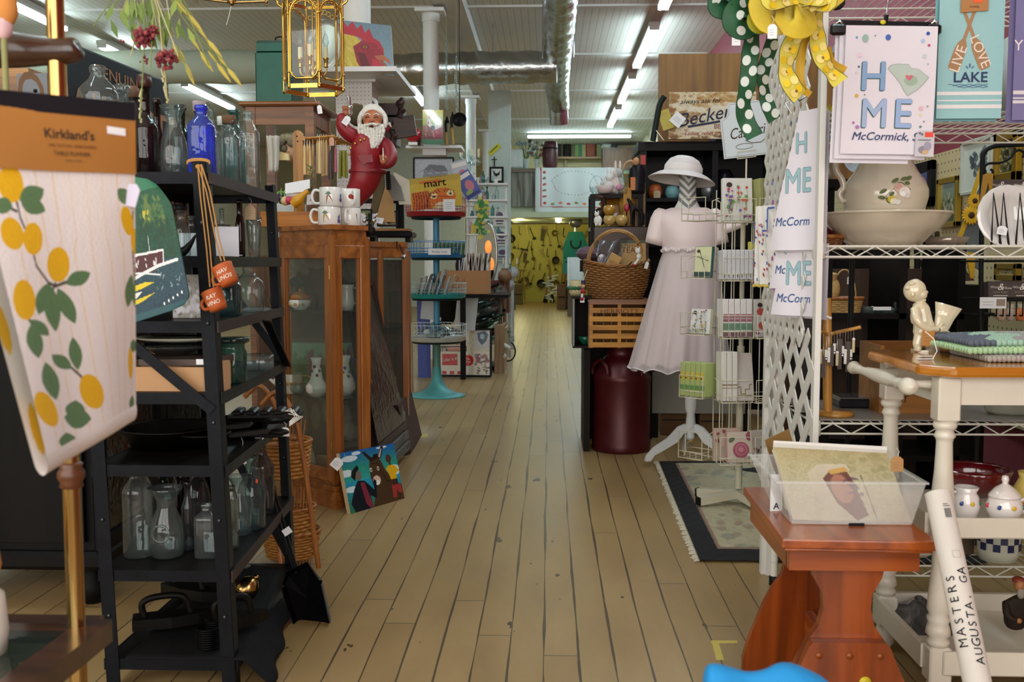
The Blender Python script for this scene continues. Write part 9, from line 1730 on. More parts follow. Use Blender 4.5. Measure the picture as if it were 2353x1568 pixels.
for k in range(5):pack((2,'f'),-.052+.026*k,-.06,.024,.165,.1,'ece8e6','ece8e6','white packs with pink and green striped ends in the third tier',[('R','b07880',-.011,.08,.022,.02),('R','9c5c68',-.011,.066,.022,.012),('R','5a8c6c',-.011,.03,.022,.03),('R','6a3a44',-.011,.002,.022,.024),('L','3c6c50',[(-.011,.04),(.011,.044)],.002)],'striped end napkin packs in the third tier',0,2,False)
pack((2,'r'),0,-.09,.12,.165,.02,'dcd6d2','d0ccc4','napkin pack with red poppies and ferns at the right of the third tier',[('E','c0402c',-.03,.11,.02,.016),('E','b8304c',.045,.1,.018,.02),('E','c8542c',-.02,.05,.024,.018),('L','3a5a38',[(-.01,.03),(.02,.09),(.03,.15)],.004),('L','3a5a38',[(.0,.03),(.045,.07)],.003),('E','7a3a80',-.05,.02,.01,.01),('E','a8a83c',.04,.035,.016,.02)])
for k in range(5):pack((3,'l'),-.05+.026*k,-.06,.024,.15,.09,'a8b868','b0c078','green and yellow sunflower napkin packs in the fourth tier',[('E','d8b418',0,.09,.009,.02),('R','5a8a40',-.011,.03,.022,.02),('R','2a2a20',-.01,.078,.008,.005)],'sunflower napkin packs in the fourth tier',0,2,False)
for k in range(3):pack((3,'f'),-.055+.024*k,-.07,.022,.215,.09,'e4e0d8','e4e0d8','tall white guest towel packs at the left of the fourth tier',[('R','8a7a50',-.011,.068,.022,.006),('R','8a7a50',-.011,.056,.022,.003)],'white guest towel packs in the fourth tier',0,3,False)
pack((3,'f'),.035,-.09,.1,.21,.022,'d4ccc6','e0dcd4','grey beige guest towel pack with a gold key pattern in the fourth tier',[('L','8a7a48',[(-.04,.06),(-.01,.06),(-.01,.03),(.01,.03),(.01,.05),(.03,.05),(.03,.07),(.045,.07)],.006),('R','8a7a48',-.048,.022,.096,.004)],None,4,12)
pack((4,'f'),.03,-.085,.12,.135,.03,'d8c8b8','d0a8a0','napkin pack with a big pink rose in the bottom tier',[('E','5a6a48',-.04,.1,.016,.01,40),('E','5a6a48',.045,.03,.016,.01,20),('E','a84a60',0,.055,.036,.036),('E','c47084',0,.058,.028,.028),('E','b05468',.002,.056,.02,.02),('E','cc8494',0,.058,.012,.012),('E','9a4058',.038,.115,.016,.02)],None,0,8,False)
pack((4,'f'),-.02,-.04,.12,.145,.02,'c8b4a4','c0a090','patterned napkin pack behind the pink rose napkins',flow(14,.12,.145,['8a4a48','c8a090'],.4,.95,.008,6),None,0,2,False)
pack((4,'r'),.0,-.07,.12,.14,.02,'cfc4b8','c8bcb0','toile patterned napkin pack at the right of the bottom tier',flow(14,.12,.14,['7a4a44','5a5048'],.2,.95,.008,9),None,0,2,False)
zs0=zf_(355);t=thg('caspari_sign','white shaped sign with the name Caspari on top of the spinner rack','sign',(XC,DC-.1,zs0));Ms=T(XC-.105,DC-.1,zs0-.02)@Rz(8)@Ry(-7)
W_,H_=.22,.235;pts=[(0,0),(W_,0),(W_,.165),(W_-.012,.17),(W_-.025,.185),(W_-.03,.22),(W_-.045,.235),(.045,.235),(.04,.225),(.035,.19),(.025,.175),(0,.168)]
b=MB(Ms);b.pl_(pts,0,.006,mat('d4dee4',.5,var=.02));ins=[(.006,.006),(W_-.006,.006),(W_-.006,.16),(W_-.02,.166),(W_-.032,.19),(W_-.037,.222),(W_-.046,.229),(.046,.229),(.04,.19),(.028,.17),(.006,.163),(.006,.006)];b.dr([('L','4a4a48',ins,.0014),('T','3c3428','Caspari',.112,.085,.066,4,.35,.002,CEN,.8),('L','3c3428',[(.095+.03*cos(a)*1.3,.045+.012*sin(a))for a in lsp(.3,6.2,18)],.002),('L','3c3428',[(.1,.07),(.13,.056),(.17,.055),(.2,.075),(.2,.09)],.003)],step=.0002);b.put('sign_board',t)
b=MB();b.cyl((XC-.01,DC-.1,zf_(470)),(XC-.01,DC-.1,zs0-.02),.004,RW,8);b.tu([(XC-.05,DC-.105,zs0-.02),(XC-.05,DC-.105,zs0+.01),(XC+.03,DC-.105,zs0+.02),(XC+.03,DC-.105,zs0-.01),(XC-.05,DC-.105,zs0-.02)],.0022,RW,6);b.put('wire_holder',t)
A=Art(150,210,'b3a88c');A.noise(.02,2);A.spl('7e8078',60,.1,.05,.95,.95,.04,.5,.5);A.spl('b8ac90',60,.1,.05,.95,.95,.04,.5,.6);A.spl('8a6a60',20,.1,.05,.95,.95,.02,.4);A.po('14141a',[(.35,.12),(.5,.09),(.8,.1),(.9,.2),(.75,.3),(.6,.22),(.5,.18)]);A.spl('14141a',16,.5,.1,.9,.24,.04,.9)
A.rect('8a6e60',.085,0,.1,1);A.rect('101014',0,0,.085,1);A.rect('101014',0,.92,1,1);A.rect('101014',0,0,1,.03);A.rect('8a6e60',.085,.905,1,.92)
ra,rb_,rc_,rd_=fl(1512,1064),fl(1512,1064)+V((1.05,.05,0)),fl(1605,1293),fl(1605,1293)+V((1.05,.0,0))
t=thg('area_rug','beige rug with a black border and short fringe under the spinner rack','rug',(ra+rc_)/2);pnt('rug_pile',A,lambda u,v:ra.lerp(rb_,u).lerp(rc_.lerp(rd_,u),v)+V((0,0,.009+.0012*sin(u*90)*sin(v*120))),vc(.95,0,1),t)
b=MB();rr=RND(3)
for i in range(150):p=ra.lerp(rc_,i/149)+UZ(.008);b.tu([p+V((.004,0,0)),p+V((-.02+rr.uniform(-.006,.006),rr.uniform(-.008,.008),-.005))],.003,mat('b8b09c',.9),4,cap=False)
b.put('fringe',t)
# DRESS FORM, MILK CAN, CRATE, BASKET
DD=5.42;XD=at(1588,900,DD).x;k=m_(1,DD)
t=thg('dress_form','white dress form on a turned wooden stand wearing a pale pink dress','dress form',(XD,DD,0));WPN=mat('dcdcdc',.4,var=.03)
zd_=lambda py:at(1588,py,DD).z
MB().la([(.02,zd_(1010)),(.024,zd_(1003)),(.022,zd_(998)),(.03,zd_(985)),(.022,zd_(950)),(.032,zd_(940)),(.034,zd_(905)),(.026,zd_(880)),(.028,zd_(862)),(.022,zd_(845)),(.022,zd_(800))],WPN,c=(XD,DD,0)).put('turned_post',t)
MB().cyl((XD,DD,zd_(1015)),(XD,DD,zd_(985)),.014,wood('c8a868','a88848'),14).put('wooden_core',t)
for a in(195,330,90):
 prof=[(.0,.30),(.02,.325),(.06,.30),(.12,.2),(.2,.12),(.24,.05),(.25,0),(.22,0),(.2,.05),(.15,.09),(.07,.16),(.03,.24),(0,.26)]
 MB().pl_([(x,z*.6)for x,z in prof],-.012,.012,WPN,M=T(XD,DD,.03)@Rz(a)@T(.012,0,0)).put('leg',t)
NECK=mat('dcdcd8')
nx=at(1580,440,DD).x;b=MB();b.la([(.085,zd_(492)),(.07,zd_(478)),(.05,zd_(462)),(.044,zd_(440)),(.046,zd_(415)),(.05,zd_(398)),(.0001,zd_(394))],NECK,30,c=(nx,DD,0),ax=.8)
b.put('neck',t)
b=MB();GB=mat('7c7e80')
for i in range(5):
 z0=zd_(482)+.04*i;pts0,pts1=[],[]
 for q in range(13):
  a=-pi+pi*q/12;z=z0+.05*abs(cos(a))*1.0;zz=lambda z_:np.interp(z_,[zd_(492),zd_(478),zd_(462),zd_(440),zd_(415),zd_(398)],[.085,.07,.05,.044,.046,.05])
  for o,L in((0,pts0),(.02,pts1)):r_=zz(z+o)+.0008;L.append((nx+r_*cos(a),DD+r_*.8*sin(a),min(z+o,zd_(398))))
 b.add(pts0+pts1,[(j,j+1,14+j,13+j)for j in range(12)],GB)
b.put('grey_stripes',t)
DRS=bpy.data.materials.new('satin_tulle');DRS.use_nodes=True;pbn=DRS.node_tree.nodes['Principled BSDF'];iv(pbn,'Base Color',(*lin(col('eddada')),1));iv(pbn,'Roughness',.38);iv(pbn,'Sheen Weight',.5)
TUL=bpy.data.materials.new('tulle');TUL.use_nodes=True;pbn=TUL.node_tree.nodes['Principled BSDF'];iv(pbn,'Base Color',(*lin(col('e8d8da')),1));iv(pbn,'Roughness',.5);iv(pbn,'Alpha',.55);iv(pbn,'Sheen Weight',.6)
bx_=lambda px:at(px,560,DD).x
rows=[(478,1583,42,.5),(486,1580,62,.5),(498,1577,72,.55),(515,1577,70,.62),(540,1580,64,.72),(555,1583,63,.74),(580,1584,60,.72)]
b=MB();n=48;vs=[]
for(py,cx_,hw,ax)in rows:
 for i in range(n):a=2*pi*i/n;vs.append((at(cx_,py,DD).x+hw*k*cos(a),DD+hw*k*ax*sin(a),zd_(py)))
b.add(vs,[(r*n+i,r*n+(i+1)%n,(r+1)*n+(i+1)%n,(r+1)*n+i)for r in range(len(rows)-1)for i in range(n)],DRS,True);b.put('bodice',t,sub=1)
for s_,x,a in((-1,1512,14),(1,1646,-14)):MB(T(at(x,520,DD-.005))@Ry(a)).la([(10*k,40*k),(17*k,32*k),(21*k,15*k),(21*k,-8*k),(20*k,-28*k),(19*k,-42*k),(17*k,-41*k),(18*k,-20*k)],DRS,ax=.9).put('puff_sleeve',t)
MB().tu([at(1650,530,DD),at(1685,520,DD-.03),at(1715,508,DD-.06)],[.03,.026,.022],DRS,14).put('sash_end',t)
def skirt(hw0,hw1,py1,m,f,amp,nm,nf=9,ph=0):
 b=MB();n=120;R_=14;vs=[]
 for r in range(R_+1):
  v=r/R_;hw=hw0+(hw1-hw0)*v**.85;py=578+(py1-578)*v;cx_=1584-22*v
  for i in range(n):
   a=2*pi*i/n;w_=1+amp*v**1.2*(sin(nf*a+ph+1.1*sin(2*a))+.4*sin((2*nf+1)*a+ph));vs.append((at(cx_,700,DD).x+hw*k*cos(a)*w_,DD+hw*k*.72*sin(a)*w_,zd_(py)+(.012*sin(nf*a+ph)if r==R_ else 0)))
 b.add(vs,[(r*n+i,(r+1)*n+i,(r+1)*n+(i+1)%n,r*n+(i+1)%n)for r in range(R_)for i in range(n)],m,True);
 if m is TUL:b.tu([vs[R_*n+i]for i in range(n)],.004,mat('e0d8dc',.4),5,cls=True)
 b.put(nm,t)
skirt(57,90,838,DRS,0,.05,'underskirt',11,.7);skirt(61,108,848,TUL,0,.085,'tulle_skirt',11,.7)
b=MB();rr=RND(2)
for i in range(30):
 a=-pi*(i+.5)/30;c=V((at(1584,575,DD).x+62*k*cos(a),DD+62*k*.72*sin(a)-.002,zd_(575)+.006*sin(i*1.5)));b.ell(c,(.011,.006,.01),mat('e0d4d4'),8,5)
b.put('lace_trim',t)
HM=T(at(1566,420,DD))@Ry(8)@Rx(-6);t=thg('straw_hat','wide brimmed white sun hat on top of the dress form','hat',at(1566,415,DD));HW_=mat('dcd4d4',.6,var=.03)
b=MB(HM);prof=[(42*k,22*k)]+[((42+34*v)*k,(22-17*v**1.6)*k)for v in lsp(.1,1,14)];prof+=[(r_-.001,z-.003)for r_,z in prof[::-1]]
b.la(prof,HW_,60,ax=.86,wav=lambda a,v:1+.02*sin(3*a));b.put('brim',t)
b=MB(HM)
for v in lsp(.15,.95,10):r_,z=(42+34*v)*k,(22-17*v**1.6)*k-.003;b.tu([(r_*cos(a),r_*.86*sin(a),z)for a in lsp(0,2*pi,48,endpoint=False)],.0015,mat('c8c0c0'),4,cls=True)
b.put('brim_stitching',t)
b=MB(HM);b.la([(42*k,20*k),(42*k,34*k),(40*k,42*k),(33*k,52*k),(20*k,59*k),(.0001,62*k)],HW_,48,ax=.86);b.put('crown',t);b=MB(HM);b.la([(42.6*k,21*k),(43.4*k,24*k),(43*k,36*k),(42*k,38*k)],mat('e4dcdc',.3,sheen=.5),48,ax=.86);b.put('satin_band',t)
DM=5.86;pm=on(1427,DM,0);rm=m_(69,DM-.1);MC=mat('4c1016',.38,.3,.35,8,.15);t=thg('milk_can','dark red painted metal milk can under the wooden crate','milk can',pm)
MB(T(pm)).la([(.0001,0),(rm*.98,0),(rm*1.0,.01),(rm*1.0,.05),(rm*.97,.058),(rm*.97,.40),(rm*.99,.415),(rm*1.0,.43),(rm*.97,.445),(rm*.9,.47),(rm*.76,.515),(rm*.62,.545),(rm*.52,.56),(rm*.51,.6),(rm*.54,.605),(rm*.54,.615),(.0001,.616)],MC,56).put('can_body',t)
for a in(215,330):d=V((cos(R(a)),sin(R(a)),0));s_=V((-d.y,d.x,0));MB().tu([pm+d*rm*.93+s_*-.07+UZ(.455),pm+d*rm*.95+s_*-.06+UZ(.5),pm+d*rm*.92+UZ(.535),pm+d*rm*.95+s_*.06+UZ(.51),pm+d*rm*.95+s_*.075+UZ(.465)],.012,MC,10).put('handle',t)
zc_=.618;CRW=wood('c88828','a06818','X',.5,7);x0_,x1_=on(1354,5.66,zc_).x,on(1492,5.66,zc_).x;hC=at(1420,690,5.66).z-zc_;t=thg('slat_crate','old orange brown slatted wooden crate lettered HERRIOTT on the milk can','crate',((x0_+x1_)/2,5.85,zc_))
for i in range(6):z=zc_+.02+i*(hC-.03)/5;b=MB();b.box(((x0_+x1_)/2,5.66,z+.0),(x1_-x0_,.01,hC/5*.52),CRW if i<5 else wood('8a5028','6a3c1c','X'));b.put('front_slat',t)
b=MB(T((x0_+x1_)/2,5.6545,zc_+.02+3*(hC-.03)/5+.045));
b.dr([('T','5a3410','HERRIOTT',0,-.012,.036,0,0,0,CEN,1.3)]);b.put('stencilled_name',t)
for x in(x0_+.01,(x0_+x1_)/2,x1_-.01):MB().box((x,5.675,zc_+hC/2),(.02,.02,hC),CRW).put('upright_slat',t)
for x in(x0_,x1_):MB().box((x,5.86,zc_+hC/2),(.012,.38,hC),wood('8a6038','5c3c20','Y')).put('end_panel',t)
MB().box(((x0_+x1_)/2,5.86,zc_+.008),(x1_-x0_,.38,.012),CRW).box(((x0_+x1_)/2,6.04,zc_+hC/2),(x1_-x0_,.012,hC),CRW).put('back_panel',t);MB().box(((x0_+x1_)/2,5.86,zc_+hC-.004),(x1_-x0_+.02,.4,.012),wood('7a4a2c','5a341c','X')).put('lid_board',t)
b=MB();xx=(x0_+x1_)/2
for i in range(7):
 for j in range(3):b.box((x0_+.04+(x1_-x0_-.08)*i/6,5.72,zc_+.05+j*.075),(.004,.04,.05),mat('a08050',.7))
b.put('inner_dividers',t)
zb2=zc_+hC+.003;WB=mat('8a5c2c',.5,var=.35,ns=50);pbk=on(1416,5.86,zb2);t=thg('wicker_basket','large brown wicker basket with a tall braided handle on the crate','basket',pbk);RB2=m_(73,5.8)
for r_ in range(15):
 z=.008+r_*.0125;kf=np.interp(r_/14,[0,.3,.8,1],[.78,.92,1.0,.98]);lift=lambda a,v=r_/14:.03*v*abs(cos(a))**2
 b=MB();st=20;ph=(r_%2)*pi;N_=120;b.tu([(pbk.x+(RB2*kf+.007*cos(st*a+ph))*cos(a),pbk.y+(RB2*.78*kf+.007*cos(st*a+ph))*sin(a),zb2+z+lift(a))for a in[2*pi*i/N_ for i in range(N_)]],.0068,WB,6,cls=True)
 if r_==0:allb=b
 else:allb.v,f0_=allb.v+b.v,len(allb.v);allb.f+=[tuple(i+f0_ for i in f)for f in b.f];allb.m+=b.m;allb.sm+=b.sm
allb.pri([(pbk.x+RB2*.76*cos(a),pbk.y+RB2*.6*sin(a))for a in[2*pi*i/30 for i in range(30)]],zb2,zb2+.008,WB);allb.put('basket_weave',t)
b=MB()
for q in range(3):b.tu([(pbk.x+(RB2*1.0+.006*cos(9*a+q*2.1))*cos(a),pbk.y+(RB2*.79+.006*cos(9*a+q*2.1))*sin(a),zb2+.19+.03*cos(a)**2+.006*sin(9*a+q*2.1))for a in[2*pi*i/120 for i in range(120)]],.006,WB,6,cls=True)
b.put('braided_rim',t)
b=MB();hh_=zat(528,5.8)-zb2
for q in range(5):b.tu([(pbk.x+(RB2*.93+.007*cos(q*1.26))*cos(a)*(1 if True else 1),pbk.y+.007*sin(q*1.26+5*a),zb2+.12+(hh_-.125+.007*cos(q*1.26))*sin(a)**.8)for a in lsp(0.02,pi-.02,40)],.0055,mat('a07440',.5,var=.3,ns=50),6)
for a in(.75,2.3):c=V((pbk.x+RB2*.93*cos(a),pbk.y,zb2+.12+(hh_-.125)*sin(a)**.8));b.tu([c+V((.013*cos(q)*sin(a),.013*sin(q),.013*cos(q)*cos(a)))for q in lsp(0,6.28,14)],.004,WB,5)
b.put('handle',t)
DB=5.8;zz_=zb2+.05
b=MB();q=[at(1362,556,DB),at(1446,548,DB),at(1425,600,DB-.02),at(1405,618,DB-.02),at(1380,622,DB-.02)];b.sht(lambda u,v:q[0].lerp(q[1],u).lerp(q[4].lerp(q[2],u),v)+V((0,.02*sin(u*7+v*3),.008*sin(u*9)*(1-v))),20,16,glass('d0d4dc',.8,1,.12));b.sht(lambda u,v:at(1374+40*u,590+34*v,DB-.03)+V((0,.015*sin(u*8+v*5),0)),12,10,glass('c8ccd4',.8,1,.12));b.ell(at(1383,598,DB),(.025,.02,.035),mat('d8c8cc',.7));b.ell(at(1399,612,DB),(.03,.02,.02),mat('5a5a68',.4));b.put('zip_bag','clear zip bag with a pink and grey item in the wicker basket','bag')
a=at(1426,582,DB+.05);b=MB(T(a)@Rx(-8));W_,H_=m_(58,DB),m_(54,DB);b.box((W_/2,.015,-.02),(W_,.03,H_*1.2),mat('a8824c'));b.dr([('R','4c5440',0,H_*.42,W_,H_*.14),('T','4a3018','A TREASURY',W_*.42,H_*.27,.022),('T','4a2c18','STEAM',W_*.36,H_*.02,.045)],y0=0);b.put('treasury_book','tan hardback book with a dark green band in the wicker basket','book')
b=MB(T(at(1408,604,DB-.03))@Ry(28));b.box((0,0,0),(.07,.06,.1),mat('b08850',.7),bev=.004);b.box((0,-.031,0),(.05,.002,.02),mat('98703c',.7));b.put('kraft_block','tan cardboard block tilted in the front of the wicker basket','block')
t3=thg('cat_peg_doll','white wooden cat peg doll with a red foot on the basket rim','toy',at(1465,620,DB-.12));D5=DB-.13;MB().ell(at(1466,577,D5),(.016,.014,.016),MWH).ell(at(1462,571,D5),(.005,.005,.008),MWH,6,4).ell(at(1470,570,D5),(.005,.005,.008),MWH,6,4).put('head',t3);MB().ell(at(1468,590,D5),(.014,.012,.018),MWH).tu([at(1468,595,D5),at(1458,608,D5)],.0075,MWH,8).put('body',t3);MB().ell(at(1457,610,D5),(.01,.01,.008),mat('9c2420'),8,6).put('red_foot',t3);MB().tu([at(1452,602,D5),at(1440,616,D5)],.003,MBK,5).put('tail',t3)
t2=ptag(at(1488,602,DB-.1),.02,.04,0,None,ry=15);tag(t2,'white price tag tied at the right end of the basket handle','price tag')
t3=thg('soldier_ornament','small red and blue wooden soldier ornament hanging left of the basket','ornament',at(1338,690,5.62));D5=5.62;MB().cyl(at(1340,653,D5),at(1340,645,D5),.011,mat('1c2450'),10).put('blue_hat',t3);MB().ell(at(1340,658,D5),.012,mat('d09878')).put('head',t3);MB().la([(.014,-.028),(.013,-.01),(.008,0)],mat('9c2024'),12,c=at(1340,663,D5)).put('red_coat',t3);MB().cyl(at(1339,672,D5),at(1337,684,D5),.007,MWH,8).put('leg',t3);MB().ell(at(1337,687,D5),.011,mat('9c2024'),8,6).put('red_foot',t3);MB().box(at(1338,690,D5+.01),(.024,.001,.028),MPP).put('paper_tag',t3);MB().tu([at(1340,646,D5),at(1350,620,DB-.1)],.0012,MSR,4).put('string',t3)
t=thg('dark_wall_cabinet','open dark wooden cabinet with a grey front edge beside the slat crate','cabinet',(on(1338,5.9,.6).x,5.9,.6));x0_,x1_=on(1316,5.72,.6).x,on(1356,5.72,.6).x;z0_,z1_=at(1330,797,5.72).z,at(1330,684,5.72).z;DKB=mat('17100c')
for c_,d_,m in(((x0_+.004,5.82,(z0_+z1_)/2),(.01,.26,z1_-z0_),mat('6a6c68',.4,.3)),(((x0_+x1_)/2,5.82,z0_),(x1_-x0_,.26,.012),DKB),(((x0_+x1_)/2,5.82,z1_),(x1_-x0_+.01,.28,.012),DKB),(((x0_+x1_)/2,5.95,(z0_+z1_)/2),(x1_-x0_,.01,z1_-z0_),DKB)):MB().box(c_,d_,m).put('panel_board',t)
pot(on(1344,5.8,z0_+.007),[(.0001,0),(.02,0),(.035,.025),(.045,.045),(.042,.045)],mat('1f6c54',.25,coat=.6),'green glazed bowl inside the dark cabinet left of the crate','green_bowl','bowl')
b=MB();b.box(on(1346,5.5+.4,0)+V((0,.12,.3)),(.035,.5,.6),DKB);b.box(on(1493,5.8,0)+V((.005,.2,.42)),(.02,.03,.84),DKB);b.box(on(1420,6.2,0)+UZ(.3),(.42,.02,.6),DKB);b.put('dark_table','dark table frame standing round the milk can','table')
pot(on(1325,5.85,z1_+.006),[(.0001,0),(.035,0),(.045,.02),(.046,.05),(.04,.06),(.044,.09),(.042,.09)],mat('c8b88c',.35),'cream and green striped crock left of the wicker basket','striped_crock','crock',None,dco=[(q*.4-1.4,.045,.012,'1f5a3c')for q in range(8)])
b=MB();p=at(1352,583,6.15);b.ell(p,(.075,.05,.045),mat('5a4450'),20,12);b.la([(.076,-.004),(.08,0),(.076,.004)],mat('6a5460'),c=p,ax=.7);b.box(p+V((.0,.02,-.075)),(.1,.08,.07),DKB);b.put('mauve_hat','mauve ribbed hat lying behind the left of the wicker basket','hat')
DS=6.35;x0_,x1_=at(1357,450,DS).x,at(1478,450,DS).x;zt5,zm5=at(1400,446,DS).z,at(1400,521,DS).z;t=thg('black_shelf_unit','small black open shelf unit with figurines behind the wicker basket','shelf unit',((x0_+x1_)/2,DS+.15,0))
MB().box(((x0_+x1_)/2,DS+.16,zt5-.012),(x1_-x0_,.34,.024),BKW).put('top_shelf',t);MB().box(((x0_+x1_)/2,DS+.16,zm5-.012),(x1_-x0_,.34,.024),BKW).put('middle_shelf',t)
for x in(x0_+.015,x1_-.015):
 for y in(DS+.01,DS+.31):MB().box((x,y,(zt5-.024)/2),(.03,.03,zt5-.024),BKW).put('post',t)
b=MB();b.box(((x0_+x1_)/2+.02,DS-.03,zm5-.15),(x1_-x0_,.3,.28),wood('3c221a','26140e','X',.35));b.box(((x0_+x1_)/2+.02,DS-.185,zm5-.15),(x1_-x0_-.06,.01,.22),wood('482a20','2e1a12','X',.35));b.put('brown_chest','dark brown wooden chest right behind the basket handle','chest')
zz5=zm5+.002;ONYX=mat('b89858',.12,coat=.8,var=.35,ns=12)
for i,(x,y0_,r_)in enumerate(((1400,518,14),(1428,518,14.5),(1400,498,14))):
 p=on(x,DS-.1,zz5)if i<2 else on(x,DS-.1,zz5+m_(23,DS));rr_=m_(r_,DS);pot(p,[(.0001,0),(rr_*.6,0),(rr_,rr_*.7),(rr_*1.0,rr_*1.1),(rr_*.8,rr_*1.6),(rr_*.7,rr_*1.6)],ONYX if i<2 else mat('a87c28',.15,coat=.8,var=.3),['left pale onyx bowl on the black shelf','right pale onyx bowl on the black shelf','amber onyx bowl stacked on the left onyx bowl'][i],'onyx_bowl','bowl')
t3=thg('onyx_vase','tall mottled amber vase on the black shelf','vase',on(1441,DS+.05,zz5));MB(T(on(1441,DS+.05,zz5))).la([(.0001,0),(.05,0),(.045,.08),(.055,.14),(.045,.22),(.028,.27),(.024,.31),(.03,.33)],mat('9c7020',.15,coat=.8,var=.4,ns=14)).put('vase_body',t3)
t3=thg('ornate_fan_dish','amber scalloped dish standing on edge on the black shelf','dish',on(1415,DS+.1,zz5));MB(T(on(1414,DS+.1,zz5+.12))@Rx(80)).la([(.0001,0),(.08,.0),(.1,.012),(.09,.02),(.0001,.012)],mat('8c5c18',.2,coat=.6,var=.4,ns=20),wav=lambda a,v:1+.08*cos(9*a)).put('dish_body',t3);MB().box(on(1414,DS+.1,zz5+.01),(.08,.04,.02),mat('8c5c18',.3)).put('dish_foot',t3)
def goose(px,D_,z0,hpx,m,m2,lb,name,cat):
 p=on(px,D_,z0);h=m_(hpx,D_);t=thg(name,lb,cat,p);MB(T(p)).ell((0,0,h*.3),(h*.22,h*.16,h*.28),m).tu([(h*.1,0,h*.45),(h*.16,0,h*.7),(h*.1,0,h*.88)],[h*.1,h*.06,h*.06],m,10).put('body',t);MB(T(p)).ell((h*.06,0,h*.92),(h*.1,h*.07,h*.07),m2).tu([(h*0,0,h*.92),(-h*.16,0,h*.97)],[h*.05,h*.015],m2,6).put('head',t)
goose(1378,DS-.02,zz5,72,mat('2c1a14',.35),mat('4a2c1c',.4),'dark long necked wooden goose with a pale bill on the black shelf','wooden_goose','figurine')
p=on(1374,DS-.14,zz5);t3=thg('white_dog_figurine','white china dog figurine at the front left of the black shelf','figurine',p);MB(T(p)).ell((0,0,.03),(.026,.02,.032),MWH).cyl((-.012,-.01,0),(-.012,-.006,.04),.007,MWH,8).cyl((.012,-.01,0),(.012,-.006,.04),.007,MWH,8).put('body',t3);MB(T(p)).ell((-.008,-.008,.068),(.015,.015,.014),MWH).ell((-.016,0,.082),(.005,.004,.01),MWH,6,4).ell((.002,0,.082),(.005,.004,.01),MWH,6,4).put('head',t3)
p=on(1463,DS-.1,zz5);t3=thg('dark_horse_figurine','dark carved horse figurine at the right of the black shelf','figurine',p);hm=mat('1c1214',.35)
skb([(p+V((-.03,0,.11)),.02,.02),(p+V((.03,0,.105)),.022,.02),(p+V((-.045,0,.15)),.012),(p+V((-.06,0,.17)),.009),(p+V((-.035,-.01,.05)),.007),(p+V((-.035,-.01,.004)),.006),(p+V((.032,-.01,.05)),.007),(p+V((.03,-.01,.004)),.006),(p+V((-.02,.015,.05)),.007),(p+V((-.02,.015,.004)),.006),(p+V((.045,.015,.05)),.007),(p+V((.045,.015,.004)),.006)],[(0,1),(0,2),(2,3),(0,4),(4,5),(1,6),(6,7),(0,8),(8,9),(1,10),(10,11)],hm,'body',t3,1)
b=MB();p=on(1447,DS-.1,zz5);b.box(p+V((-.01,.09,.12)),(.05,.02,.24),mat('a87828'));b.ell(p+V((-.02,.0,.11)),(.018,.015,.025),mat('a02438',.4));b.cyl(p+V((-.02,0,0)),p+V((-.02,0,.09)),.004,MBK,6);b.put('carved_box_figure','tan carved panel with a small red bird before the horse figurine','figurine')
b=MB();b.box(on(1471,DS+.1,zz5)+UZ(.14),(.06,.03,.28),wood('a0703c','7a5028'));b.box(on(1471,DS+.08,zz5)+V((0,-.003,.14)),(.04,.004,.22),mat('8a6030'));b.put('wooden_block','upright tan wooden block at the right end of the black shelf','block')
zt6=zt5+.001;rr=RND(4)
def bunny(px,hpx,lb,c='dcd8d8',c2='d8a0b0',dy=0):
 p=on(px,DS+.05+dy,zt6);h=m_(hpx,DS);t=thg('bunny_figurine',lb,'figurine',p);m=mat(c,.5);MB(T(p)).ell((0,0,h*.28),(h*.24,h*.2,h*.3),m).ell((-h*.16,-h*.1,h*.1),(h*.1,h*.12,h*.08),m,8,6).put('body',t);MB(T(p)).ell((0,-.01,h*.65),(h*.16,h*.14,h*.15),m).ell((-h*.07,0,h*.88),(h*.045,h*.03,h*.16),m,8,6).ell((h*.07,0,h*.88),(h*.045,h*.03,h*.16),m,8,6).put('head',t);MB(T(p)).ell((h*.05,-h*.18,h*.2),(h*.12,h*.06,h*.1),mat(c2,.6),8,6).put('pink_bow',t)
bunny(1385,42,'white china bunny lying left on top of the black shelf',dy=.1);bunny(1400,58,'white bunny figurine with pink bow, second from left on the black shelf top');bunny(1419,74,'tallest white and pink bunny figurine on the black shelf top','d8ccc8','d890a8')
pot(on(1371,DS+.08,zt6),[(.0001,0),(.02,0),(.04,.02),(.05,.05),(.048,.05)],GCL,'clear glass basket at the left end of the black shelf top','glass_basket','basket',None,hdl=([(.045*cos(a),0,.045+.075*sin(a))for a in lsp(0,pi,10)],.003))
pot(on(1432,DS+.0,zt6),[(.03,0),(.035,.02),(.02,.05),(.03,.09),(.045,.15),(.05,.16),(.047,.16)],GCR,'cut glass footed vase in the middle of the black shelf top','cut_glass_vase','vase')
pot(on(1390,DS-.02,zt6),[(.03,0),(.045,.01),(.06,.05),(.058,.05)],mat('c8b8b8',.3),'pale pink china dish at the front of the black shelf top','china_dish','dish',None)
t3=thg('bottle_decanter_figure','decanter shaped as a man in a dark suit on the black shelf top','figurine',on(1464,DS,zt6));p=on(1464,DS,zt6);MB(T(p)).la([(.045,0),(.05,.02),(.05,.15),(.03,.18)],mat('16141a',.3),ax=.7).put('dark_suit',t3);MB(T(p)).box((-.03,-.036,.06),(.03,.006,.08),mat('b86818',.4)).put('orange_label',t3);MB(T(p)).ell((-.01,-.02,.2),(.022,.02,.026),mat('c08a60')).ell((-.012,-.04,.198),(.004,.005,.006),mat('c08a60'),6,4).put('head',t3);MB(T(p)).ell((-.01,-.008,.218),(.024,.022,.016),mat('1c140f'),10,6).put('hair',t3);MB(T(p)).box((.035,0,.21),(.03,.03,.06),mat('a83028')).put('red_flag',t3)
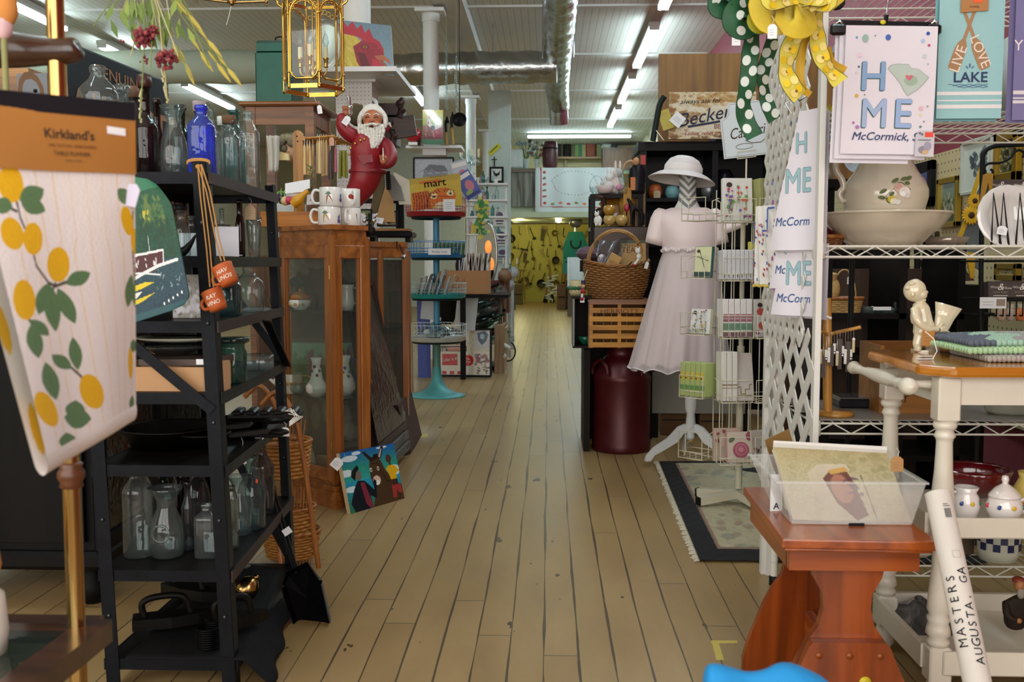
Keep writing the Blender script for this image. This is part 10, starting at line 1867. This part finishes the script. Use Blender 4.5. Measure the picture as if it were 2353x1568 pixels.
b=MB();p=on(1440,DS+.15,zt6);b.tu([p+V((.05*cos(a)+.02,0,.13+.09*sin(a)))for a in lsp(0,pi,12)],.008,mat('b89870'),8);b.la([(.03,0),(.05,.04),(.055,.12),(.053,.12)],mat('b8986c',.7),c=p+V((.02,0,0)));b.put('tall_handled_basket','small tan basket with a tall arched handle at the back of the black shelf top','basket')
# BIG BLACK BOOKCASE, SIGNS, PANELLING BEHIND THE DRESS FORM
DBk=6.9;x0_,x1_=at(1470,600,DBk).x,at(1790,600,DBk).x;zT=at(1600,326,DBk).z;t=thg('black_bookcase','tall black bookcase with small goods behind the dress form','bookcase',((x0_+x1_)/2,DBk+.2,0));BKK=mat('0b0b0e',.35,var=.1)
MB().box(((x0_+x1_)/2,DBk+.2,zT-.03),(x1_-x0_+.04,.44,.06),BKK).put('top_board',t);MB().box(((x0_+x1_)/2,DBk+.4,zT/2),(x1_-x0_,.02,zT-.06),BKK).put('back_board',t)
for x in(x0_+.02,at(1640,600,DBk).x,x1_-.02):MB().box((x,DBk+.2,(zT-.06)/2),(.04,.4,zT-.06),BKK).put('side_board',t)
SHZ=[at(1600,y,DBk).z for y in(455,560,690)]
for z in SHZ:MB().box(((x0_+x1_)/2,DBk+.2,z-.012),(x1_-x0_,.38,.024),BKK).put('shelf_board',t)
for i,(x,z,r_,h_,m,lab)in enumerate(((1505,0,.05,.1,mat('b8602c',.4),'orange jar on the black bookcase left of the hat'),(1545,0,.05,.09,mat('7ab0b8',.3),'pale turquoise pot on the black bookcase under the hat brim'),(1630,0,.06,.12,mat('8a8c90',.3,.6),'pewter pot on the black bookcase right of the neck'),(1663,0,.07,.2,mat('16141a',.2),'black round vase on the black bookcase behind the spinner rack'),(1700,0,.05,.09,mat('c8b428'),'yellow pot at the right of the black bookcase'))):
 pot(on(x,DBk+.12,SHZ[z]),[(.0001,0),(r_*.7,0),(r_,h_*.4),(r_*.9,h_*.8),(r_*.6,h_),(r_*.55,h_)],m,lab,'shelf_pot','pot')
t2=ptag(at(1510,438,DBk-.02),.045,.05,0,None,m=mat('b8a888',.7));tag(t2,'tan paper tag hanging from the black bookcase left of the dress form neck','price tag')
b=MB();a=at(1505,955,6.2);b.box((at(1600,900,6.2).x,6.25,(at(1,860,6.2).z+at(1,945,6.2).z)/2+.02),(m_(230,6.2),.03,m_(100,6.2)),mat('8a857c',.7,var=.1));
for x in(1508,1715):b.box((at(x,900,6.2).x,6.27,at(1,945,6.2).z/2+.02),(.04,.03,at(1,945,6.2).z+.04),DKB)
b.put('grey_panel_stand','grey panel held low behind the skirt of the dress form','panel')
for i,(x,y,w_,h_,c,lab)in enumerate(((1560,1035,80,60,'6a4a2c','brown carton on the floor behind the dress form legs'),(1640,1040,60,55,'7a5c3c','lighter brown carton right behind the dress form legs'))):
 p=on(x,6.3,0);W_,H_=m_(w_,6.3),m_(h_,6.3)*1.2;b=MB(T(p));b.box((0,.2,H_/2),(W_,.3,H_),mat(c,.8),bev=.006);b.box((0,.048,H_*.5),(W_*.9,.004,.01),mat('3c2a1a',.8));b.put('floor_carton',lab,'carton')
DSg=6.75;a,c=at(1536,325,DSg),at(1738,216,DSg);W_,H_=c.x-a.x,c.z-a.z;a.z=zT+.001
A=Art(150,80,'cfc0a0');A.noise(.03,2);A.spl('a06a20',50,.3,.0,.8,.3,.05,.35,.6);A.spl('7a4a18',40,.0,.0,1,1,.02,.5);A.spl('e0dccf',60,.1,.25,.9,.95,.06,.35);A.spl('8a5a20',30,0,0,.08,1,.04,.6);A.spl('5c3410',20,.0,.93,1,1,.03,.6);A.spl('8a5a20',20,.1,.4,.35,.6,.04,.5)
bs=slb('ale_sign',A,(V((a.x,DSg,a.z+H_)),V((a.x+W_,DSg,a.z+H_)),V((a.x,DSg,a.z))),"rusty white tin sign reading always ask for Becker's on top of the black bookcase",'sign',.03,vc(.5),'7a5a30')
b=MB(T(a.x,DSg,a.z));b.dr([('T','2a2420','always ask for',W_*.36,H_*.76,H_*.14,2,.35,.004,CEN,1.1),('T','1c2440',"Becker's",W_*.47,H_*.38,H_*.4,11,.35,.004,CEN,1.0),('L','1c2440',[(W_*.22,H_*.26),(W_*.55,H_*.36),(W_*.8,H_*.46)],.014),('T','8a2018',"Ladies' rebel brew",W_*.42,H_*.08,H_*.12,0,.3,.004),('T','7a3018','BEER',W_*.6,H_*.22,H_*.14)],y0=-.002,step=.0003);b.put('lettering',bs)
b=MB(T(at(1530,275,DSg-.05))@Ry(-18));b.box((0,0,0),(.075,.003,.13),mat('b8a850',.7));b.dr([('L','8a8038',[(-.02,.04),(.02,.041)],.002)],y0=-.002);b.put('yellow_note','yellow paper note tilted at the left of the rusty tin sign','note')
b=MB(T(at(1557,275,DSg-.06))@Ry(40));b.box((0,0,0),(.08,.003,.08),MPP);b.dr([('L','7a7a88',[(-.025,.01-.012*q),(.025,.011-.012*q)],.002)for q in range(3)],y0=-.002);b.put('white_note','white paper note turned on its corner on the rusty tin sign','note')
b=MB();b.box(((at(1530,260,7.3).x+1.95)/2+.1,7.34,zT+.2),(1.95-at(1530,260,7.3).x+.3,.05,(at(1,190,7.3).z-zT)*2-.05),wood('8a6028','684418','Z',.5,4));b.put('plywood_panel','tall brown plywood panel standing behind the rusty tin sign','panel')
b=MB();b.tu([at(x,y,6.7)for x,y in((1527,222),(1516,240),(1508,280),(1500,324))],.02,mat('1c2420',.4),10);b.tu([at(1508,300,6.68),at(1525,322,6.66)],.003,MSR,5);b.put('curved_rod','dark curved pole leaning left of the rusty tin sign','pole')
b=MB();p=at(1800,236,6.5);b.box((at(1770,240,6.9).x,6.95,zT+.06),(.75,.35,.12),mat('2a4c78',.35,coat=.3));b.box((at(1770,240,6.9).x,6.95,zT+.125),(.78,.37,.02),mat('3c6aa0',.3));b.put('blue_storage_box','blue plastic storage box on the bookcase behind the sign and the lattice','box')
b=MB();b.box((at(1960,640,5.2).x,5.25,.62),(.5,.3,1.24),wood('0f0c0b','070505'));b.box((at(1960,640,5.2).x,5.09,.7),(.4,.02,.9),mat('0d0a0a',.3));b.box((at(1978,650,5.1).x+.03,5.07,at(1,650,5.07).z),(.02,.01,.05),MCH);b.put('tall_dark_cupboard','tall near black cupboard with a small metal latch behind the duck basket','cupboard')
b=MB();p=on(1900,3.1,.222);b.box(p+V((.12,0,.06)),(.3,.3,.12),mat('c8c0b0'),bev=.01)
for i in range(16):b.box(p+V((-.0+.016*i,-.151,.1)),(.007,.004,.02),MBK)
b.put('grey_vent_case','pale plastic case with black slots on the lowest wire shelf','case')
b=MB();p=on(2050,3.1,.222);b.box(p+V((.1,.02,.07)),(.2,.3,.14),mat('5a4a38',.7),bev=.01);b.box(p+V((.1,-.132,.07)),(.12,.004,.06),mat('8a8478'));b.put('brown_carton','brown carton on the lowest wire shelf behind the pine bench','carton')
